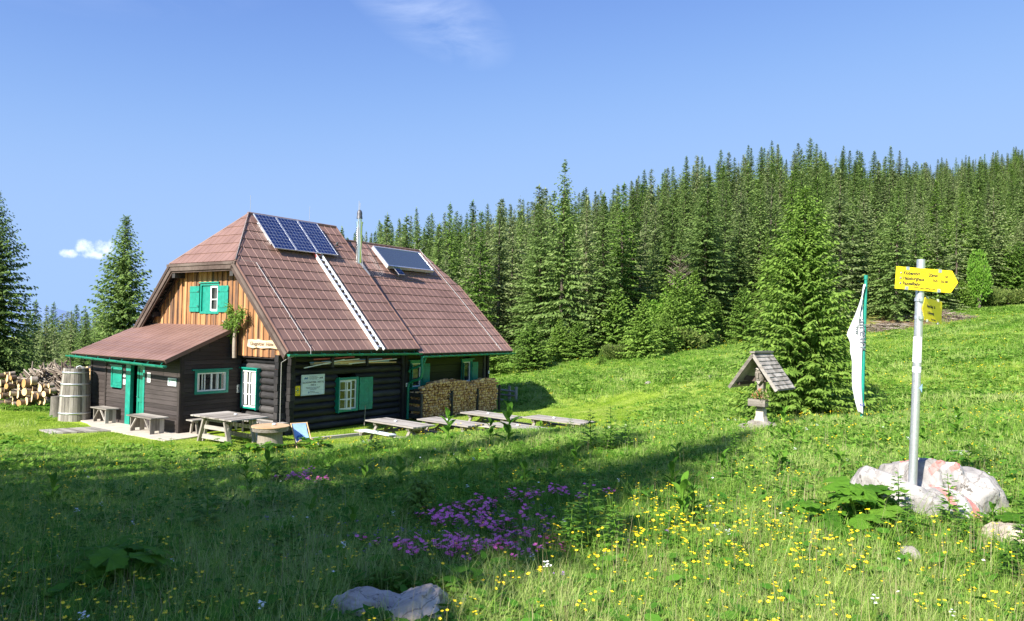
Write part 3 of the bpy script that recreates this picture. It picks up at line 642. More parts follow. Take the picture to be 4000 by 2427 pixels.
# small reveal board at left and the opened left casement
mb=MB(); fb(mb,FV,2.25,2.29,.22,1.56,.07,.2); mb.build('side_board',M['green'],w_)
mb=MB(); a=Vector((2.38,-.05,0)); dr_=Vector((.36,-.30,0)); 
for t0,t1,z0_,z1_ in ((0,.1,.34,1.42),(.9,1,.34,1.42),(.1,.9,.34,.39),(.1,.9,1.37,1.42),(.1,.9,.7,.725),(.1,.9,1.04,1.065),(.48,.53,.39,1.37)):
    p=a+dr_*t0; q=a+dr_*t1; mb.bar(p+Vector((0,0,(z0_+z1_)/2)),q+Vector((0,0,(z0_+z1_)/2)),.035,z1_-z0_)
mb.build('open_casement',M['white'],w_)
mb=MB(); fb(mb,FV,2.9,3.22,.37,1.39,-.016,-.014); mb.build('curtain',M['curtain'],w_)
def shutter(face,a0_,a1_,z0,z1,proud=.05,ang=0,hinge=0,dark=False):
    mb=MB(); n=3; w=(a1_-a0_)/n
    for i in range(n): fb(mb,face,a0_+i*w,a0_+(i+1)*w-.004,z0,z1,proud,proud+.025,rnd=.3+.2*i)
    for z in (z0+(z1-z0)*.2,z0+(z1-z0)*.8): fb(mb,face,a0_+.01,a1_-.01,z-.035,z+.035,proud+.025,proud+.045)
    o=mb.build('shutter',M['greendk' if dark else 'green'],hut)
    if ang:
        k,c=face; piv=Vector((hinge,c-proud,0)) if k=='v' else Vector((c-proud,hinge,0))
        o.matrix_local=Matrix.Translation(piv)@Matrix.Rotation(ang,4,'Z')@Matrix.Translation(-piv)
    return o
def hinges(face,pts,par):
    mb=MB()
    for a,z,d in pts: mb=MB(); fb(mb,face,a-.045,a+.045,z-.012,z+.012,d,d+.012); mb.build('hinge',M['darkmetal'],par)
s_=shutter(FV,3.41,4.12,.24,1.50); 
FGW=('u',-.17)
wg=window(FGW,3.92,4.98,3.94,4.94,.02,1,1,.09,.05,.03,.04,name='gable_window')
# gable: green inner boards and the narrower white casement to the right
mb=MB(); fb(mb,FGW,4.4,4.98,3.94,4.94,-.055,-.012); mb.build('inner_shutter',M['green'],wg)
mb=MB(); fb(mb,FGW,3.94,3.99,3.97,4.91,-.02,.01); fb(mb,FGW,4.36,4.42,3.97,4.91,-.02,.01); fb(mb,FGW,3.99,4.36,3.97,4.03,-.02,.01); fb(mb,FGW,3.99,4.36,4.85,4.91,-.02,.01); fb(mb,FGW,3.99,4.36,4.38,4.42,-.02,.008); mb.build('casement',M['white'],wg)
s1_=shutter(FGW,3.20,3.82,3.92,4.92,.05); s2_=shutter(FGW,5.08,5.72,3.92,4.92,.05)
hinges(FGW,[(3.76,4.15,.1),(3.76,4.7,.1)],s1_); hinges(FGW,[(5.14,4.15,.1),(5.14,4.7,.1)],s2_)
# closed green hatch of the lean-to
mb=MB(); 
fb(mb,FD,6.39,6.46,1.0,1.82,-.04,.05); fb(mb,FD,7.11,7.18,1.0,1.82,-.04,.05); fb(mb,FD,6.46,7.11,1.74,1.82,-.04,.05); fb(mb,FD,6.46,7.11,1.0,1.07,-.04,.05); fb(mb,FD,6.34,7.23,1.82,1.86,-.02,.08)
hw_=mb.build('shuttered_hatch',M['green'],hut); mb=MB(); fb(mb,FD,6.465,7.105,1.075,1.735,0,.03); fb(mb,FD,6.5,7.07,1.55,1.61,.03,.045); fb(mb,FD,6.5,7.07,1.2,1.26,.03,.045); mb.build('shutter',M['green'],hw_)
# rear windows
for (a,b,c,d) in wins2:
    window(FV,a,b,c,d,.02,1,1,.1,.05,.08,.05); 
shutter(FV,7.06,7.42,.95,1.93,.06,ang=-.25,hinge=7.06,dark=True); shutter(FV,6.06,6.36,.95,1.93,.06,ang=.9,hinge=6.34,dark=True)
shutter(FV,10.5,10.86,.95,1.9,.06,ang=-.2,hinge=10.5,dark=True); shutter(FV,9.5,9.78,.95,1.9,.06,ang=.9,hinge=9.78,dark=True)
# --- gutters, brackets, downpipe
def gutter(a,b,r,name='gutter',nb=10,dirout=Vector((0,-1,0)),hang=.0):
    a=Vector(a); b=Vector(b); d=(b-a).normalized(); side=d.cross(Vector((0,0,1))).normalized()
    mb=MB(); n=9; V=[]
    for p in (a,b):
        for rr in (r,r-.008):
            for i in range(n+1): t=math.pi*i/n; V.append(p+side*math.cos(t)*rr-Vector((0,0,1))*math.sin(t)*rr)
    F=[]; m_=n+1
    for i in range(n): F+= [(i,i+1,2*m_+i+1,2*m_+i),(m_+i,3*m_+i,3*m_+i+1,m_+i+1)]
    F+= [(0,2*m_,3*m_,m_),(n,m_+n,3*m_+n,2*m_+n)]
    mb.add(V,F,.5,0,False)
    for p in (a,b): mb.add([p+side*math.cos(math.pi*i/n)*r-Vector((0,0,1))*math.sin(math.pi*i/n)*r for i in range(n+1)],[tuple(range(n+1))],.5)
    g=mb.build(name,M['greendk'],hut); mb=MB()
    L=(b-a).length
    for j in range(nb):
        mb=MB(); c=a+d*(L*(j+.5)/nb); P=[c+side*math.cos(math.pi*i/8)*(r+.012)-Vector((0,0,1))*math.sin(math.pi*i/8)*(r+.012) for i in range(9)]
        for i in range(8): mb.bar(P[i],P[i+1],.035,.008,up=(P[i]+P[i+1])/2-c)
        mb.bar(c-dirout*(r+.01),c-dirout*(r+.13)+Vector((0,0,.14)),.025,.01); mb.bar(c-dirout*r,c+dirout*r,.02,.006)
        mb.build('bracket',M['greendk'],g)
    return g
g1=gutter((-og-.05,-E1-.07,2.52),(u1+.05,-E1-.07,2.44),.082,nb=11)
g2=gutter((u1+.05,-E2-.05,2.31),(u2+og+.12,-E2-.05,2.33),.07,nb=16)
g3=gutter((LU-.07,lv1+.12,2.14),(LU-.07,lv0-.12,2.04),.08,nb=8,dirout=Vector((-1,0,0)))
mb=MB(); mb.tube([(5.97,-.98,2.3),(5.97,-.97,2.05),(6.02,-.95,1.68),(6.06,-.88,1.45),(6.07,-.7,1.33),(6.07,-.45,1.27),(6.06,-.24,1.18),(6.06,-.17,1.0),(6.06,-.17,GB)],.058,12)
mb.build('downpipe',M['greendk'],hut)
mb=MB(); mb.tube([(u1+.28,-.98,2.28),(u1+.24,-.9,2.0),(u1+.2,-.6,1.85),(u1+.15,-.25,1.75),(u1+.13,-.19,1.6)],.05,10); mb.build('downpipe',M['greendk'],hut)
# --- chimney
mb=MB(); cx,cy=5.86,2.78; zb=rz1(cy)-.1
mb.tube([(cx,cy,zb),(cx,cy,8.02)],[.135,.135],20); mb.tube([(cx,cy,8.0),(cx,cy,8.06)],[.165,.165],20); mb.tube([(cx,cy,7.88),(cx,cy,8.0)],[.142,.142],20); mb.tube([(cx,cy,8.05),(cx,cy,8.28)],[.095,.095],16)
for z in (6.85,6.95): mb.tube([(cx,cy,z),(cx,cy,z+.02)],[.14,.14],20)
ch_=mb.build('chimney',M['steel'],hut)
mb=MB(); mb.lathe([(.13,8.2),(.12,8.3),(.11,8.34),(.115,8.42),(.1,8.52),(.06,8.58),(.0,8.6)],16,(cx,cy,0)); mb.build('chimney_cowl',M['darkmetal'],ch_)
mb=MB(); mb.tube([(cx-.16,cy-.1,6.0),(cx-.16,cy-.12,8.95)],.011,6); mb.tube([(cx,cy,8.6),(cx+.02,cy,8.9)],.008,6); mb.tube([(cx+.1,cy,7.6),(7.0,2.6,6.1)],.015,6); mb.tube([(cx-.15,cy-.13,7.9),(cx-.05,cy-.35,6.0)],.012,6)
mb.add([slope(5.75,3.6*L1,he,E1,k1)+n1v*.06,slope(5.98,3.6*L1,he,E1,k1)+n1v*.06,slope(5.98,3.05*L1,he,E1,k1)+n1v*.05,slope(5.90,3.0*L1,he,E1,k1)+n1v*.05],[(0,1,2,3)])
mb.build('stay_rod',M['wire'],ch_)
# lightning wires and rods
def wire(pts,name='lightning_wire',r=.009,clips=0):
    mb=MB(); mb.tube(pts,r,6,cap=False)
    for i in range(len(pts)-1):
        a,b=Vector(pts[i]),Vector(pts[i+1])
        for j in range(clips): c=a.lerp(b,(j+.5)/clips); mb.box(c,(.05,.05,.05))
    mb.build(name,M['wire'],hut)
wire([hipP(CC,hS)+Vector((0,0,.1)),Vector((-og,vR,hh))+n1v*.08,slope(.2,sH1-.1,he,E1,k1)+n1v*.08,slope(.28,.05,he,E1,k1)+n1v*.1,(.26,-E1-.07,2.5)],clips=0)
wire([slope(.2,sH1-.1,he,E1,k1)+n1v*.08,slope(.28,.05,he,E1,k1)+n1v*.1],clips=7,r=.011)
wire([slope(u2-fa-.1,S2,he2,E2,k2)+n2v*.1,slope(11.6,S2*.5,he2,E2,k2)+n2v*.08,slope(11.5,.0,he2,E2,k2)+n2v*.08],clips=5,r=.011)
wire([(-.35,-.85,2.45),(-.4,-.5,2.33),(-.38,-.2,2.2),(-.38,-.2,GB)],r=.014,clips=0)
wire([(ra+.05,CC,hR),(ra+.05,CC,hR+.75)],'lightning_rod',.006); wire([(4.45,CC,hR),(4.45,CC,hR+.72)],'lightning_rod',.006)
for u in (7.75,11.2): wire([(u,CC,hR2),(u+.08,CC,hR2+.45)],'lightning_rod',.006)
wire([(u2-fa,CC,hR2),(u2+.15,CC,hR2+.3)],'lightning_rod',.006)
mb=MB(); mb.tube([slope(5.19,3.46*L1+E1*L1,he,E1,k1)+n1v*.02,slope(5.19,3.5*L1+E1*L1,he,E1,k1)+n1v*.14],[.06,.04],8); mb.tube([slope(5.19,4.35*L1,he,E1,k1)+n1v*.12,slope(4.9,4.2*L1,he,E1,k1)+n1v*.05,slope(4.6,4.15*L1,he,E1,k1)+n1v*.05],.02,6); mb.build('cable_hook',M['darkmetal'],hut)
mb=MB(); o0=Vector((0,1.0,1.9))
P=[(-.03,.50+.07*math.cos(t),1.86+.09*math.sin(t)) for t in np.linspace(-.3*math.pi-1.57+.9,1.5*math.pi-.9-.2,9)]; mb.tube([(-.03,.5-.06,1.75),(-.03,.5-.07,1.86),(-.03,.5-.04,1.93),(-.03,.54,1.93),(-.03,.57,1.86),(-.03,.56,1.75)],.012,6); mb.build('horseshoe',M['redp'],hut)
# ================================================ THINGS ON AND AROUND THE HUT
def text(name,body,size,mat,parent,loc,rot,align='LEFT',ext=.0015,sx=1.,mirror=False,bold=.012):
    c=bpy.data.curves.new(name,'FONT'); c.body=body; c.size=size; c.align_x=align; c.extrude=ext; c.resolution_u=3; c.offset=bold*size
    o=bpy.data.objects.new(name,c); me=bpy.data.meshes.new_from_object(o); bpy.data.objects.remove(o); me.materials.append(mat)
    o=newobj(name,me,parent,loc,rot); o.scale=(-sx if mirror else sx,1,1); return o
WV=(R(90),0,0); WU=(R(90),0,R(-90))
def hthing(name,label,cat,u,v,z,group=None,rz=0): return thing(name,label,cat,hw(u,v,z),PHI+rz,group)
RB=Matrix.Rotation(PHI,4,'Z')
def roofthing(name,label,cat,u,v,bs,E,k,off,group=None):
    o=thing(name,label,cat,group=group) if cat!='part' else newobj(name,None,hut); L=math.hypot(1,k); nn=Vector((0,-k,1)).normalized()
    B=Matrix(((1,0,0),(0,1/L,-k/L),(0,k/L,1/L))).to_4x4()
    p=Vector((u,v,bs+k*(v+E)))+nn*off; o.matrix_basis=(Matrix.Identity(4) if cat=='part' else Matrix.Translation(hw(0,0,0))@RB)@Matrix.Translation(p)@B; return o
def pv():
    o=roofthing('solar_panel',None,'part',1.38,2.81,he,E1,k1,.17)
    W_,H_=1.06,2.02; mb=MB(); mb.b2((0,0,-.0),(W_,.03,.045)); mb.b2((0,H_-.03,0),(W_,H_,.045)); mb.b2((0,.03,0),(.03,H_-.03,.045)); mb.b2((W_-.03,.03,0),(W_,H_-.03,.045)); mb.build('frame',M['alu'],o)
    mb=MB(); mb.b2((0,0,.0),(W_-.06,H_-.06,.03)); mb.build('cells',M['pv'],o,loc=(.03,.03,.008))
    mb=MB(); mb.b2((-.05,.5,-.05),(W_+.05,.54,-.004)); mb.b2((-.05,1.45,-.05),(W_+.05,1.49,-.004)); mb.b2((.1,.4,-.15),(.14,1.6,-.05)); mb.b2((.9,.4,-.15),(.94,1.6,-.05)); mb.build('mounting_rail',M['alu'],o); return o
P0=pv()
for i,lab in ((1,'middle one of the three blue solar panels on the hut roof'),(2,'rightmost of the three blue solar panels, above the roof ladder')):
    c=copy_tree(P0,hut); c.matrix_basis=P0.matrix_basis@Matrix.Translation((1.08*i,0,0))
o=roofthing('solar_collector',None,'part',7.70,2.96,he2,E2,k2,.22)
mb=MB(); W_,H_=3.2,1.42; mb.b2((0,0,-.08),(W_,.06,.09)); mb.b2((0,H_-.06,-.08),(W_,H_,.09)); mb.b2((0,.06,-.08),(.06,H_-.06,.09)); mb.b2((W_-.06,.06,-.08),(W_,H_-.06,.09)); mb.b2((.06,.06,-.08),(W_-.06,H_-.06,-.0)); mb.b2((.3,.1,-.2),(.35,1.2,-.08)); mb.b2((2.8,.1,-.2),(2.85,1.2,-.08)); mb.build('frame',M['alu'],o)
mb=MB(); mb.b2((.06,.06,0),(W_-.06,H_-.06,.075)); mb.build('glass_cover',M['collector'],o)
o=roofthing('small_solar_panel',None,'part',8.1,2.62,he2,E2,k2,.22)
mb=MB(); mb.b2((0,0,-.02),(.4,.62,.015)); mb.b2((.18,.1,-.2),(.22,.5,-.02)); mb.build('frame',M['alu'],o); mb=MB(); mb.b2((.02,.02,0),(.38,.6,.022)); mb.build('cells',M['pv'],o)
# roof ladder
o=roofthing('roof_ladder','long white ladder lying on the brown roof below the solar panels','ladder',3.38,-.93,he,E1,k1,.06)
mb=MB(); LL=5.42; mb.b2((0,0,0),(.05,LL,.11)); mb.build('stile',M['white'],o); mb=MB(); mb.b2((.36,0,0),(.40,LL,.09)); mb.build('stile',M['white'],o)
for i in range(19):
    y=.14+i*.285; mb=MB(); mb.b2((.05,y,.02),(.36,y+.10,.035)); mb.b2((.05,y-.006,.0),(.36,y,.05)); mb.build('rung',M['galv'],o)
mb=MB(); mb.b2((-.004,LL-.28,-.002),(0,LL-.04,.112)); mb.b2((.05,LL-.12,.03),(.36,LL-.04,.06)); mb.build('red_end_cap',M['redp'],o)
# --- wall signs
o=hthing('hut_sign','white hut name board on the dark log wall left of the green shutter','sign',.57,-.08,.98)
mb=MB(); mb.b2((0,-.03,0),(1.06,0,.74)); mb.build('panel',M['sheet'],o); y=-.034
mb=MB()
for (a,b,c,d) in ((.03,1.03,.03,.036),(.03,1.03,.70,.706),(.03,.036,.036,.70),(1.024,1.03,.036,.70),(.04,1.02,.545,.549),(.04,1.02,.165,.169)): mb.b2((a,y,c),(b,y+.003,d))
mb.build('ruled_border',M['blueink'],o)
text('lettering','GLOGGNITZER - HÜTTE',.088,M['black'],o,(.53,y,.43),WV,'CENTER',.002); text('lettering','-  1550 m  -',.085,M['black'],o,(.53,y,.335),WV,'CENTER',.002)
for i,tx in enumerate(('Erbaut im Jahre 1924 · Erweitert im Jahre 1979','Renoviert und mit der Warte der Technik','versorgt im Jahre 2010')): text('lettering',tx,.034,M['grayink'],o,(.53,y,.268-i*.038),WV,'CENTER')
for i,tx in enumerate(('Österreichischer Alpenverein','Sektion Österreichischer Gebirgsverein','ÖGV Ortsgruppe Gloggnitz')): text('lettering',tx,.030,M['grayink'],o,(.53,y,.655-i*.041),WV,'CENTER')
text('lettering','MELDESTELLE',.034,M['grayink'],o,(.40,y,.115),WV); text('lettering','des Österr. Bergrettungsdienstes',.030,M['grayink'],o,(.40,y,.072),WV)
mb=MB()
for a in range(12): t=a*math.pi/6; mb.b2((.34+.028*math.cos(t)-.007,y,.1+.028*math.sin(t)-.007),(.34+.028*math.cos(t)+.007,y+.003,.1+.028*math.sin(t)+.007))
mb.b2((.337,y,.07),(.343,y+.003,.13)); mb.b2((.315,y,.097),(.365,y+.003,.103)); mb.build('emblem',M['blueink'],o)
mb=MB(); mb.prism([(.10,y,.58),(.17,y,.66),(.21,y,.62),(.26,y,.67),(.29,y,.58)],(0,.003,0)); mb.build('emblem',M['blueink'],o)
mb=MB(); mb.prism([(.80,y,.58),(.84,y,.65),(.88,y,.60),(.93,y,.66),(.99,y,.58)],(0,.003,0)); mb.build('emblem',M['grayink'],o)
o=hthing('yellow_notice','small yellow notice with a round crest, beside the white hut board','sign',.29,-.09,1.0)
mb=MB(); mb.b2((0,-.025,0),(.23,0,.34)); mb.build('panel',M['yellow'],o); y=-.029; random.seed(4)
mb=MB()
for a in range(14): t=a*math.pi/7; r1=.07; cx_,cz_=.12+.062*math.cos(t),.185+.085*math.sin(t); mb.b2((cx_-.012,y,cz_-.012),(cx_+.012,y+.003,cz_+.012),mi=(0,1,0,2)[a%4])
mb.build('emblem',[M['black'],M['redp'],M['white']],o); mb=MB(); mb.prism([(.09,y,.215),(.155,y,.215),(.155,y,.17),(.122,y,.14),(.09,y,.17)],(0,.003,0)); mb.build('emblem',M['green'],o)
text('lettering','Gemeinde Schwarzau',.018,M['grayink'],o,(.12,y,.03),WV,'CENTER')
o=hthing('danke_notice','white DANKE notice at the corner of the lean-to front wall','sign',LD-.02,3.30,1.30)
mb=MB(); mb.b2((-.012,-.52,0),(0,0,.27)); mb.build('panel',M['sheet'],o); text('lettering','DANKE',.125,M['greendk'],o,(-.016,-.16,.155),WU); text('lettering','für Ihre Mithilfe',.045,M['grayink'],o,(-.016,-.16,.105),WU)
mb=MB(); mb.prism([(-.016,-.04,.14),(-.016,-.085,.245),(-.016,-.13,.14),(-.016,-.085,.09)],(.003,0,0)); mb.build('emblem',M['greendk'],o)
mb=MB(); mb.b2((-.016,-.5,.02),(-.0125,-.02,.07)); mb.build('strip',M['white'],o)
def notice(lab,u,v0,v1,z0,z1,lines):
    o=hthing('paper_notice',lab,'notice',LD-.02,v1,z0); mb=MB(); mb.b2((-.008,-(v1-v0),0),(0,0,z1-z0)); mb.build('sheet',M['white'],o)
    mb=MB(); 
    for i in range(lines): mb.b2((-.0115,-(v1-v0)*.8,(z1-z0)*(.25+.55*i/lines)),(-.0085,-(v1-v0)*.2,(z1-z0)*(.25+.55*i/lines)+.008))
    mb.build('lettering',M['grayink'],o)
notice('tall narrow white notice on the planks right of the green door',0,4.44,4.66,1.33,1.68,3)
notice('small beige notice beside the green hatch, the upper one',0,6.17,6.31,1.42,1.55,2); notice('small white notice beside the green hatch, the lower one',0,6.16,6.32,1.15,1.34,3)
o=hthing('letter_slot','narrow pale mail slot plate at the inner wall corner','letter box',-.2,vi-.02,.95); mb=MB(); mb.b2((-.0,-.02,0),(.13,0,.3)); mb.build('plate',M['alu'],o); mb=MB(); mb.b2((.05,-.024,.1),(.08,-.02,.2)); mb.build('slot',M['black'],o)
o=hthing('small_wall_plate','small white plate on the dark post left of the wood stacks','sign',u1+.03,-.12,1.0); mb=MB(); mb.b2((0,-.01,0),(.1,0,.16)); mb.build('plate',M['white'],o); mb=MB(); mb.b2((.03,-.013,.04),(.06,-.0105,.11)); mb.build('lettering',M['blueink'],o)
o=hthing('small_wall_plate','small white plate on the far corner post of the hut','sign',u2-.13,-.08,1.3); mb=MB(); mb.b2((0,-.01,0),(.1,0,.15)); mb.build('plate',M['white'],o); mb=MB(); mb.b2((.03,-.013,.04),(.06,-.0105,.11)); mb.build('lettering',M['blueink'],o)
# carved name board
o=hthing('carved_name_board','carved slab of pale wood with the hut name on the gable boards','sign',-.21,1.93,2.80)
pts=[(0,-.11),(.03,.13),(.25,.15),(.5,.13),(.62,.17),(.75,.13),(1.1,.12),(1.35,.15),(1.5,.10),(1.75,.09),(1.84,-.02),(1.87,-.15),(1.7,-.16),(1.35,-.13),(1.05,-.15),(.8,-.17),(.55,-.13),(.35,-.17),(.15,-.15)]
mb=MB(); mb.prism([(0,-a,z) for a,z in pts],(-.045,0,0)); mb.build('slab',M['board'],o); text('lettering','Gloggnitzer  Hütte',.175,M['bark'],o,(-.048,-.17,-.06),WU,ext=.004)
# decorated little tree on the gable corner
o=hthing('decorated_trunk','bare forked trunk with green pine sprigs fixed to the gable corner','decoration',-.45,2.42,2.25)
mb=MB(); mb.tube([(0,0,0),(.0,.0,.5),(.02,.01,.95),(0,-.05,1.1)],[.085,.075,.07,.06],9); mb.tube([(0,-.03,1.0),(-.02,-.22,1.2),(0,-.38,1.42),(.02,-.5,1.6)],[.045,.04,.035,.02],7); mb.tube([(0,0,1.0),(-.05,.12,1.3),(-.05,.2,1.65),(-.05,.25,1.85)],[.04,.035,.025,.012],7); mb.tube([(0,0,1.05),(-.2,.5,1.35)],[.03,.018],6)
mb.build('trunk',M['bark'],o)
def sprigs(n,c,s,seed,ln=.16,w=.035):
    r=np.random.default_rng(seed); V=[];F=[]
    for i in range(n):
        p=np.array(c)+r.normal(0,1,3)*np.array(s); d=r.normal(0,1,3); d/=np.linalg.norm(d); q=np.cross(d,r.normal(0,1,3)); q/=np.linalg.norm(q); L_=ln*r.uniform(.5,1.2); b=len(V)
        V+= [p-q*w*.3,p+q*w*.3,p+d*L_*.6+q*w*.6,p+d*L_,p+d*L_*.6-q*w*.6]; F.append((b,b+1,b+2,b+3)); F.append((b,b+3,b+4,b))
    return V,[f[:3] if len(set(f))<4 else f for f in F]
mb=MB()
for c,s,nn_ in (((-.06,.24,1.72),(.05,.06,.13),130),((-.06,.16,1.42),(.06,.07,.12),130),((-.06,.1,1.15),(.08,.13,.11),190),((-.06,-.46,1.62),(.06,.08,.1),150),((-.06,-.30,1.45),(.06,.1,.08),140),((-.05,-.1,1.22),(.06,.09,.1),120),((-.1,.4,1.2),(.06,.1,.07),90),((-.03,.12,.8),(.04,.05,.12),90)):
    V,F=sprigs(nn_,c,s,int(nn_+c[2]*10)); 
    for i,f in enumerate(F): pass
    b=len(mb.v); mb.v+=[tuple(v) for v in V]; 
    for f in F: mb.f.append(tuple(x+b for x in f)); mb.r.append(random.random()); mb.m.append(0); mb.sm.append(False)
mb.build('sprigs',M['sprucel'],o)
# --- bundle of stored poles on the wall brackets
random.seed(9)
cols=[('white',(.75,.74,.7)),('redp',None),('beech',None),('grey',None)]
for i in range(13):
    a=.55+random.uniform(0,1.6); b=min(5.1,a+random.uniform(1.6,3.2)); z=2.09+random.uniform(0,.2); v=-.12-random.uniform(0,.33)
    mk=random.choice(['white','beech','beech','redp','grey','bluecloth']); o=MB(); dz=random.uniform(-.08,.08)
    if i==0: a,b,z,v,dz,mk=.35,2.2,2.0,-.5,.25,'white'
    if i==1: a,b,z,v,dz,mk=2.45,5.0,2.08,-.47,.12,'white'
    o.bar((0,0,0),(b-a,random.uniform(-.05,.05),dz),.03,.045 if mk!='white' else .03)
    o=o.build('stored_pole',M[mk],None,loc=hw(a,v,z),rot=(0,0,PHI))
    tag(o,{0:'white pole sticking out leftmost and lowest from the bundle under the eaves',1:'long white pole lying lowest under the middle of the eaves'}.get(i,{'white':'white pole','beech':'pale wooden pole','redp':'red pole','grey':'grey wooden pole','bluecloth':'blue pole'}[mk]+' stored in the bundle under the eaves of the log wall'),'pole','poles stored under the eaves')
mb=MB(); mb.tube([(0,0,0),(0.02,0,.75)],.018,6); tag(mb.build('support_pole',M['greyz'],None,loc=hw(3.3,-.5,-.3)),'thin upright grey pole standing below the green shutter','pole')
# --- terrace, walkway
def hpoly(name,pts,z0,z1,mat,kind='structure'):
    mb=MB(); mb.prism([tuple(hw(u,v,z0)) for u,v in pts],(0,0,z1-z0)); return tag(mb.build(name,mat),kind=kind)
hpoly('terrace',[(-2.42,9.2),(-2.95,9.1),(-3.15,7.4),(-3.55,6.2),(-3.6,4.8),(-3.55,1.45),(-2.7,1.5),(-1.75,1.75),(-1.75,2.56),(-2.42,2.56)],-.7,-.30,M['concrete'])
mb=MB(); A_=[(-3.6,6.1),(-3.6,4.75),(-5.25,5.5),(-5.15,6.55)]
for i in range(9):
    t0,t1=i/9,(i+1)/9-.012
    f=lambda a,b,t:(a[0]+(b[0]-a[0])*t,a[1]+(b[1]-a[1])*t)
    q=[f(A_[0],A_[3],t0),f(A_[1],A_[2],t0),f(A_[1],A_[2],t1),f(A_[0],A_[3],t1)]
    mb.prism([tuple(hw(u,v,gz(*hw(u,v)[:2])+.0)) for u,v in q],(0,0,.055))
tag(mb.build('path',M['grey']),kind='structure')
for (a,b,lab) in (((-.9,-1.72),(1.6,-1.98),'left length of grey timber edging in the grass along the log wall'),((1.62,-1.95),(3.3,-2.1),'right length of grey timber edging near the white covered bench')):
    pa=hw(a[0],a[1]); pb=hw(b[0],b[1]); pa.z=gz(pa.x,pa.y)+.03; pb.z=gz(pb.x,pb.y)+.03; mb=MB(); mb.bar((0,0,0),pb-pa,.14,.16); tag(mb.build('timber_edging',M['greyx'],None,loc=pa),lab,'edging')
# --- plank benches in front of the lean-to
def side_bench(lab,u0,u1_,v0,v1,h):
    uc,vc=(u0+u1_)/2,(v0+v1)/2; o=hthing('plank_bench',lab,'bench',uc,vc,-.30,'box benches along the lean-to'); du,dv=(u1_-u0)/2,(v1-v0)/2
    mb=MB(); n=3
    for i in range(n): mb.b2((-du+2*du*i/n,-dv,h-.04),(-du+2*du*(i+1)/n-.006,dv,h))
    mb.build('seat',M['grey'],o)
    for s in (-1,1):
        mb=MB(); y=s*(dv-.17); 
        for i in range(3): mb.prism([(-du*.8+.53*du*i,y-.02,0 if i!=1 else .1),(-du*.8+.53*du*(i+1)-.005,y-.02,0 if i!=1 else .1),(-du*.8+.53*du*(i+1)-.005,y-.02,h-.04),(-du*.8+.53*du*i,y-.02,h-.04)],(0,.04,0))
        mb.build('side_panel',M['greyz'],o)
        mb=MB(); mb.bar((-du*.75,s*(dv-.2),.12),(-du*.75,s*(dv-.55),h-.05),.04,.05,up=(1,0,0)); mb.build('brace',M['grey'],o)
    return o
side_bench('smaller plank bench left of the green door',-2.95,-2.45,6.45,7.65,.55); side_bench('larger plank bench right of the green door under the notices',-3.25,-2.62,2.85,4.45,.56)
# --- picnic tables
def picnic(lab,x,y,rz,L=2.4,W=.92,H=.75,first=None):
    z=gz(x,y); 
    if first is not None:
        c=copy_tree(first); c.location=(x,y,z+H-.75); c.rotation_euler=(0,0,rz); c['label']=lab; return c
    o=thing('picnic_table',lab,'picnic table',(x,y,z),rz,'picnic tables on the lawn beside the hut')
    mb=MB(); n=6
    for i in range(n): mb.b2((-L/2+random.uniform(-.015,.015),-W/2+W*i/n,H-.045),(L/2+random.uniform(-.015,.015),-W/2+W*(i+1)/n-.008,H))
    mb.build('table_top',M['greyx'],o)
    for s in (-1,1):
        mb=MB(); 
        for i in range(2): mb.b2((-L/2+.03,s*(.72+.135*i)-.06,.42),(L/2-.03,s*(.72+.135*i)+.06,.46))
        mb.build('bench_board',M['greydk'] if s>0 else M['greyx'],o)  # bench boards on one side take the darker wood tone
    for s in (-1,1):
        xx=s*(L/2-.38); mb=MB()
        for d in (-.035,.035):
            mb.prism([(xx+d-.02,-W/2+.05,H-.045),(xx+d-.02,W/2-.05,H-.045),(xx+d-.02,W/2-.1,H-.16),(xx+d-.02,-W/2+.1,H-.16)],(.04,0,0))
            mb.b2((xx+d-.02,-.92,.32),(xx+d+.02,.92,.42))
        mb.build('cross_beam',M['grey'],o)
        for t in (-1,1): mb=MB(); mb.bar((xx,t*.62,0),(xx,t*.2,H-.06),.05,.11,up=(1,0,0)); mb.build('leg',M['greyz'],o)
        mb=MB(); mb.bar((xx-s*.02,0,.38),(xx-s*.45,0,H-.06),.09,.05); mb.build('brace',M['grey'],o)
    return o
TA=-41*math.pi/180
PT=picnic('picnic table nearest the log wall and the white covered bench',-3.57,23.75,TA)
TL=[(-1.95,24.56,'picnic table in front of the left wood stack'),(-.64,26.6,'picnic table farthest back, in front of the right wood stack'),(1.66,24.8,'rightmost picnic table on the sunny lawn'),(.40,22.77,'lowest-lying picnic table, half hidden behind tall plants')]
tabs=[PT]
for i,(x,y,l) in enumerate(TL): tabs.append(picnic(l,x,y,TA+(.02,-.03,.03,-.02)[i],first=PT))
random.seed(2)
def pebble(lab,x,y,z,r=.05):
    mb=MB(); mb.lathe([(0,0),(r,.01),(r*1.1,r*.5),(r*.6,r),(0,r*1.1)],8); o=mb.build('table_stone',M['white'],None,loc=(x,y,z)); tag(o,lab,'stone','white stones lying on the tables')
for t,l in zip(tabs,('on the picnic table nearest the log wall','on the picnic table before the left wood stack','on the farthest-back picnic table','on the rightmost picnic table','on the lowest-lying picnic table')): pebble('white stone '+l,t.location.x-.15,t.location.y+.1,t.location.z+.752)
# covered bench end
mb=MB(); mb.b2((-.75,-.15,0),(.75,.15,.03)); o=mb.build('bench_cover',M['sheet'],None,loc=(-4.15,22.98,gz(-4.15,22.98)+.47),rot=(0,0,TA)); tag(o,'pale bluish cover lying on the near bench of the first picnic table','bench cover')
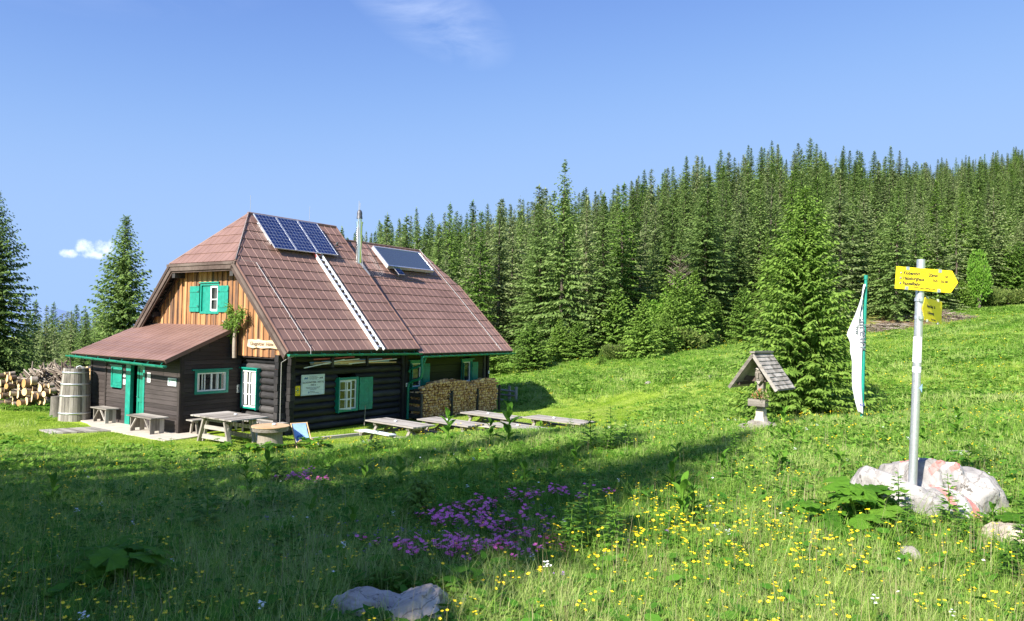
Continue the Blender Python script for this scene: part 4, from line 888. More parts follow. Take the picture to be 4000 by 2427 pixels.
# the broad old table by the gable
o=thing('garden_table','broad grey slatted table with splayed legs beside the lean-to window','table',(-9.1,23.75,-.31),PHI)
mb=MB(); TW,TD,TH=2.2,1.35,.84; n=13
for i in range(n): mb.b2((-TD/2+random.uniform(-.01,.01),-TW/2+TW*i/n,TH-.04),(TD/2+random.uniform(-.01,.01),-TW/2+TW*(i+1)/n-.008,TH))
mb.build('table_top',M['greyx'],o)
for s in (-1,1):
    x_=s*.47; mb=MB(); mb.b2((x_-.03,-.75,TH-.16),(x_+.03,.75,TH-.04)); mb.b2((x_-.03,-.7,.42),(x_+.03,.7,.54)); mb.build('cross_beam',M['grey'],o)
    mb=MB(); mb.b2((x_-.03,-.72,.1),(x_+.03,.72,.24)); mb.build('stretcher',M['grey'],o)
    for t in (-1,1):
        mb=MB(); mb.bar((x_+s*.05,t*.82,0),(x_+s*.04,t*.55,TH-.06),.07,.13,up=(1,0,0)); mb.bar((x_-s*.05,t*.74,0),(x_-s*.04,t*.5,TH-.06),.06,.1,up=(1,0,0)); mb.build('leg',M['greyz'],o)
pebble('white stone on the broad grey table by the lean-to',-8.95,23.9,-.31+TH+.002)
# bench behind it along the lean-to side wall
o=hthing('wall_bench','narrow grey bench along the lean-to side wall under its window','bench',-1.35,2.15,-.31)
mb=MB()
for i in range(2): mb.b2((-.95,-.2+.2*i,.46),(.95,-.01+.2*i,.5))
mb.build('seat',M['grey'],o)
for s in (-.75,.75):
    mb=MB(); mb.b2((s-.03,-.18,.4),(s+.03,.18,.46)); mb.build('cross_beam',M['grey'],o)
    for t in (-1,1): mb=MB(); mb.bar((s,t*.2,0),(s,t*.12,.42),.06,.07,up=(1,0,0)); mb.build('leg',M['greyz'],o)
o=hthing('slatted_bench','slatted bench seat against the sunny log wall behind the round table','bench',-.42,.75,-.33)
mb=MB()
for i in range(15): mb.b2((-.3,-1.05+.14*i,.40),(.1,-1.05+.14*i+.085,.43))
mb.b2((.1,-1.05,.40),(.3,1.05,.44)); mb.build('seat',M['grey'],o)
for t in (-.8,.8): mb=MB(); mb.b2((-.2,t-.05,0),(.25,t+.05,.4)); mb.build('leg',M['greydk'],o)
# round table on a stump
o=thing('round_table','round brown table top on a stout grey stump near the deck chair','table',(-7.28,22.3,gz(-7.28,22.3)-.04),.3)
mb=MB(); mb.tube([(0,0,0),(0,0,.3),(0,0,.6)],[.43,.37,.36],22); mb.build('stump',M['stumpw'],o)
mb=MB(); mb.tube([(0,0,.6),(0,0,.72)],[.53,.54],28); mb.build('rim',M['grey'],o); mb=MB(); mb.tube([(0,0,.722),(0,0,.75)],[.56,.56],32); mb.build('table_top',M['tabletop'],o)
pebble('grey pointed stone on the round table',-7.2,22.4,o.location.z+.752,.06)
# deck chair
o=thing('deck_chair','pale blue deck chair with blue letters in front of the log wall','deck chair',(-6.42,22.75,gz(-6.42,22.75)-.02),.62); o.scale=(.85,.85,.78)
for s in (-1,1):
    mb=MB(); mb.tube([(s*.3,-.35,.0),(s*.3,.42,.95)],.022,7); mb.build('frame_rail',M['beech'],o); mb=MB(); mb.tube([(s*.26,.42,.0),(s*.26,-.5,.42)],.02,7); mb.build('frame_rail',M['beech'],o)
mb=MB(); mb.tube([(-.32,.42,.95),(.32,.42,.95)],.02,7); mb.tube([(-.3,-.5,.42),(.3,-.5,.42)],.02,7); mb.build('cross_rail',M['beech'],o)
V=[];F=[]; n=14
for i in range(n+1):
    t=i/n; y=.41-.91*t; z=.95-.53*t-math.sin(math.pi*t)*.34
    V+= [(-.255,y,z),(.255,y,z)]
for i in range(n): F.append((2*i,2*i+1,2*i+3,2*i+2))
mb=MB(); mb.add(V,F,.5,0,True); sl_=mb.build('sling',M['bluecloth'],o)
text('lettering','gö',.27,M['blueink'],o,(-.2,-.02,.42),(R(42),0,0),ext=.02)
# --- vat and stump
bx,by=-16.7,28.1; o=thing('wooden_vat','tall tapering grey wooden vat with iron hoops left of the hut','vat',(bx,by,gz(bx,by)-.05))
for i in range(1):
    mb=MB(); ns=22
    for j in range(ns):
        a0_,a1_=2*math.pi*j/ns,2*math.pi*(j+.94)/ns; V=[]
        for z,r in ((0,.55),(.7,.525),(1.4,.49),(2.05,.43)):
            for a in (a0_,(a0_+a1_)/2,a1_): V.append((r*math.cos(a),r*math.sin(a),z))
            for a in (a1_,a0_): V.append(((r-.05)*math.cos(a),(r-.05)*math.sin(a),z))
        F=[]
        for k in range(3):
            for q in range(5): F.append((k*5+q,k*5+(q+1)%5,(k+1)*5+(q+1)%5,(k+1)*5+q))
        F+= [(0,1,2,3,4),(15,16,17,18,19)]; mb.add(V,F)
    mb.tube([(0,0,1.9),(0,0,1.95)],[.4,.4],22,cap=True); mb.build('stave',M['greyz'],o)
for z in (.32,.98,1.42,1.86):
    r=float(np.interp(z+.03,[0,.7,1.4,2.05],[.55,.525,.49,.43]))+.008; mb=MB(); mb.lathe([(r-.0,z),(r+.008,z),(r+.003,z+.06),(r-.006,z+.06)],26); mb.build('hoop',M['galv'],o)
mb=MB(); mb.tube([(.1,-.1,1.95),(.12,-.15,2.1),(.2,-.1,2.14),(.3,0,2.05),(.35,.1,1.95)],.02,6); mb.build('hose',M['sheet'],o)
mb=MB(); mb.tube([(0,0,0),(.01,0,.4),(0,.01,.86)],[.25,.225,.215],16,mi=0); tag(mb.build('tree_stump',M['greyz'],None,loc=(-17.8,28.75,gz(-17.8,28.75)-.04)),'short upright pale stump standing left of the tall vat','stump')
# --- log blocks
BLOCKS=[(-21.13, -0.02, 0.32, 0.34), (-20.76, -0.11, 0.28, 0.24), (-20.46, -0.03, 0.3, 0.3), (-20.17, 0.06, 0.28, 0.36), (-19.94, 0.2, 0.26, 0.38), (-19.72, 0.01, 0.26, 0.24), (-19.54, 0.05, 0.2, 0.3), (-21.15, 0.27, 0.28, 0.22), (-20.82, 0.14, 0.28, 0.22), (-20.54, 0.31, 0.29, 0.34), (-20.24, 0.44, 0.29, 0.32), (-19.97, 0.32, 0.28, 0.3), (-19.71, 0.27, 0.26, 0.26), (-19.45, 0.37, 0.26, 0.26), (-21.11, 0.51, 0.26, 0.24), (-20.84, 0.36, 0.25, 0.24), (-20.58, 0.55, 0.24, 0.12), (-20.29, 0.78, 0.32, 0.38), (-19.99, 0.57, 0.3, 0.26), (-19.7, 0.61, 0.3, 0.34), (-19.48, 0.53, 0.26, 0.24), (-19.2, 0.52, 0.24, 0.28), (-20.94, 0.66, 0.42, 0.24), (-20.58, 0.69, 0.3, 0.16), (-21.29, 0.79, 0.28, 0.3), (-21.08, 0.96, 0.33, 0.36), (-20.03, 0.9, 0.24, 0.38), (-20.71, 0.85, 0.3, 0.16), (-20.87, 0.84, 0.2, 0.16), (-20.67, 0.83, 0.18, 0.22), (-19.46, 0.71, 0.26, 0.16), (-19.26, 0.72, 0.18, 0.2), (-21.32, -0.09, 0.12, 0.3), (-21.31, 0.47, 0.12, 0.24), (-21.31, 0.23, 0.12, 0.24), (-21.19, 1.18, 0.14, 0.12), (-21.0, 1.19, 0.15, 0.15), (-20.86, 1.02, 0.22, 0.2), (-21.32, 1.09, 0.18, 0.22)]
random.seed(21)
blk=[]
for v_ in range(5):
    mb=MB(); k=random.uniform(.92,1.08); P=[Vector((-.5,0,0)),Vector((-.17,.01,0)),Vector((.17,0,.01)),Vector((.5,0,0))]; mb.tube(P,[.5,.48*k,.5,.47],14,cap=False)
    mb.add([(-.5,.5*math.cos(2*math.pi*j/14),.5*math.sin(2*math.pi*j/14)) for j in range(14)],[tuple(range(14))],None,1); mb.add([(.5,.47*math.cos(2*math.pi*j/14),.47*math.sin(2*math.pi*j/14)) for j in range(14)],[tuple(range(14))],None,1)
    blk.append(mb.mesh('log_block',[M['bark'],M['endgrain']]))
blabs={8:'',}
for i,(x,z,w_2,h_2) in enumerate(BLOCKS):
    dx=.05 if i%2 else -.05
    o=newobj('log_block',blk[i%5],None,(x,30.75+random.uniform(-.08,.12),z),(random.uniform(0,6),random.uniform(-.08,.08),.95+random.uniform(-.35,.25))); s=h_2*1.0; o.scale=(max(w_2*.95,.2),s,s)
    row=('left' if x<-20.75 else ('middle' if x<-20. else 'right'))+' part,'; row=row+' in the bottom row' if z<.15 else (row+' middle rows' if z<.6 else row+' upper rows'); row2='in the bottom row' if z<.15 else ('in the middle rows' if z<.6 else 'in the upper rows')
    lab='sawn log block, '+row+' of the pile at far left'
    if i==21: lab='sawn log block at the right end of the pile, top of its row'
    if i==26: lab='upright log block standing on top of the block pile'
    if i==0: lab='large sawn block with bright cut face at the bottom left of the pile'
    if i in (35,36): lab='small round log at the very top of the block pile, '+('left one of two' if i==35 else 'right one of two')
    tag(o,lab,'log','sawn log blocks piled at the left')
for i in range(14):
    x=-21.75-.3*(i%4)+random.uniform(-.04,.04); z=.0+.3*(i//4); o=newobj('log_block',blk[i%5],None,(x,30.9,z),(random.uniform(0,6),0,.9)); o.scale=(.3,.3,.3); tag(o,'sawn round log block in the rows at the left edge of the block pile','log','sawn log blocks piled at the left')
# backing rows so the pile is thick
for i in range(0):
    x=-21.2+.3*(i%8); z=-.02+.3*(i//8); o=newobj('log_block',blk[i%5],None,(x,31.15,z),(random.uniform(0,6),0,.3+random.uniform(-.3,.3))); o.scale=(.28,.31,.31); tag(o,'sawn round log block in the hidden back row of the block pile','log','sawn log blocks piled at the left')
# --- branch heap behind
random.seed(5); mb=MB()
for i in range(420):
    x=random.uniform(-22.2,-19.5); top=1.25-max(0,(-21.2-x))*.75; z=random.uniform(-.3,top); y=33+random.uniform(-.3,.7)
    L_=random.uniform(.5,1.3); a=random.uniform(-.75,.15) if random.random()<.8 else random.uniform(.2,1.); b=random.uniform(-.5,.5); d=Vector((math.cos(a)*math.cos(b),math.sin(b)*math.cos(a)-.25,math.sin(a)))*L_
    p=Vector((x,y,z)); r=random.choice((.02,.03,.045,.06)); mid=p+d*.5+Vector((0,0,random.uniform(-.05,.07))); mb.tube([p-d*.5,mid-d*.1,p+d*.5],[r,r*.9,r*.6],6)
for i in range(9):
    x=random.uniform(-21.6,-19.6); mb.tube([(x,32.9,1.1),(x+random.uniform(-.1,.25),32.8,1.5+random.uniform(0,.3))],[.035,.02],6)
tag(mb.build('branch_heap',M['bark']),'heap of grey cut branches behind the log blocks and the vat','branch heap',kind='stuff')
ends=[]
for v_ in range(5):
    mb=MB(); mb.tube([(0,-.5,0),(0,.5,0)],[.5,.48],11,cap=False); mb.add([(.5*math.cos(2*math.pi*j/11),-.5,.5*math.sin(2*math.pi*j/11)) for j in range(11)],[tuple(range(11))],None,1); ends.append(mb.mesh('stacked_log',[M['bark'],M['endgrain']]))
for i in range(110):
    x=random.uniform(-19.55,-17.2); z=-.3+random.random()*1.68; r=random.uniform(.05,.10); o=newobj('stacked_log',ends[i%5],None,(x,33.1+random.uniform(-.1,.1),z),(0,0,random.uniform(-.35,.25))); o.scale=(r*2,.9,r*2)
    tag(o,'thin round log in the stack between the vat and the hut','log','round logs stacked behind the vat')
# --- firewood stacks
random.seed(31)
def stop(u):
    us=[5.55,6.13,6.46,6.9,7.82,8.51,9.4,9.75,10.03,10.56,11.43,11.6]; zs=[.80,.82,.95,1.13,1.19,1.17,1.0,.9,1.06,1.12,1.05,.9]; return float(np.interp(u,us,zs))
pieces=[]
for v_ in range(9):
    mb=MB(); n=(3,4,3,4,5,3,4,4,3)[v_]; r=random.Random(v_); P=[(.5*math.cos(2*math.pi*(j+r.uniform(-.25,.25))/n),-.5,.5*math.sin(2*math.pi*(j+r.uniform(-.25,.25))/n)*.85) for j in range(n)]
    mb.prism(P,(0,1,0),rnd=.35+.4*r.random()); pieces.append(mb.mesh('firewood_piece',M['cut']))
gpos=[]; u=5.7
zz=-.33; row=0
while zz<1.25:
    u=6.22+(.05 if row%2 else 0)
    while u<11.55:
        if zz<stop(u)-.04: gpos.append((u,zz))
        u+=random.uniform(.115,.15)
    zz+=.108; row+=1
random.shuffle(gpos); FV0=-.66
mbS=MB()
for i,(u,z) in enumerate(gpos):
    s=random.uniform(.105,.15); d=random.uniform(-.05,.05); rot=random.uniform(0,6.28)
    bay='left' if u<8.05 else ('middle' if u<9.95 else 'right')
    if i<300:
        o=newobj('firewood_piece',pieces[i%9]); p=hw(u,FV0+d,z+.04+random.uniform(-.02,.02)); 
        o.matrix_world=Matrix.Translation(p)@RB@Matrix.Rotation(random.uniform(-.12,.12),4,'Z')@Matrix.Rotation(rot,4,'Y')@Matrix.Diagonal((s,.33,s,1))
        hz='bottom' if z<.1 else ('middle' if z<.55 else 'top'); sd={'left':6.95,'middle':9.0,'right':10.75}[bay]; tag(o,'split firewood in the %s layers, %s half of the %s wood bay'%(hz,'left' if u<sd else 'right',bay),'firewood','split firewood stacked in the %s bay under the eaves'%bay)
    else:
        me=pieces[i%9]; T_=Matrix.Translation(Vector((u,FV0+d,z+.04)))@Matrix.Rotation(rot,4,'Y')@Matrix.Diagonal((s,.33,s,1))
        mbS.add([T_@v.co for v in me.vertices],[tuple(p.vertices) for p in me.polygons],.35+.4*random.random())
for i in range(110): # pieces lying lengthways on top
    u=random.uniform(6.35,11.4); mbS.bar((u-.17,FV0+random.uniform(-.1,.15),stop(u)+random.uniform(-.06,.03)),(u+.16,FV0+random.uniform(-.1,.15),stop(u)+random.uniform(-.04,.05)),.09,.08)
mbS.b2((6.25,-.6,-.36),(8.05,-.28,.9),mi=1); mbS.b2((8.05,-.6,-.36),(11.5,-.28,.85),mi=1)  # dark backing boxes paint the shade in the gaps between pieces
for i in range(60): z=random.uniform(-.3,.78); v=random.uniform(-.6,-.22); mbS.bar((6.14,v,z),(6.45,v,z+random.uniform(-.02,.02)),.1,.09)
o=mbS.build('firewood_filling',[M['cut'],M['greydk']]); o.location=hw(0,0,0); o.rotation_euler=(0,0,PHI); tag(o,'rest of the split firewood filling the stacks under the eaves, over a dark backing painting the gap shade','firewood',kind='stuff')
for i,(u,zt_) in enumerate(((6.13,.74),(8.1,.76),(9.93,.74),(11.62,.82))):
    o=hthing('stack_post',['leftmost dark post with slats closing the end of the wood stacks','second dark post from the left between the wood stacks','third dark post between the middle and right wood stacks','dark post at the right end of the wood stacks'][i],'post',u,FV0-.2,-.36,'dark posts of the wood stacks'); mb=MB(); mb.b2((-.045,-.04,0),(.045,.04,zt_+.36)); mb.build('upright',M['greydk'],o)
    if i in (0,):
        mb=MB()
        for z in (.08,.38,.68,.95): mb.b2((-.07,.0,z),(-.045,.62,z+.17))
        mb.build('slat',M['greydk'],o)
    elif i==1:
        mb=MB()
        for z in (.45,.7,.9): mb.b2((-.17,-.0,z),(-.045,.03,z+.12))
        mb.build('slat',M['greydk'],o)
# --- rail fence behind the hut
o=thing('rail_fence','low grey rail fence at the meadow beyond the wood stacks','fence',(-1.4,41.0,gz(-1.4,41)),0)
for (x,y) in ((-.0,.3),(1.35,-.6),(1.72,-1.1)): mb=MB(); gzr=gz(o.location.x+x,o.location.y+y)-o.location.z; mb.tube([(x,y,gzr-.1),(x,y,gzr+.82)],[.085,.075],8); mb.build('fence_post',M['greyz'],o)
mb=MB(); 
for z0_,z1_ in ((.68,.6),(.42,.36),(.14,.05)): mb.tube([(-2.5,1.2,z0_+.05),(-.2,.3,z0_),(1.75,-1.0,z1_)],[.055,.06,.05],7)
mb.build('rail',M['greyx'],o)
# --- wayside shrine
sx_,sy_=4.84,14.1; o=thing('wayside_shrine','wayside cross under a little shingled roof on a base of white stones','wayside shrine',(sx_,sy_,gz(sx_,sy_)-.02),-.75)
mb=MB(); rs=random.Random(8)
for i in range(60):
    a=rs.uniform(0,6.28); rr=.40*math.sqrt(rs.random()); z=.02+.2*(1-rr/.36)*rs.uniform(.4,1.1); s=rs.uniform(.05,.1); V=[]
    mb.lathe([(0,-s*.6),(s*.8,-s*.45),(s*1.1,0),(s*.8,s*.45),(.0,s*.6)],7,(rr*math.cos(a)*1.15,rr*math.sin(a),z),smooth=False)
mb.lathe([(.42,-.05),(.34,.07),(.16,.17),(0,.2)],12); mb.build('stone_base',M['lime'],o)
mb=MB(); mb.prism([(-.11,-.085,.14),(.11,-.085,.14),(.08,-.085,.26),(-.08,-.085,.26)],(0,.17,0)); mb.b2((-.075,-.075,.26),(.075,.075,.40)); mb.build('plinth',M['concrete'],o)
mb=MB(); mb.b2((-.062,-.06,.40),(.062,.06,1.42)); mb.build('post',M['greyz'],o)
mb=MB(); mb.b2((-.33,-.05,.93),(.33,.03,1.03)); mb.b2((-.36,-.3,.86),(-.30,.36,.91)); mb.b2((.30,-.3,.86),(.36,.36,.91)); mb.build('cross_arm',M['barge'],o)
mb=MB() # carved relief head
mb.lathe([(0,-.17),(.05,-.165),(.085,-.1),(.1,0),(.1,.1),(.075,.17),(0,.2)],12,(0,-.06,1.06)); mb.b2((-.018,-.19,1.0),(.018,-.15,1.10)); mb.tube([(-.09,-.12,1.16),(-.03,-.165,1.185),(.03,-.165,1.17),(.09,-.12,1.18)],.013,5); mb.tube([(-.09,-.13,1.19),(0,-.17,1.165),(.09,-.13,1.15)],.012,5); mb.box((-.04,-.155,1.1),(.03,.02,.012)); mb.box((.04,-.155,1.1),(.03,.02,.012)); mb.box((0,-.155,.97),(.05,.02,.012)); mb.prism([(-.05,-.15,.95),(.05,-.15,.95),(.0,-.13,.88)],(0,.05,0))
mb.build('carved_relief',M['grey'],o)
mb=MB(); mb.b2((-.03,-.066,.73),(.03,-.06,.80)); mb.build('plaque',M['redp'],o)
mb=MB(); mb.b2((-.17,-.22,.47),(.17,-.06,.60)); mb.build('planter',M['greyx'],o)
for s in (-1,1):
    mb=MB(); n=9; x0_,z0_,x1_,z1_=s*.47,.82,0,1.47
    for i in range(n):
        t0,t1=i/n,(i+1.25)/n; t1=min(t1,1.02)
        for j in range(8):
            y0_=-.4+.8*j/8; a=Vector((x0_+(x1_-x0_)*t0,y0_,z0_+(z1_-z0_)*t0)); b=Vector((x0_+(x1_-x0_)*t1,y0_,z0_+(z1_-z0_)*t1)); nn=Vector((s*.8,0,.6)); of=rs.uniform(0,.006)
            mb.add([a+nn*(.022+of),a+nn*(.008),b+nn*.006,b+nn*.0,a+nn*(.022+of)+Vector((0,.096,0)),a+nn*.008+Vector((0,.096,0)),b+nn*.006+Vector((0,.096,0)),b+nn*0+Vector((0,.096,0))],[(0,2,6,4),(1,5,7,3),(0,4,5,1),(2,3,7,6),(0,1,3,2),(4,6,7,5)])
    mb.bar((x0_,-.4,z0_-.02),(x1_,-.4,z1_-.02),.03,.06,up=(0,0,1)); mb.bar((x0_,.4,z0_-.02),(x1_,.4,z1_-.02),.03,.06); mb.bar((x0_,0,z0_-.02),(x1_,0,z1_-.02),.78,.02,up=(s*.8,0,.6))
    mb.build('shingle_roof',M['greyx'],o)
mb=MB(); mb.bar((0,-.43,1.5),(0,.43,1.5),.1,.035); mb.build('ridge_board',M['grey'],o)
o=thing('flower_arrangement','dried flowers and green sprigs in the planter of the wayside shrine','flowers',(sx_-.05,sy_-.14,gz(sx_,sy_)+.58),-.75)
mb=MB()
for c,s,nn_,mi in (((0,0,.07),(.13,.06,.06),260,0),((-.09,-.04,.06),(.04,.03,.02),16,1),((0,0,.08),(.1,.04,.05),70,2)):
    V,F=sprigs(nn_,c,s,nn_,.09,.014); b=len(mb.v); mb.v+=[tuple(v) for v in V]
    for f in F: mb.f.append(tuple(x+b for x in f)); mb.r.append(random.random()); mb.m.append(mi); mb.sm.append(False)
mb.build('sprigs',[M['sprucel'],M['redp'],M['seed']],o)
# --- flag
fx,fy=6.92,14.35; fz=gz(fx,fy); o=thing('flag','narrow white flag hanging limp from a green pole behind the shrine','flag',(fx,fy,fz),0)
mb=MB(); mb.tube([(-.02,0,-.1),(.035,0,4.77-fz)],[.031,.029],12); mb.tube([(.03,0,4.70-fz),(.034,0,4.78-fz)],[.036,.036],10); mb.build('flag_pole',M['green'],o)
zl=[4.60,4.45,4.2,3.95,3.72,3.60,3.50,3.42,3.3,3.1,2.8,2.57,2.3,2.09]; xl=[6.905,6.85,6.79,6.72,6.64,6.60,6.655,6.68,6.665,6.69,6.665,6.665,6.73,6.80]; xr=[6.915,6.90,6.89,6.88,6.875,6.87,6.865,6.865,6.865,6.87,6.88,6.885,6.89,6.895]
nz_,nx_=40,14; V=[];F=[]
for i in range(nz_+1):
    z=4.60+(2.09-4.60)*i/nz_; a=float(np.interp(-z,[-q for q in zl],xl)); b=float(np.interp(-z,[-q for q in zl],xr))
    for j in range(nx_+1):
        t=j/nx_; V.append((a+(b-a)*t-fx,-.045+.05*math.sin(t*7+z*2.2)*(1-t)+.03*math.sin(z*4+t*3),z-fz-(0 if z>2.2 else .03*t)))
for i in range(nz_):
    for j in range(nx_): q=i*(nx_+1)+j; F.append((q,q+1,q+nx_+2,q+nx_+1))
mb=MB(); mb.add(V,F,.5,0,True); cl=mb.build('flag_cloth',M['white'],o); s_=cl.modifiers.new('thickness','SOLIDIFY'); s_.thickness=.004
def cloth_y(x,z):
    a=float(np.interp(-z,[-q for q in zl],xl)); b=float(np.interp(-z,[-q for q in zl],xr)); t=min(max((x-a)/(b-a+1e-6),0),1)
    return -.045+.05*math.sin(t*7+z*2.2)*(1-t)+.03*math.sin(z*4+t*3)
def onflag(o_):
    T_=o_.matrix_basis.copy(); me=o_.data
    for v in me.vertices:
        p=T_@v.co; v.co=Vector((p.x,cloth_y(p.x+fx,p.z+fz)-.008+(p.y-T_.translation.y)*.5,p.z))
    o_.location=(0,0,0); o_.rotation_euler=(0,0,0); o_.scale=(1,1,1)
onflag(text('lettering','airewv',.20,M['grayink'],o,(-.13,0,3.92-fz),(R(90),R(86),0),mirror=False,ext=.001,sx=1.15,bold=.02)); onflag(text('lettering','jäver',.10,M['grayink'],o,(-.21,0,3.80-fz),(R(90),R(86),0),ext=.001))
mb=MB(); mb.prism([(-.13,0,4.12-fz),(-.09,0,4.2-fz),(-.05,0,4.12-fz),(-.10,0,4.04-fz)],(0,.004,0)); onflag(mb.build('emblem',M['violet'],o)); mb=MB(); mb.prism([(-.16,0,4.0-fz),(-.12,0,4.06-fz),(-.11,0,3.97-fz)],(0,.004,0)); onflag(mb.build('emblem',M['violet'],o)); onflag(text('lettering','16.0',.08,M['violet'],o,(-.14,0,2.22-fz),WV,bold=.02))
# --- boulders
def rock_mesh(name,lumps,mat,seed,sub=5,amp=.08,fr=3.,floor=-.3):
    bm=bmesh.new(); bmesh.ops.create_icosphere(bm,subdivisions=sub,radius=1)
    from mathutils import noise as mn
    off=Vector((seed*3.1,seed*1.7,seed*.9)); rq=random.Random(seed); PL_=[[(Vector((rq.gauss(0,1),rq.gauss(0,1),rq.gauss(.3,.8))).normalized(),rq.uniform(.60,1.0)) for _ in range(16)] for _l in lumps]
    for v in bm.verts:
        d=v.co.normalized(); best=.02
        for li,(c,r) in enumerate(lumps):
            c=Vector(c); # ray-ellipsoid from origin
            D=Vector((d.x/r[0],d.y/r[1],d.z/r[2])); O=Vector((-c.x/r[0],-c.y/r[1],-c.z/r[2])); A=D.dot(D); B=2*D.dot(O); C_=O.dot(O)-1; dd=B*B-4*A*C_
            if dd>0:
                q_=(-B+math.sqrt(dd))/(2*A)
                for pn,ph in PL_[li]:
                    dn=d.dot(pn)
                    if dn>1e-3:
                        k_=(ph*(r[0]*abs(pn.x)+r[1]*abs(pn.y)+r[2]*abs(pn.z))*.8+c.dot(pn))/dn
                        if k_>0: q_=min(q_,k_)
                best=max(best,q_)
        p=d*best
        nn=mn.fractal(p*fr+off,1.,2.,5)*amp+mn.noise(p*fr*.5+off*2)*amp*1.3
        cell=mn.voronoi(p*fr*1.1+off)[0]; nn+= -(cell[1]-cell[0]<.12)*amp*.25
        v.co=d*(best*(1+nn/ max(best,.3)))
    me=bpy.data.meshes.new(name); bm.to_mesh(me); bm.free(); me.materials.append(mat); me.polygons.foreach_set('use_smooth',[True]*len(me.polygons))
    return me
def rock(lab,x,y,lumps,mat='lime',seed=1,sub=5,amp=.06,rz=0,dz=0,fr=3.,name='boulder',cat='rock',group=None):
    o=newobj(name,rock_mesh(name,lumps,M[mat],seed,sub,amp,fr),None,(x,y,gz(x,y)+dz),(0,0,rz)); return tag(o,lab,cat,group)
rock('big pale boulder with red and white paint marks carrying the signpost',3.92,6.98,[((-.34,-.15,.0),(.38,.45,.42)),((.08,.1,.05),(.5,.5,.49)),((.40,.05,-.05),(.42,.45,.38)),((-.05,-.35,-.05),(.42,.35,.32)),((-.1,-.55,-.1),(.3,.3,.28))],'painted',8,6,.05,fr=3.).scale=(1.03,1.03,1.18)
rock('grey lichen-spotted boulder at the bottom edge of the picture',-.66,4.20,[((-.1,0,-.03),(.30,.28,.20)),((.15,-.05,0),(.24,.26,.21))],'limelilac',14,6,.06,fr=3.5,dz=.02)
rock('small white rock with rusty base in front of the big boulder',2.88,5.25,[((0,0,0),(.11,.11,.17))],'lime',7,4,.03,fr=7)
rock('lilac grey rock at the right edge half hidden by leaves',4.05,5.75,[((0,0,0),(.36,.3,.3)),((.2,-.1,0),(.3,.3,.24))],'limelilac',9,5,.05)
rock('flat white stone in the grass behind the big boulder',6.1,9.95,[((0,0,0),(.26,.2,.12))],'lime',11,4,.03,fr=6)
rock('flat grey stone in the grass at the edge of the shadow',1.46,8.3,[((0,0,0),(.17,.12,.07))],'lime',12,4,.02,fr=6)
rock('pale stone half sunk among the pink flowers',-.14,7.75,[((0,0,0),(.09,.08,.06))],'lime',13,3,.02,fr=6)
for i,(x,y,l) in enumerate(((4.09,41.9,'leftmost white stone in the sunny meadow beyond the tables'),(4.35,42,'second white stone from the left in the sunny meadow'),(6.36,41.2,'small white stone in the middle of the row across the meadow'),(7.3,38.7,'white stone nearest the tables in the sunny meadow'),(10.06,36.75,'rightmost white stone in the meadow left of the shrine'))): rock(l,x,y,[((0,0,0),(.2,.15,.14))],'lime',20+i,3,.03,fr=5,name='meadow_stone',group='white stones in the meadow')
# --- signpost
px_,py_=3.635,6.6; o=thing('signpost','galvanised signpost with yellow direction arrows standing on the painted boulder','signpost',(px_,py_,2.2),0)
mb=MB(); mb.tube([(-.005,0,-.15),(.06,0,2.12)],[.0365,.0355],24); mb.build('post',M['galv'],o)
mb=MB(); mb.tube([(.0315,0,1.19),(.0375,0,1.42)],[.0375,.0372],20,cap=False); mb.tube([(.0295,0,1.1),(.031,0,1.15)],[.0373,.0373],20,cap=False); mb.build('sticker',M['white'],o)
mb=MB(); mb.prism([(.035,-.0375,.96),(.065,-.03,1.0),(.06,-.032,.92)],(0,-.002,0)); mb.build('sticker',M['bluecloth'],o)
sg=newobj('direction_sign',None,o,(.055,-.05,1.935),(0,R(3.6),R(2)))
bpy.data.objects.remove(sg)
def arrow(W_,H_,tip,mat):
    mb=MB(); mb.prism([(-W_/2,0,-H_/2),(W_/2,0,-H_/2),(W_/2+tip,0,0),(W_/2,0,H_/2),(-W_/2,0,H_/2)],(0,-.004,0)); return mb.mesh('direction_sign',mat)
sg=newobj('direction_sign',arrow(.51,.2,.062,M['yellow']),o,(.055,-.048,1.935),(0,R(3.4),R(1.5)))
def onsign(tx,x,z,s,mat='black',al='LEFT',sxx=1): return text('lettering',tx,s,M[mat],sg,(x,-.0055,z),(R(90),0,0),al,.0006,sxx,bold=.028)
for i,tx in enumerate(('Klobentörl','Habsburghaus','Raxseilbahn')): onsign(tx,-.188,.033-.046*i,.043,sxx=.80)
onsign('20min',.13,.030,.043,sxx=.82,al='RIGHT'); onsign('1',.078,-.016,.043,sxx=.8); onsign('½',.091,-.014,.034,sxx=.8); onsign('h',.113,-.016,.043,sxx=.8); onsign('50',.222,.030,.034,al='RIGHT',sxx=.85); onsign('50,48',.222,-.016,.034,al='RIGHT',sxx=.85)
onsign('ÖGV',-.085,-.083,.019,sxx=1.1); onsign('Österr. Gebirgsverein',-.035,-.083,.017,sxx=.95)
for i in range(3): mb=MB(); mb.lathe([(.0,-.001),(.0088,-.001),(.0088,.001),(0,.001)],14); c=mb.build('route_dot',M['redp' if i==0 else 'violet'],sg,(-.208,-.0052,.044-.046*i),(R(90),0,0)); mb=MB(); mb.lathe([(.0,-.0016),(.0062,-.0016),(.0062,.0016),(0,.0016)],12); mb.build('route_dot',M['grayink' if i else 'galv'],sg,(-.208,-.0054,.044-.046*i),(R(90),0,0))
mb=MB(); mb.bar((.245,-.0055,.075),(.298,-.0055,0),.002,.004,up=(0,1,0)); mb.bar((.298,-.0055,0),(.245,-.0055,-.075),.002,.004,up=(0,1,0)); mb.build('arrow_line',M['black'],sg)
mb=MB()
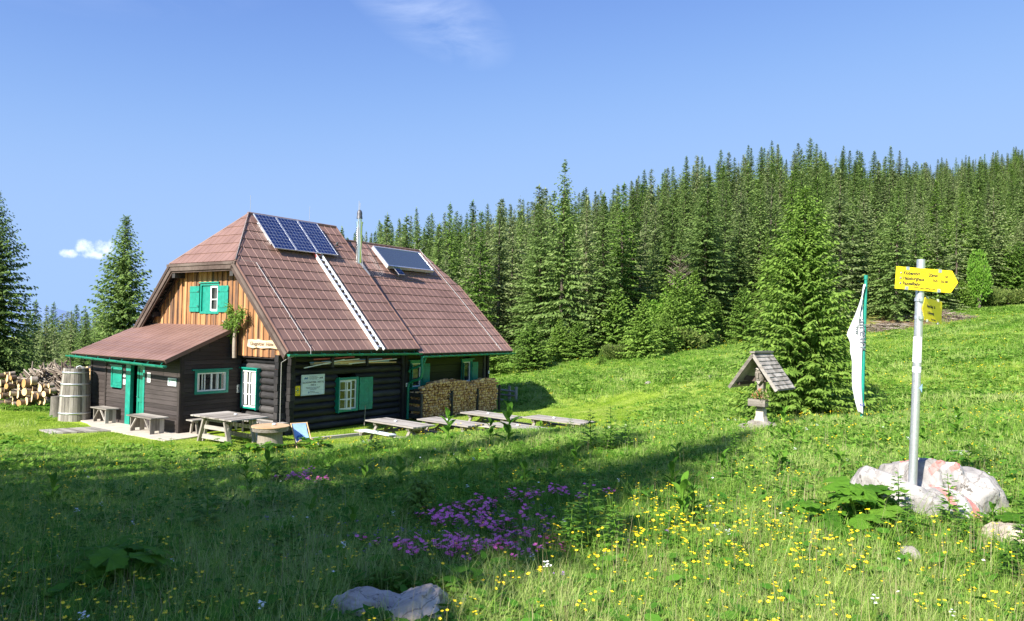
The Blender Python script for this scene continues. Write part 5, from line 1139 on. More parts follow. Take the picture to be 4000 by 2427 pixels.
for x in (-.15,.145):
    for s in (1,-1): mb.b2((x-.014,-.008,s*.1-.022*(s>0)-.0*(s<0)-.004),(x+.014,.004,s*.1+.022*(s<0)+.004))
mb.build('clip',M['galv'],sg)
sg2=newobj('direction_sign',None,o); bpy.data.objects.remove(sg2)
mb=MB(); mb.prism([(0,0,.0),(.02,0,.105),(.35,0,.105),(.52,0,0),(.35,0,-.105),(.02,0,-.105)],(0,-.004,0))
mb=MB(); mb.prism([(0,0,0),(.07,0,.105),(.56,0,.105),(.56,0,-.105),(.07,0,-.105)],(0,-.004,0)); sg2=mb.build('direction_sign',M['yellow'],o,(.045,-.05,1.68),(0,R(3),R(44)))
text('lettering','Hoyos Stiegl   2h',.034,M['black'],sg2,(.12,-.0055,.02),(R(90),0,0),ext=.0006); text('lettering','ü. Kaisersteig',.034,M['black'],sg2,(.14,-.0055,-.04),(R(90),0,0),ext=.0006); text('lettering','Österr. Gebirgsv.',.018,M['black'],sg2,(.25,-.0055,-.09),(R(90),0,0),ext=.0006)
mb=MB()
for x in (.14,.45):
    for s in (1,-1): mb.b2((x-.016,-.010,s*.105-.012),(x+.016,.006,s*.105+.012))
mb.build('clip',M['galv'],sg2)
mb=MB()
for z in (1.74,1.58): mb.tube([(.045,0,z),(.0465,0,z+.03)],[.039,.039],20); mb.b2((.02,-.055,z),(.045,-.035,z+.028))
mb.build('bracket',M['alu'],o)
# ================================================ TREES
def spruce_mesh(seed,H,Rm,whorl=.42,perw=7,tl=.5,tw=.13,base=.04,droop=.35,thin=0.,mat='spruce',power=.85,stepf=.55,jag=.25,name='crown'):
    """crown of a conifer: whorls of branches, each a fan of needle-covered twigs"""
    r=np.random.default_rng(seed); P0=[];D0=[];Ln=[];Wd=[];Rn=[]
    z=H*base; sect=r.uniform(.75,1.2,8)
    BR=[]
    while z<H*.985:
        t=z/H; Lw=Rm*max(0,(1-t))**power*(min(1,.55+t*4.5) if base<.1 else 1)+.05
        n=max(3,int(perw*(1 if t<.8 else .75)))
        for k in range(n):
            a=2*math.pi*(k+r.uniform(0,.8))/n+z*2.4; L_=Lw*r.uniform(1-jag,1+jag*.7)*sect[int(a/6.2832*8)%8]
            if r.random()<thin: continue
            BR.append((z+r.uniform(-.5,.5)*whorl,a,L_,t))
        z+=whorl*(1.15-.55*t)*r.uniform(.8,1.2)
    for (z,a,L_,t) in BR:
        el=-droop*.8*(1-t)+(.75*t*t)+r.uniform(-.12,.12); ns=max(3,int(L_/(tl*stepf))+1)
        s=np.linspace(.12,1,ns)+r.uniform(-.03,.03,ns)
        hx,hy=math.cos(a),math.sin(a)
        zz=z+L_*(s*math.sin(el)-droop*.55*(1-t)*s**2*.9+.22*s**3*(1-t)*.9)
        xx=hx*L_*s*math.cos(el); yy=hy*L_*s*math.cos(el)
        for side in (-1,1,0):
            m=ns if side else max(1,ns//2)
            idx=np.arange(ns) if side else np.arange(ns-1,ns-1-m,-1)
            ta=a+side*r.uniform(.55,1.15,len(idx)); ln=tl*(1.25-.75*s[idx])*r.uniform(.6,1.25,len(idx))*(min(1.,.32+L_/Rm*1.05)); 
            dz=r.uniform(-.55,.12,len(idx))-.15*(side!=0)
            if t>.93: dz+=.5
            P0.append(np.stack([xx[idx],yy[idx],zz[idx]],-1)); D0.append(np.stack([np.cos(ta),np.sin(ta),dz],-1)); Ln.append(ln); Wd.append(tw*r.uniform(.7,1.25,len(idx))*(.5+.5*min(1,L_/Rm*1.8))); 
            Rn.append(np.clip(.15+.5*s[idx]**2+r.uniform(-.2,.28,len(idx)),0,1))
    # leader
    P0.append(np.array([[0,0,H*.95+i*H*.012] for i in range(4)])); D0.append(np.array([[.12*math.cos(i*2),.12*math.sin(i*2),1.] for i in range(4)])); Ln.append(np.full(4,H*.03)); Wd.append(np.full(4,tw*.6)); Rn.append(np.full(4,.7))
    P=np.concatenate(P0); D=np.concatenate(D0); L=np.concatenate(Ln)[:,None]; W=np.concatenate(Wd)[:,None]; Rr=np.concatenate(Rn)
    D/=np.linalg.norm(D,axis=1,keepdims=True); n=len(P)
    S=np.cross(D,np.array([0,0,1.])+r.normal(0,.45,(n,3))); S/=np.linalg.norm(S,axis=1,keepdims=True); down=np.array([0,0,-1.])
    A=P-S*W*.35; B=P+S*W*.35; M1=P+D*L*.55-S*W*.55+down*L*.05; M2=P+D*L*.55+S*W*.55+down*L*.05; T=P+D*L+down*L*.18
    V=np.stack([A,B,M2,M1,T],1).reshape(-1,3); b=np.arange(n)*5
    # hanging under-twigs give depth
    F4=np.stack([b,b+1,b+2,b+3],-1); F3=np.stack([b+3,b+2,b+4],-1)
    return np_mesh(name,V,F4,M[mat],np.r_[Rr,Rr],F3=F3)
def trunk_mesh(seed,H,r0,branches=0,name='trunk'):
    rs=random.Random(seed); mb=MB(); P=[(rs.uniform(-.01,.01)*H*.3*(i>0),rs.uniform(-.01,.01)*H*.3*(i>0),H*.97*i/7) for i in range(8)]; mb.tube([(P[0][0],P[0][1],-.4)]+P,[r0*1.35,r0*1.1]+[r0*(1-i/7.3) for i in range(1,8)],9)
    for i in range(branches):
        z=rs.uniform(.08,.8)*H; a=rs.uniform(0,6.28); L=rs.uniform(.3,1.)*H*.11*(1-z/H); c,s=math.cos(a),math.sin(a); mb.tube([(0,0,z),(c*L*.6,s*L*.6,z-.05*L),(c*L,s*L,z-.2*L)],[.025,.015,.006],4,cap=False)
    return mb.mesh(name,M['trunk'])
PROTO={}
def proto(key,**k):
    H=k['H']; PROTO[key]=(spruce_mesh(**k),trunk_mesh(k['seed'],H,k.get('r0',H*.011) if False else H*.012,40),H)
for i in range(9): 
    proto('f%d'%i,seed=40+i,H=15.,Rm=(2.3,2.7,2.0,3.0,2.4,1.9,1.6,2.5,2.2)[i],whorl=.36,perw=9,tl=.50,tw=.125,droop=(.5,.4,.6,.45,.55,.35,.5,.6,.4)[i],thin=(.05,.1,.22,.05,.12,.3,.6,.15,.08)[i],mat=('spruce','spruceg','spruceg','spruce','spruce','spruceg','spruceg','sprucel','spruce')[i],power=(.82,.92,.75,.88,.85,.75,.8,.95,1.0)[i],jag=.35)
for i in range(2): proto('d%d'%i,seed=60+i,H=14.,Rm=(2.7,3.6)[i],whorl=.22,perw=17,tl=.44,tw=.10,droop=(.3,.55)[i],thin=.04,mat='spruce',power=(.75,.8)[i],jag=.3)
for i in range(3): proto('y%d'%i,seed=70+i,H=4.,Rm=(1.5,1.3,1.7)[i],whorl=.17,perw=10,tl=.30,tw=.085,droop=.15,mat='sprucel',power=(.75,.9,.6)[i],base=.02,jag=.2)
def tree(key,x,y,H,label,group=None,name='spruce_tree',cat='tree',rz=None,wide=1.,zoff=0,lean=0):
    cr,tr,H0=PROTO[key]; o=thing(name,label,cat,(x,y,gz(x,y)-.1+zoff),random.uniform(0,6.28) if rz is None else rz,group); s=H/H0; o.scale=(s*wide,s*wide,s); o.rotation_euler[0]=lean
    newobj('crown',cr,o); newobj('trunk',tr,o); return o
random.seed(77)
# big young spruce by the shrine, built finer
cr=spruce_mesh(5,7.15,2.25,.12,13,.30,.06,.03,.22,.03,'sprucel',.74,.42,.25); tr=trunk_mesh(5,7.15,.12,60)
o=thing('spruce_tree','solitary full spruce with pale green tips standing behind the wayside shrine','tree',(8.83,22.1,gz(8.83,22.1)-.1),1.); newobj('crown',cr,o); newobj('trunk',tr,o)
# left side
tree('d1',-25.6,36,10.9,'tall dark spruce cut off by the left edge of the picture',rz=1.,wide=.88)
tree('d0',-29.26,55,16.2,'lone tall spruce rising against the sky just left of the hut roof',rz=.3,wide=1.05)
tree('f1',-23.5,52,6.8,'bushy spruce directly left of the hut roof edge',wide=1.5); tree('f3',-27.2,57,8.5,'spruce just behind the lone tall spruce, lower on its right',wide=1.3)
def LW(px,d):
    s='at the left edge behind the log blocks' if px<90 else ('above the branch heap' if px<220 else ('above the wooden vat' if px<330 else ('left of the lone tall spruce' if px<430 else 'behind the lean-to roof')))
    return '%s spruce of the far wood %s'%('nearer' if d<52 else ('middle-distance' if d<64 else 'most distant'),s)
for i,(px,tipy,d) in enumerate(((140,1170,62),(196,1240,70),(245,1220,66),(100,1290,50),(300,1185,72),(335,1200,75),(378,1195,80),(405,1160,78),(430,1230,70),(350,1260,60),(170,1290,55),(280,1275,58),(60,1330,44),(230,1330,48),(318,1320,50),(400,1290,58),(455,1260,62),(470,1200,75),(130,1340,46),(500,1290,56),(550,1240,62),(600,1260,66),(640,1300,64),(20,1230,48),(210,1180,90),(265,1215,95),(440,1185,95),(370,1225,98),(155,1225,84),(180,1250,80),(225,1235,86),(260,1245,88),(290,1225,84),(320,1240,82),(345,1225,90),(390,1235,84),(420,1225,80),(460,1225,86),(120,1215,76),(235,1262,64),(265,1250,68),(215,1275,62),(290,1268,62),(335,1262,66),(160,1265,60),(190,1275,58),(250,1285,60),(310,1290,58),(380,1262,64),(430,1268,64),(75,1245,70),(205,1262,66),(300,1262,70))):
    x=(px-2000)/2851*d; hz=1231+px*.021; top=3.645+(hz-tipy)/2851*d; g0=gz(x,d); tree('f%d'%(i%6),x,d,max(3.5,top-g0),LW(px,d),'spruces of the wood left of the hut',wide=random.uniform(1.15,1.5))
for i in range(26):
    x=random.uniform(-52,-16); d=random.uniform(40,60)
    if x>-.40*d: continue
    g0=gz(x,d); tree('f%d'%(i%6),x,d,max(3.2,random.uniform(3.6,4.5)-g0),LW(2000+x/d*2851,d),'spruces of the wood left of the hut',wide=random.uniform(1.2,1.5))
for x,y,h in ((-22.6,34.2,1.9),(-24.2,33.6,2.6),(-25.8,34.5,3.2),(-21.0,35.5,1.6)): tree('y%d'%(int(h*10)%3),x,y,h,'light green young spruce behind the log block pile','young spruces behind the log blocks',name='young_spruce')
# hillside forest
def edge_y(a):  # distance of the forest edge for tan(azimuth) a
    return float(np.interp(a,[-.3,-.19,.0,.03,.13,.2,.32,.40,.48,.55,.62,.7,.85],[66,60,56,53,52.5,57,66,62,56,58,70,72,72]))
cand=[]; rs=random.Random(12); tries=0; grid={}
while tries<16000:
    tries+=1; a=rs.uniform(-.30,.86); y=52+(rs.random()**.9)*118; x=a*y
    if y<edge_y(a)+4.: continue
    if a<-.1 and y<62: continue
    sp=2.8+1.9*rs.random()*(y/90)
    k=(int(x//5),int(y//5))
    if any((x-q[0])**2+(y-q[1])**2<sp*sp for i in (-1,0,1) for j in (-1,0,1) for q in grid.get((k[0]+i,k[1]+j),[])): continue
    grid.setdefault(k,[]).append((x,y)); cand.append((x,y,a))
def treeH(x,y,a):
    ey=edge_y(a); dd=y-ey; base=rs.choice((rs.uniform(11,16),rs.uniform(12.5,15),rs.uniform(8.5,12))) if dd>4 else rs.uniform(7,13.5)
    base*=float(np.interp(a,[-.3,-.1,.03,.12,.3,.5,.8],[1.1,1.12,1.1,1.02,1.04,.92,.78]))
    return base
# keep what the camera could show: front rows and the skyline
cand=[(x,y,a,treeH(x,y,a)) for x,y,a in cand]
tips=[(x,y,a,h,(gz(x,y)+h-3.645)/y) for x,y,a,h in cand]
vis=[]; 
tips.sort(key=lambda t:t[1]); hor=np.full(400,-1.)
for t in tips:
    i=int((t[2]+.32)/1.2*400); i0,i1=max(0,i-3),min(400,i+4); m=np.median(hor[i0:i1]); gain=t[4]-m
    vis.append((t,gain)); w=int(max(1,2.0/t[1]/1.2*400)); sl_=slice(max(0,i-w),min(400,i+w+1)); hor[sl_]=np.maximum(hor[sl_],t[4]-.3*2.5/t[1]-.02)
vis.sort(key=lambda q:-(q[1]*1.0+.0)); 
front=[q[0] for q in vis]
near=sorted(front,key=lambda t:-( .5*(t[4]-0)+6./t[1]*1.2 + (0)) )
vd={id(q[0]):q[1] for q in vis}
score=lambda t:(max(vd[id(t)],0.)*t[1]**0)*1.0+ (0.9/ (t[1]-edge_y(t[2])+6))*.4
front.sort(key=lambda t:-score(t))
N_IND=235; indiv=front[:N_IND]; rest=front[N_IND:]
SECT=[(-.2,'above the ridge of the rear roof'),(-.08,'above the lower end of the rear roof'),(.0,'right of the hut roof'),(.06,'above the round young spruce'),(.12,'left of the pointed young spruce'),(.18,'above the pointed young spruce'),(.24,'left of the bare grey tree'),(.30,'above the bare grey tree'),(.36,'above the bright young spruce'),(.43,'left of the shrine spruce'),(.50,'behind the shrine spruce'),(.55,'above the white flag'),(.6,'left of the direction sign'),(.65,'above the direction sign'),(.72,'right of the direction sign'),(9,'near the right edge of the picture')]
SECT=[(a-.02-(.0 if a>0 else 0),l) for a,l in SECT]
def sector(a,x):
    b=a if a<.3 else a
    for lim,l in ((-.14,SECT[0][1]),(-.06,SECT[1][1]),(.0,SECT[2][1]),(.06,SECT[3][1]),(.12,SECT[4][1]),(.17,SECT[5][1]),(.21,SECT[6][1]),(.25,SECT[7][1]),(.31,SECT[8][1]),(.36,SECT[9][1]),(.44,SECT[10][1]),(.49,SECT[11][1]),(.535,SECT[12][1]),(.6,SECT[13][1]),(.66,SECT[14][1])):
        if b<lim: return l
    return SECT[15][1]
for i,t in enumerate(indiv):
    k=rs.choice(['f0','f1','f2','f3','f4','f5','f7','f8','f0','f3','f8'] if rs.random()<.95 else ['f6']); 
    dd=t[1]-edge_y(t[2]); wv=rs.uniform(1.1,1.55); row='front-row' if dd<9 else ('second-row' if dd<22 else ('mid-slope' if dd<50 else 'skyline'))
    shp=('slim ' if wv<1.32 else 'broad ')+('grey-green' if k in('f1','f2','f5','f6') else 'deep green')
    tree(k,t[0],t[1],t[3],'%s %s spruce in the forest %s'%(shp,row,sector(t[2],t[0])),'%s spruces of the hillside forest %s'%(row,sector(t[2],t[0])),wide=wv,lean=rs.uniform(-.02,.02))
# instancing helper for what nobody could count
def scatter(name,pts,rot,scl,idx,protos,label=None,cat=None,kind='stuff'):
    me=bpy.data.meshes.new(name+'_points'); n=len(pts); me.vertices.add(n); me.vertices.foreach_set('co',np.asarray(pts,np.float32).ravel())
    for nm,tp_,dat in (('rot','FLOAT_VECTOR',np.asarray(rot,np.float32)),('scl','FLOAT_VECTOR',np.asarray(scl,np.float32)),('idx','INT',np.asarray(idx,np.int32))):
        at=me.attributes.new(nm,tp_,'POINT'); at.data.foreach_set('vector' if tp_=='FLOAT_VECTOR' else 'value',dat.ravel())
    o=newobj(name,me); col=bpy.data.collections.new(name+'_kinds')
    for i,p in enumerate(protos):
        if isinstance(p,(tuple,list)):  # several meshes joined into one kind
            bm=bmesh.new(); mats=[]
            for q in p:
                n0=len(bm.faces); bm.from_mesh(q); bm.faces.ensure_lookup_table()
                for f in bm.faces[n0:]: f.material_index+=len(mats)
                mats+=list(q.materials)
            j=bpy.data.meshes.new('%s_kind_%02d'%(name,i)); bm.to_mesh(j); bm.free()
            for m_ in mats: j.materials.append(m_)
            p=j
        c=bpy.data.objects.new('%s_kind_%02d'%(name,i),p); col.objects.link(c)
    ng=bpy.data.node_groups.new(name+'_scatter','GeometryNodeTree'); ng.interface.new_socket('Geometry',in_out='INPUT',socket_type='NodeSocketGeometry'); ng.interface.new_socket('Geometry',in_out='OUTPUT',socket_type='NodeSocketGeometry')
    G=ng.nodes.new; gi=G('NodeGroupInput'); go=G('NodeGroupOutput'); ip=G('GeometryNodeInstanceOnPoints'); ci=G('GeometryNodeCollectionInfo'); ci.inputs['Collection'].default_value=col; ci.inputs['Separate Children'].default_value=True; ci.inputs['Reset Children'].default_value=True
    def na(nm,t_): a=G('GeometryNodeInputNamedAttribute'); a.data_type=t_; a.inputs['Name'].default_value=nm; return a.outputs['Attribute']
    l=ng.links.new; l(gi.outputs[0],ip.inputs['Points']); l(ci.outputs[0],ip.inputs['Instance']); ip.inputs['Pick Instance'].default_value=True
    l(na('idx','INT'),ip.inputs['Instance Index']); l(na('rot','FLOAT_VECTOR'),ip.inputs['Rotation']); l(na('scl','FLOAT_VECTOR'),ip.inputs['Scale']); l(ip.outputs[0],go.inputs[0])
    md=o.modifiers.new('scatter','NODES'); md.node_group=ng; return tag(o,label,cat,None,kind)
fr_=[(t[0],t[1],gz(t[0],t[1])-.1,t[3]) for t in rest]
rg=np.random.default_rng(3)
# far upper slopes
xs=[];
while len(xs)<900:
    a=rg.uniform(-.25,.9); y=rg.uniform(165,330); x=a*y
    if a<.25 and y>230: continue
    xs.append((x,y,float(0),rg.uniform(9,14)))
zz_=height([p[0] for p in xs],[p[1] for p in xs]); fr_+=[(p[0],p[1],float(z)-.1,p[3]) for p,z in zip(xs,zz_)]
n=len(fr_); fa_=np.array(fr_)
ki=rg.integers(0,9,n); sc_=fa_[:,3]/15.; wd_=rg.uniform(1.15,1.5,n)
scatter('distant_forest',fa_[:,:3],np.stack([rg.uniform(-.02,.02,n),rg.uniform(-.02,.02,n),rg.uniform(0,6.28,n)],-1),np.stack([sc_*wd_,sc_*wd_,sc_],-1),ki,[(PROTO['f%d'%i][0],PROTO['f%d'%i][1]) for i in range(9)],'dense mass of spruces filling the slope behind the front rows of the hillside forest','forest')
# young spruces, mountain pines and broadleaf bushes at the forest edge
for (x,y,h,k,w,l) in ((1.5,51.3,3.6,'y0',1.5,'young round spruce at the forest edge just right of the hut roof'),(9.1,50.4,4.5,'y1',1.25,'pointed light green young spruce in the middle of the forest edge'),(19.9,62.6,5.0,'y2',.85,'bright young spruce at the forest edge left of the shrine spruce'),(16.5,61.3,1.7,'y0',1.3,'very small round spruce at the forest edge between two larger ones'),(6.15,49.8,1.1,'y1',1.4,'tiny round spruce in the grass before the forest edge'),(-1.6,52.5,3.2,'y2',1.4,'young spruce half hidden by the end of the hut roof'),(3.6,54.5,3.4,'y1',1.4,'slim young spruce right of the round one at the forest edge'),(8.0,56,5.5,'y0',1.,'young spruce behind the pointed light green one'),(13.4,59,6.4,'y2',1.05,'tall young spruce below the leafy bushes of the forest edge'),(15.5,62,6.8,'y1',1.15,'tall young spruce right of the leafy bushes of the forest edge'),(38.5,69,7.6,'y1',1.1,'bright young spruce standing in the forest edge left of the signpost'),(45,76,8.5,'y0',1.1,'bright young spruce in the forest edge right of the direction sign'),(52,75,6,'y2',1.,'young spruce at the forest edge near the right border'),(11.4,54.6,3.2,'y0',1.3,'bushy young spruce right of the pointed one'),(12.6,57,4.4,'y2',1.1,'young spruce in front of the bare grey tree'),(5.0,54.2,3.0,'y2',1.3,'young spruce between the two leftmost round ones'),(18.4,66.5,4.2,'y0',1.2,'young spruce just left of the bright one'),(24,66.6,3.6,'y1',1.3,'young spruce half hidden behind the shrine spruce'),(43,69.8,3,'y0',1.2,'small spruce between the brush heaps and the leafy tree')):
    tree(k,x,y,h,l,name='young_spruce',wide=w)
def bush_mesh(seed,R_,H,n,ls,lw,mat,name='crown',up=.5):
    r=np.random.default_rng(seed); c=r.normal(0,1,(24,3)); c/=np.linalg.norm(c,axis=1,keepdims=True); c=c*np.array([R_*.62,R_*.62,H*.36])*r.uniform(.4,1,(24,1))+np.array([0,0,H*.5])
    k=r.integers(0,24,n); d=r.normal(0,1,(n,3)); d/=np.linalg.norm(d,axis=1,keepdims=True); P=c[k]+d*np.array([R_*.36,R_*.36,H*.2])*r.uniform(.5,1,(n,1))**.5; P[:,2]=np.maximum(P[:,2],.03)
    D=d+np.array([0,0,up])+r.normal(0,.4,(n,3)); D/=np.linalg.norm(D,axis=1,keepdims=True); S=np.cross(D,r.normal(0,1,(n,3))); S/=np.linalg.norm(S,axis=1,keepdims=True); L=ls*r.uniform(.6,1.3,(n,1)); W=lw*r.uniform(.7,1.2,(n,1))
    V=np.stack([P,P+D*L*.5-S*W*.5,P+D*L,P+D*L*.5+S*W*.5],1).reshape(-1,3); b=np.arange(n)*4
    return np_mesh(name,V,np.stack([b,b+1,b+2,b+3],-1),M[mat],r.uniform(0,1,n))
def stems(seed,n,H,R_,r0,mat='trunk',name='stem',z0=-.1):
    rs_=random.Random(seed); mb=MB()
    for i in range(n): a=rs_.uniform(0,6.28); e=rs_.uniform(.2,.8)*R_; mb.tube([(rs_.uniform(-.1,.1)*R_,rs_.uniform(-.1,.1)*R_,z0),(math.cos(a)*e*.5,math.sin(a)*e*.5,H*.45),(math.cos(a)*e,math.sin(a)*e,H*rs_.uniform(.7,.92))],[r0,r0*.7,r0*.3],6)
    return mb.mesh(name,M[mat])
BP={'m':bush_mesh(1,1.6,1.5,5200,.22,.06,'mugo',up=1.),'m2':bush_mesh(2,1.4,1.2,4200,.2,.06,'mugo',up=1.),'b':bush_mesh(3,1.4,3.2,5200,.16,.09,'broad'),'b2':bush_mesh(4,1.1,2.6,4200,.15,.09,'broad')}
BS=stems(1,7,1.6,1.2,.04); BS2=stems(2,6,2.8,.9,.05)
def bush(k,x,y,s,label,name,cat,group=None,stem=None):
    o=thing(name,label,cat,(x,y,gz(x,y)),random.uniform(0,6.28),group); o.scale=(s[0],s[0],s[1]); newobj('foliage',BP[k],o); newobj('stem',stem or BS,o); return o
for i,(x,y,s,l) in enumerate(((7.4,51.8,(1.1,.9),'brownish mountain pine left of the pointed young spruce'),(13.2,57.5,(1.5,1.4),'mountain pine below the bare grey tree'),(22.6,65.2,(1.8,1.),'low mountain pine right of the bright young spruce'),(24.8,67,(1.8,1.8),'tall mountain pine clump behind the shrine spruce'),(46.6,71.5,(1.5,1.6),'dark mountain pine near the right edge of the meadow'),(16.2,63.2,(1.3,1.1),'mountain pine beside the very small round spruce'),(49,72,(1.7,1.3),'mountain pine at the right border of the picture'),(36.5,66,(1.5,1.2),'mountain pine at the edge of the brush heaps'))): bush('m' if i%2 else 'm2',x,y,s,l,'mountain_pine','bush')
for (k,x,y,s,l) in (('b',13.6,62,(1.3,1.55),'pale green leafy bush in front of the bare grey tree'),('b2',16.2,66,(1.3,1.7),'leafy bush right of the bare grey tree'),('b',11.6,60,(1.1,1.3),'leafy bush left of the bare grey tree'),('b',44.5,69.5,(1.0,1.75),'bright green leafy tree at the forest edge right of the direction sign'),('b2',27.5,66,(1.2,1.6),'leafy bush behind the white flag'),('b2',52,77,(1.5,1.7),'leafy bush at the forest edge near the right border')): bush(k,x,y,s,l,'leafy_tree','tree',stem=BS2)
o=thing('bare_tree','bare grey tree with fine twigs among the spruces in the middle of the forest edge','tree',(14.6,64,gz(14.6,64)),0)
rs_=random.Random(4); mb=MB(); mb.tube([(0,0,-.2),(.1,0,3),(-.1,.1,6),(.2,0,8.5)],[.12,.1,.06,.02],7); mb.build('trunk',M['bark'],o); mb=MB()
for i in range(80):
    z=rs_.uniform(2.5,8); a=rs_.uniform(0,6.28); L=rs_.uniform(.8,2.2)*(1-z/11); c,s=math.cos(a),math.sin(a); e=(c*L,s*L,z+L*.6); mb.tube([(0,0,z),(c*L*.5,s*L*.5,z+L*.2),e],[.03,.02,.008],4,cap=False)
    for j in range(5): t=rs_.uniform(.3,1); b_=rs_.uniform(-1,1); mb.tube([(c*L*t,s*L*t,z+L*.5*t),(c*L*t+math.cos(a+b_)*.5,s*L*t+math.sin(a+b_)*.5,z+L*.5*t+.4)],[.01,.004],3,cap=False)
mb.build('branch',M['bark'],o)
# brush heaps and cut wood at the forest edge
def brush(x,y,rx,ry,h,n,lab,seed,mat='bark'):
    rs_=random.Random(seed); mb=MB(); z0=gz(x,y)
    for i in range(n):
        a=rs_.uniform(0,6.28); q=math.sqrt(rs_.random()); px,py=math.cos(a)*q*rx,math.sin(a)*q*ry; z=gz(x+px,y+py)-z0+rs_.random()*h*(1-q*q)+.03; b_=rs_.uniform(0,6.28); L=rs_.uniform(.3,1.1); mb.tube([(px,py,z),(px+math.cos(b_)*L,py+math.sin(b_)*L,z+rs_.uniform(-.12,.2))],[.03,.012],4,cap=False)
    o=mb.build('brush_heap',M[mat],None,loc=(x,y,z0)); tag(o,lab,'brush heap',kind=None)
brush(36,61.5,2.6,1.4,.9,420,'reddish heap of cut branches at the forest edge right of the signpost',3,'rust' if 'rust' in M else 'bark')
brush(29.5,58.5,2.2,1.3,.6,300,'heap of cut branches at the forest edge left of the signpost',4)
# trees behind and left of the camera; they cast the shade over the near meadow
random.seed(5)
SHADE=[(-7.61, -1.89, 14, 1.2), (-8.83, -3.72, 14.5, 1.25), (-9.71, -5.19, 14, 1.35), (-10.39, -6.66, 13.5, 1.3), (-10.96, -7.94, 13, 1.2), (-13.56, -5.84, 15, 1.4), (-10.16, -2.04, 15, 1.2), (-18.25, -1.95, 16, 1.3), (-22.4, 0.4, 15, 1.3), (-27.9, 1.1, 15, 1.3), (-34.25, 2.05, 16, 1.2), (-18.71, -3.79, 14, 1.4), (-24.71, -3.79, 14, 1.4), (-11.36, -0.34, 15, 1.2), (-15.65, -0.75, 16, 1.2), (-17.83, 1.78, 15.5, 1.2), (-20.85, 1.65, 16, 1.2), (-22.6, 2.7, 15, 1.2), (-25.85, 1.85, 16, 1.2), (-27.4, 3.4, 15, 1.2), (-30.65, 2.65, 16, 1.2), (-32.4, 4.4, 15, 1.2), (-10.71, -3.79, 14, 1.3), (-15.06, -1.84, 15, 1.3), (-20.06, 0.16, 14, 1.3), (-25.06, 1.16, 14, 1.3), (-30.56, 2.16, 14, 1.3), (-10.86, -5.74, 13, 1.2), (-16.71, -2.79, 14, 1.3), (-21.71, -1.79, 14, 1.3), (-26.71, -0.79, 14, 1.3)]
for i,(x,y,h,w_) in enumerate(SHADE): tree('f%d'%(i%6 if i%6!=5 else 0),x,y,h,'one of the spruces standing behind the viewpoint, left','spruces of the wood behind the viewpoint',wide=w_)
# ================================================ MEADOW PLANTS
r=np.random.default_rng(17)
def tuft(seed,n,h,w,spread,mat,lean=.35,seg=3,name='tuft'):
    q=np.random.default_rng(seed); a=q.uniform(0,6.28,n); rr=spread*np.sqrt(q.random(n)); P=np.stack([rr*np.cos(a),rr*np.sin(a),np.zeros(n)],-1); la=q.uniform(0,6.28,n); ll=q.uniform(.1,1,n)*lean; hh_=h*q.uniform(.45,1.15,n); sd=la+1.57+q.uniform(-.6,.6,n); S=np.stack([np.cos(sd),np.sin(sd),np.zeros(n)],-1)*(w*q.uniform(.6,1.2,n))[:,None]*.5
    V=[]
    for i in range(seg+1):
        t=i/seg; c=P+np.stack([np.cos(la)*ll*hh_*t*t,np.sin(la)*ll*hh_*t*t,hh_*(t-.25*ll*t*t)],-1)
        if i<seg: V+= [c-S*(1-t*.75),c+S*(1-t*.75)]
        else: V+= [c]
    V=np.stack(V,1); m=V.shape[1]; b=np.arange(n)*m; F4=[np.stack([b+2*i,b+2*i+1,b+2*i+3,b+2*i+2],-1) for i in range(seg-1)]; F3=np.stack([b+2*seg-2,b+2*seg-1,b+2*seg],-1)
    rn=q.uniform(0,1,n); return np_mesh(name,V.reshape(-1,3),np.concatenate(F4) if F4 else None,M[mat],np.r_[np.tile(rn,seg-1),rn],F3=F3)
def leafclump(seed,n,h,ls,lw,spread,mat,name='leaf_clump'):
    q=np.random.default_rng(seed); a=q.uniform(0,6.28,n); rr=spread*np.sqrt(q.random(n)); z=h*q.uniform(.15,1,n)*(1-.3*rr/spread); P=np.stack([rr*np.cos(a),rr*np.sin(a),z],-1); b_=a+q.uniform(-1,1,n); D=np.stack([np.cos(b_),np.sin(b_),q.uniform(-.3,.6,n)],-1); D/=np.linalg.norm(D,axis=1,keepdims=True); S=np.cross(D,np.array([0,0,1.])+q.normal(0,.35,(n,3))); S/=np.linalg.norm(S,axis=1,keepdims=True); L=(ls*q.uniform(.6,1.3,n))[:,None]; W=(lw*q.uniform(.7,1.2,n))[:,None]
    V=np.stack([P,P+D*L*.35-S*W*.5,P+D*L*.8-S*W*.35,P+D*L,P+D*L*.8+S*W*.35,P+D*L*.35+S*W*.5],1).reshape(-1,3); b=np.arange(n)*6; rn=q.uniform(0,1,n)
    return np_mesh(name,V,np.r_[np.stack([b,b+1,b+2,b+5],-1),np.stack([b+5,b+2,b+3,b+4],-1)],M[mat],np.r_[rn,rn])
ROCKS=[(2.95,6.15,.2),(2.72,5.9,.15),(4.35,5.75,.15),(-2.43,4.7,.15),(3.92,6.98,.72),(-.62,4.42,.42),(2.88,5.25,.1),(4.05,5.75,.36),(1.46,8.3,.13),(6.1,9.95,.2),(4.84,14.1,.3)]
def inside_hut(x,y,pad=0.):
    u,v=tohut(x,y); a=(u>-.3-pad)&(u<12+pad)&(v>-.25-pad)&(v<9+pad); b=(u>-3.55)&(u<0)&(v>1.5)&(v<9.1); c=(u>5.4)&(u<11.7)&(v>-.95)&(v<0); d=(u>-5.2)&(u<-3.5)&(v>4.9)&(v<6.3); return a|b|c|d
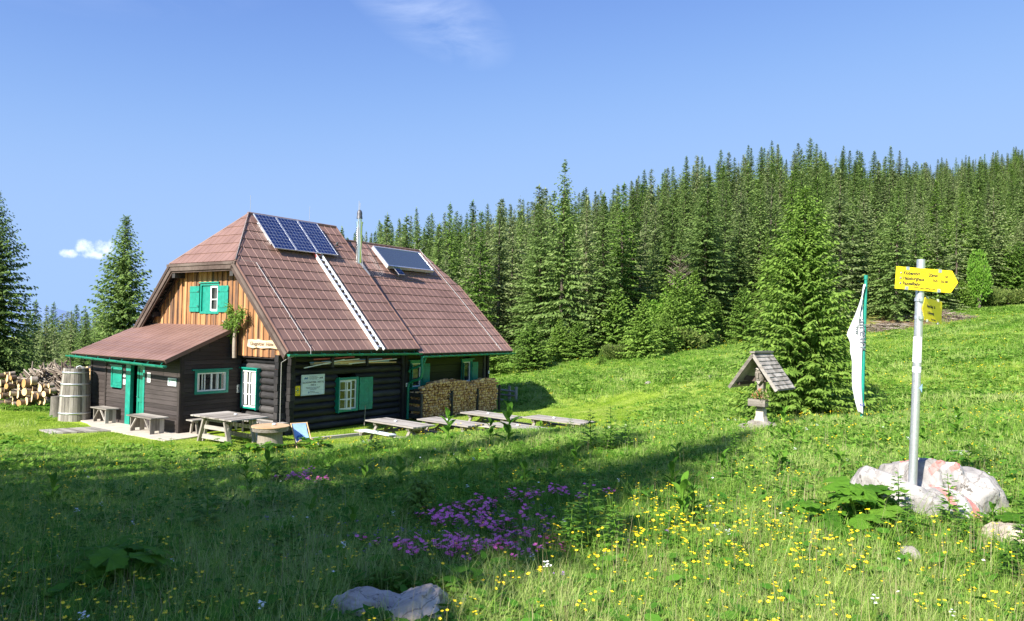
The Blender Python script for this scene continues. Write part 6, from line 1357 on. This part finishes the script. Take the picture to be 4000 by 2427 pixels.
def sample(n,ymin,ymax,amin=-.80,amax=.80,pw=1.):
    y=np.sqrt(r.random(n)*(ymax**2-ymin**2)+ymin**2) if pw==1. else ymin*(ymax/ymin)**r.random(n); a=r.uniform(amin,amax,n); x=a*y
    k=~inside_hut(x,y)
    for cx_,cy_,cr_ in ROCKS: k&=np.hypot(x-cx_,y-cy_)>cr_
    return x[k],y[k]
def patch(x,y,s,seed): # smooth pseudo noise 0..1
    q=np.random.default_rng(seed); v=0
    for i in range(5): a,b,c=q.normal(0,1,2)*s*(1+i*.7),None,q.uniform(0,6); v=v+np.sin(x*a[0]+y*a[1]+c)/(1+i*.5)
    return 1/(1+np.exp(-v*1.3))
def lay(name,x,y,smin,smax,kinds,protos,label,cat,zs=None,tilt=.15,sxy=1.):
    n=len(x); z=height(x,y); s=r.uniform(smin,smax,n) if not hasattr(smin,'__len__') else smin
    zz=s if zs is None else s*zs
    return scatter(name,np.stack([x,y,z-.012],-1),np.stack([r.uniform(-tilt,tilt,n),r.uniform(-tilt,tilt,n),r.uniform(0,6.28,n)],-1),np.stack([s*sxy,s*sxy,zz],-1),r.choice(kinds,n) if not isinstance(kinds,np.ndarray) else kinds,protos,label,cat)
G1=[tuft(100+i,26,.20,.0055,.075,'grass',.8) for i in range(4)]+[tuft(110+i,11,.30,.0045,.05,'grass',1.0,4) for i in range(2)]+[leafclump(120+i,26,.13,.055,.026,.10,'herb') for i in range(3)]+[leafclump(125,16,.16,.085,.045,.10,'herbdk')]
x,y=sample(30000,3.0,9.5,-.85,.85,pw=0); lm=lawn_mask(x,y); kk=np.where(r.random(len(x))<.30+.42*patch(x,y,.9,1),r.choice([6,7,8,9],len(x),p=[.3,.3,.25,.15]),r.choice([0,1,2,3,4,5],len(x),p=[.21,.21,.21,.21,.08,.08]))
lay('near_meadow_grass',x,y,r.uniform(.6,1.25,len(x))*(.8+.4*patch(x,y,.6,2)),0,kk,G1,'grass and low herbs of the near meadow in the foreground','grass')
G2=[tuft(130+i,24,.19,.012,.13,'grass',.8,3) for i in range(4)]+[leafclump(140+i,22,.13,.09,.045,.16,'herb') for i in range(3)]
x,y=sample(34000,9.0,24,-.8,.8,pw=0); lm=lawn_mask(x,y); k=r.random(len(x))>lm*.97; x,y=x[k],y[k]; kk=np.where(r.random(len(x))<.18+.4*patch(x,y,.5,3),r.integers(4,7,len(x)),r.integers(0,4,len(x)))
lay('meadow_grass',x,y,r.uniform(.6,1.2,len(x))*(.75+.5*patch(x,y,.35,4)),0,kk,G2,'taller grass of the knoll between the foreground and the lawn','grass')
GL=[tuft(150+i,34,.055,.013,.16,'lawn',.9,2) for i in range(3)]
x,y=sample(60000,18.5,38,-.8,.25); lm=lawn_mask(x,y); k=r.random(len(x))<lm; x,y=x[k],y[k]
lay('lawn_grass',x,y,.7,1.3,[0,1,2],GL,'short cropped grass of the sunny lawn around the hut','grass',tilt=.1)
G3=[tuft(160+i,20,.34,.035,.32,'grass',.9,2) for i in range(3)]+[tuft(165,20,.30,.03,.32,'lawn',.9,2)]+[leafclump(170+i,26,.26,.2,.11,.34,'herb') for i in range(2)]
x,y=sample(46000,21,76,-.12,.85); lm=lawn_mask(x,y); em=earth_mask(x,y); aa=x/y; ey=np.interp(aa,[-.3,-.19,.0,.03,.13,.2,.32,.40,.48,.55,.62,.7,.85],[66,60,56,53,52.5,57,66,62,56,58,70,72,72]); k=(r.random(len(x))>lm*.98)&(r.random(len(x))>em*.97)&(y<ey+5); x,y=x[k],y[k]
pp=patch(x,y,.22,5); kk=np.where(r.random(len(x))<.12+.5*patch(x,y,.3,6)**2,r.integers(4,6,len(x)),np.where(pp>.5,r.choice([0,1,2],len(x)),r.choice([2,3],len(x))))
lay('far_meadow_grass',x,y,r.uniform(.5,1.1,len(x))*(.6+.5*pp),0,kk,G3,'sunny rough grass of the meadow rising to the forest','grass')
x,y=sample(5000,20,40,-.85,-.5); k=r.random(len(x))>lawn_mask(x,y)*.98; x,y=x[k],y[k]
lay('far_left_grass',x,y,.5,1.,[0,1,4],G3,'rough grass beyond the log blocks and the vat','grass')
# dock and dark weeds along the piles
x=r.uniform(-22,-17.6,260); y=30.35-.05*r.random(260)+(x+20)*.0+r.normal(0,.12,260); lay('pile_edge_weeds',x,y,.7,1.5,[4,5,6],G2,'fringe of weeds at the foot of the log block pile','weeds')
# flowers
def flower(name,h,heads,rad,mat,petals=5,cup=.5,seed=1,size=.011,stemmat='herb',cluster=.05):
    rs_=random.Random(seed); mb=MB()
    for i in range(heads):
        a=rs_.uniform(0,6.28); q=rs_.uniform(.3,1)*cluster if heads>1 else .0; cx_,cy_,cz_=math.cos(a)*q,math.sin(a)*q,h*rs_.uniform(.8,1.05)
        mb.bar((cx_*.1,cy_*.1,0),(cx_,cy_,cz_),.0022,.0022,mi=1); tl_=rs_.uniform(-.4,.4); t2=rs_.uniform(-.4,.4); R_=Matrix.Rotation(tl_,3,'X')@Matrix.Rotation(t2,3,'Y')
        V=[Vector((0,0,0))]; F=[]
        for j in range(petals):
            b_=2*math.pi*j/petals; w=math.pi/petals*.95
            k=len(V); V+= [Vector((math.cos(b_-w)*size*.6,math.sin(b_-w)*size*.6,size*cup*.5)),Vector((math.cos(b_-w*.6)*size,math.sin(b_-w*.6)*size,size*cup)),Vector((math.cos(b_+w*.6)*size,math.sin(b_+w*.6)*size,size*cup)),Vector((math.cos(b_+w)*size*.6,math.sin(b_+w)*size*.6,size*cup*.5))]; F.append((0,k,k+1,k+2,k+3))
        mb.add([R_@v+Vector((cx_,cy_,cz_)) for v in V],F)
    return mb.mesh(name,[M[mat],M[stemmat]])
FY=[flower('f',.26,1,0,'yel',seed=1,size=.013),flower('f',.32,3,0,'yel',seed=2,size=.012,cluster=.05),flower('f',.22,2,0,'yel',seed=3,size=.014,cluster=.04)]
x,y=sample(7000,3.6,22,-.78,.78,pw=0); pf=patch(x,y,.55,8)*(.55+.45*(x/y>.05)); dens=np.clip(.34+.75*pf**2,0,1)*(1-.6*lawn_mask(x,y)); k=r.random(len(x))<dens*np.where(x<0,.95,.55); x,y=x[k],y[k]; sc_=r.uniform(.5,1.05,len(x))*np.interp(y,[4,9,18],[.85,.95,1.2])
lay('yellow_flowers',x,y,sc_,0,[0,1,2],FY,'yellow buttercups scattered through the near meadow','flowers',tilt=.2)
x=r.normal(1.65,.75,230); y=r.normal(5.3,.8,230); k=(y>3.6)&(np.hypot(x-2.88,y-5.25)>.15)&(x/y<.5); lay('buttercup_drift',x[k],y[k],.8,1.15,[0,1,2],FY,'dense drift of yellow buttercups in the sun left of the big boulder','flowers',tilt=.2)
x=r.uniform(20,60,1400)*0; x,y=sample(2600,22,60,.0,.85); k=(r.random(len(x))<patch(x,y,.3,9)*.7)&(lawn_mask(x,y)<.5); lay('far_yellow_flowers',x[k],y[k],1.4,2.2,[0,1,2],FY,'yellow flowers dotting the sunny far meadow','flowers')
FP=[flower('p',.24,4,0,'pink',5,.25,4,.02,cluster=.05),flower('p',.22,6,0,'pink',5,.2,5,.018,cluster=.06)]
PC=[(-0.59, 6.5),(-0.46, 6.75),(-0.17, 7.1),(0.12, 7.35),(0.46, 7.5),(0.76, 7.55),(-0.5, 6.25),(-0.26, 6.5),(-0.07, 6.05),(0.07, 5.65),(-0.74, 5.5),(-0.62, 5.3),(-0.39, 5.4),(-0.21, 5.45),(-0.06, 5.3),(0.22, 5.35),(-0.29, 5.2),(-2.9, 9.8),(-2.42, 9.25),(-2.91, 10.2)]
P_=[(a,b,.12,.1,11) for a,b in PC]
x=np.concatenate([r.normal(a,c,n_) for a,b,c,d,n_ in P_]+[r.normal(-.1,.4,24)]); y=np.concatenate([r.normal(b,d,n_) for a,b,c,d,n_ in P_]+[r.normal(6.2,.5,24)]); lay('pink_flowers',x,y,.7,1.1,[0,1],FP,'magenta pink flower cushions in the middle of the near meadow','flowers')
FL=[flower('l',.13,5,0,'lilac',4,.6,6,.009,cluster=.04)]
x=np.r_[r.normal(-.1,.5,130),r.normal(-1.3,.5,40)]; y=np.r_[r.normal(6.3,.6,130),r.normal(6.3,.5,40)]; k=y>4.2; lay('violet_flowers',x[k],y[k],.8,1.2,[0],FL,'small violet flowers between the pink cushions','flowers')
FW=[flower('w',.24,9,0,'whitep',5,.1,7,.0075,cluster=.028),flower('w',.2,1,0,'whitep',8,.1,8,.011)]
x,y=sample(900,3.6,20,-.75,.75,pw=0); k=r.random(len(x))<.06+.16*patch(x,y,.7,10); lay('white_flowers',x[k],y[k],.8,1.2,[0,1],FW,'small white flowers scattered through the near meadow','flowers')
SG=[tuft(180+i,5,.46,.0035,.05,'seed',.5,4) for i in range(2)]
x,y=sample(3600,3.4,18,-.8,.8,pw=0); k=r.random(len(x))<.15+.55*patch(x,y,.6,11)*(.4+.6*(x/y>0)); lay('seeding_grass',x[k],y[k],.6,1.1,[0,1],SG,'thin straw-coloured seed stalks standing above the meadow','grass')
# ------- single plants
def leafblade(mb,base,az_,el_,L,W,bend,mi=0,fold=.25,nseg=5):
    d=Vector((math.cos(az_),math.sin(az_),0)); s=Vector((-math.sin(az_),math.cos(az_),0)); base=Vector(base); V=[];F=[]; p=base.copy(); e=el_
    for i in range(nseg+1):
        t=i/nseg; w=W*.5*(math.sin(math.pi*min(1,t*.92+.06))**.7) if i<nseg else 0.002
        up=d*(-math.sin(e))+Vector((0,0,1))*math.cos(e); V+= [p-s*w+up*w*fold,p,p+s*w+up*w*fold]
        p=p+(d*math.cos(e)+Vector((0,0,1))*math.sin(e))*(L/nseg); e-=bend/nseg
    for i in range(nseg): b=3*i; F+= [(b,b+1,b+4,b+3),(b+1,b+2,b+5,b+4)]
    mb.add(V,F,None,mi,True)
def broad_plant(seed,h,n=9,L=.2,W=.085):
    rs_=random.Random(seed); mb=MB(); mb.tube([(0,0,0),(.01,0,h*.6),(0,.01,h)],[.009,.007,.003],6)
    st=mb.mesh('stem',M['herb']); mb=MB()
    for i in range(n): t=(i+.3)/n; leafblade(mb,(0,0,h*t*.9),i*2.4+rs_.uniform(-.4,.4),.55+.6*t+rs_.uniform(-.15,.15),L*(1.15-.55*t),W*(1.1-.5*t),.9-.3*t)
    return st,mb.mesh('leaf_whorl',M['crinkle'])
def spire_plant(seed,h,n=34,L=.15):
    rs_=random.Random(seed); mb=MB(); mb.tube([(0,0,0),(.01,0,h*.5),(0,.015,h)],[.007,.006,.002],6); st=mb.mesh('stem',M['herb']); mb=MB()
    for i in range(n):
        t=(i+.5)/n; az_=i*2.4; l=L*(1.1-.75*t)*rs_.uniform(.8,1.2); z=h*(.12+.86*t)
        for j in range(-2,3): leafblade(mb,(math.cos(az_)*l*.3,math.sin(az_)*l*.3,z),az_+j*.42,.35-.1*abs(j)+rs_.uniform(-.15,.15),l*(1-.18*abs(j)),l*.26,.5,fold=.1,nseg=3)
    return st,mb.mesh('divided_leaf',M['broad'])
def disc_plant(seed,n=15,R_=.15,h=.26):
    rs_=random.Random(seed); ms=MB(); mb=MB()
    for i in range(n):
        a=i*2.4+rs_.uniform(-.3,.3); q=R_*rs_.uniform(.3,1.7); c=Vector((math.cos(a)*q,math.sin(a)*q,h*rs_.uniform(.45,1.1))); ms.tube([(0,0,0),tuple(c*.6+Vector((0,0,.02))),tuple(c)],[.006,.005,.004],5)
        rr=R_*rs_.uniform(.4,.72); tx,ty=rs_.uniform(-.35,.35),rs_.uniform(-.35,.35); V=[c]; F=[]; k=40
        for ring in (.3,.65,1.):
            for j in range(k):
                b_=a+.25+(6.28-.5)*j/(k-1)+0; w=rr*ring*(1+.06*math.sin(j*2.9)*(ring==1)); vx,vy=math.cos(b_)*w,math.sin(b_)*w; V.append(c+Vector((vx,vy,vx*tx+vy*ty+.07*w*math.sin(b_*6.)*ring+rs_.uniform(-.004,.004)-.12*rr*ring**2)))
        for j in range(k-1): F.append((0,1+j,2+j)); F.append((1+j,1+k+j,2+k+j,2+j)); F.append((1+k+j,1+2*k+j,2+2*k+j,2+k+j))
        mb.add(V,F,None,0,True)
    return ms.mesh('stem',M['herb']),mb.mesh('round_leaf',M['crinkle'])
BPn=[broad_plant(i,.42 if i<2 else .3,10 if i<2 else 7) for i in range(4)]; SPn=[spire_plant(i,.6,36) for i in range(3)]; DPn=[disc_plant(i) for i in range(3)]
def plant(kind,i,x,y,s,label,group=None,cat='plant',tilt=0):
    st,lf={'b':BPn,'s':SPn,'d':DPn}[kind][i%{'b':4,'s':3,'d':3}[kind]]; nm={'b':'broadleaf_plant','s':'monkshood_plant','d':'butterbur_plant'}[kind]
    s*={'b':1.12,'s':1.2,'d':1.12}[kind]
    o=thing(nm,label,cat,(x,y,gz(x,y)-.01),random.uniform(0,6.28),group); o.scale=(s,s,s); o.rotation_euler[0]=tilt; newobj(st.name,st,o); newobj(lf.name,lf,o); return o
random.seed(8)
PL=[('s',0,4.75,6.6,.75,'leafy plant right behind the right end of the big boulder'),('s',1,4.55,5.75,.7,'leafy plant between the boulder and the rock at the right edge'),('s',2,3.95,5.55,.62,'leafy plant left of the rock at the right edge'),('s',0,3.45,5.55,.55,'leafy plant between the small white rock and the boulder'),('s',1,3.5,5.0,.6,'leafy plant right of the small white rock'),('s',2,3.25,4.75,.5,'low leafy plant near the lower right corner'),('s',0,3.1,5.7,.5,'leafy plant behind the small white rock'),('b',1,4.0,6.05,.6,'broad leaves at the foot of the boulder below its paint marks'),('b',0,-3.45,10.5,1.15,'dark broadleaf plant in the shade below the garden table, right one of a pair'),('b',1,-3.75,10.5,.95,'dark broadleaf plant in the shade, left one of a pair'),
('s',0,-7.9,16.6,1.0,'dark bushy clump in the shade below the lean-to corner, left stem'),('s',1,-7.6,16.5,1.0,'dark bushy clump in the shade below the lean-to corner, right stem'),
('b',0,-1.2,14.3,1.5,'tall single-stemmed plant in front of the left picnic tables'),('b',1,-.35,13.6,1.1,'low leafy plant left of the tall stem before the lowest picnic table'),('b',0,-.02,13.5,1.7,'tall plant rising in front of the lowest picnic table'),
('s',2,1.35,12.2,1.0,'leftmost stem of the dark bushy clump below the rightmost picnic table'),('s',0,1.65,12.,1.1,'middle stem of the dark bushy clump below the rightmost picnic table'),('s',1,1.95,12.1,.95,'rightmost stem of the dark bushy clump below the rightmost picnic table'),('s',2,1.55,11.7,.8,'front stem of the dark bushy clump below the rightmost picnic table'),
('b',2,-1.87,7.0,.8,'yellowish green three-leaved plant left of the pink flowers'),('b',3,-1.37,9.3,1.2,'light green broadleaf plant in the middle of the shaded meadow'),('b',2,-1.9,9.7,1.1,'broadleaf plant left of the light green one in the shaded meadow'),
('b',1,-5.28,8.5,1.0,'dark long-leaved plant at the left of the shaded meadow'),('b',2,-1.07,4.85,.55,'small pointed-leaved plant left of the bottom boulder'),
('b',3,-.61,9.2,1.,'arching green plant in the centre of the shade'),('b',0,-.15,8.9,.9,'broadleaf plant between the centre of the shade and the pink flowers'),('b',3,.2,8.8,1.,'broadleaf plant above the pink flowers'),('b',2,.55,9.1,1.05,'broadleaf plant above the right end of the pink flowers'),('b',1,.9,9.9,1.,'broadleaf plant in the shade below the dark bushy clump'),('b',3,2.65,9.1,1.0,'broadleaf plant at the right border of the shade'),('b',2,2.3,10.,1.,'broadleaf plant right in the shade before the shrine'),
('b',0,1.5,6.3,1.05,'large sunlit broadleaf plant left of the buttercup drift'),('b',1,1.62,6.45,.9,'second large sunlit broadleaf plant beside the first'),('b',0,1.72,7.7,.95,'tall sunlit broadleaf plant above the buttercup drift'),
('b',1,7.0,11.45,1.1,'pale broadleaf plant in the sun right of the signpost'),('b',2,4.15,9.2,.9,'broadleaf plant in the sun just left of the signpost'),('b',0,4.6,12.3,1.2,'tall plant in the sun below the flag'),('b',3,5.6,8.9,.8,'small pale plant behind the right part of the boulder'),('b',2,3.4,9.1,.9,'small upright plant in the sun between shade and boulder'),('b',1,8.3,11.3,1.,'plant in the sun at the right edge of the meadow'),
('s',0,.62,5.6,.95,'tall sunlit leafy plant at the tip of the shadow, tallest stem'),('s',1,.46,5.35,.68,'sunlit leafy plant at the tip of the shadow, left stem'),('s',2,.78,5.4,.66,'sunlit leafy plant at the tip of the shadow, right stem'),('s',1,-2.7,6.6,.85,'dark spire plant standing in the left part of the shade'),('s',2,3.2,10.4,.7,'spire plant near the shadow border'),
('s',0,3.28,6.18,.72,'slender leafy spire before the left part of the boulder'),('s',1,3.62,6.02,.74,'slender leafy spire before the boulder right below the signpost'),('s',2,4.3,6.1,.62,'leafy plant before the right part of the boulder'),('s',0,4.55,6.0,.5,'leafy plant at the lower right of the boulder'),('s',1,4.1,5.4,.55,'leafy plant before the rock at the right edge'),('s',2,3.75,5.2,.5,'leafy plant at the lower right corner of the picture'),('s',0,4.45,5.35,.6,'leafy plant rising over the rock at the right edge'),
('d',0,2.95,6.15,1.25,'large round-leaved butterbur at the left foot of the big boulder'),('d',1,2.72,5.9,1.1,'lower round-leaved butterbur left of the big boulder'),('d',2,3.1,6.35,1.2,'butterbur leaves touching the left lobe of the big boulder'),('d',0,4.35,5.75,1.2,'large round-leaved butterbur right of the big boulder'),('d',1,4.75,6.2,.9,'butterbur leaves at the right edge of the picture'),
('d',2,-2.43,4.7,1.0,'dark round-leaved butterbur in the lower left shade'),('d',0,-2.75,4.9,.9,'second dark butterbur in the lower left shade'),('d',1,-8.2,21.2,1.3,'round-leaved plants at the shadow border before the garden table, left'),('d',2,-6.6,19.,1.3,'round-leaved plants at the shadow border before the garden table, right'),('d',0,-4.2,16.,1.2,'pale round-leaved plant in the shade below the deck chair'),('d',1,-7.4,18.2,1.3,'round-leaved plants in the shade below the garden table'),('d',2,-5.6,17.6,1.2,'round-leaved plants in the shade below the round table')]
for k,i,x,y,s,l in PL: plant(k,i,x,y,s,l)
for i in range(26):
    a=random.uniform(-.7,.1); y=random.uniform(6,17); x=a*y; plant(random.choice('bbs'),i,x,y,random.uniform(.45,.8),'small leafy plant in the %s %s of the shaded meadow'%('upper' if y>11.5 else 'lower','left' if a<-.45 else ('middle' if a<-.15 else 'right')),'small plants of the shaded meadow')
for i in range(16):
    a=random.uniform(.25,.68); y=random.uniform(8,18); x=a*y; plant(random.choice('bbs'),i,x,y,random.uniform(.45,.8),'small leafy plant in the sunny meadow %s the signpost, %s'%('left of' if a<.53 else 'right of','beyond the boulder' if y>11 else 'near the boulder'),'small plants of the sunny meadow')
cr=spruce_mesh(91,.42,.22,.045,7,.075,.022,.05,.0,0,'sprucel',.6,.5,.2); o=thing('spruce_seedling','small bushy spruce seedling beside the pink flowers','young tree',(-.84,7.0,gz(-.84,7.)),0); newobj('crown',cr,o); newobj('trunk',trunk_mesh(3,.4,.012),o)
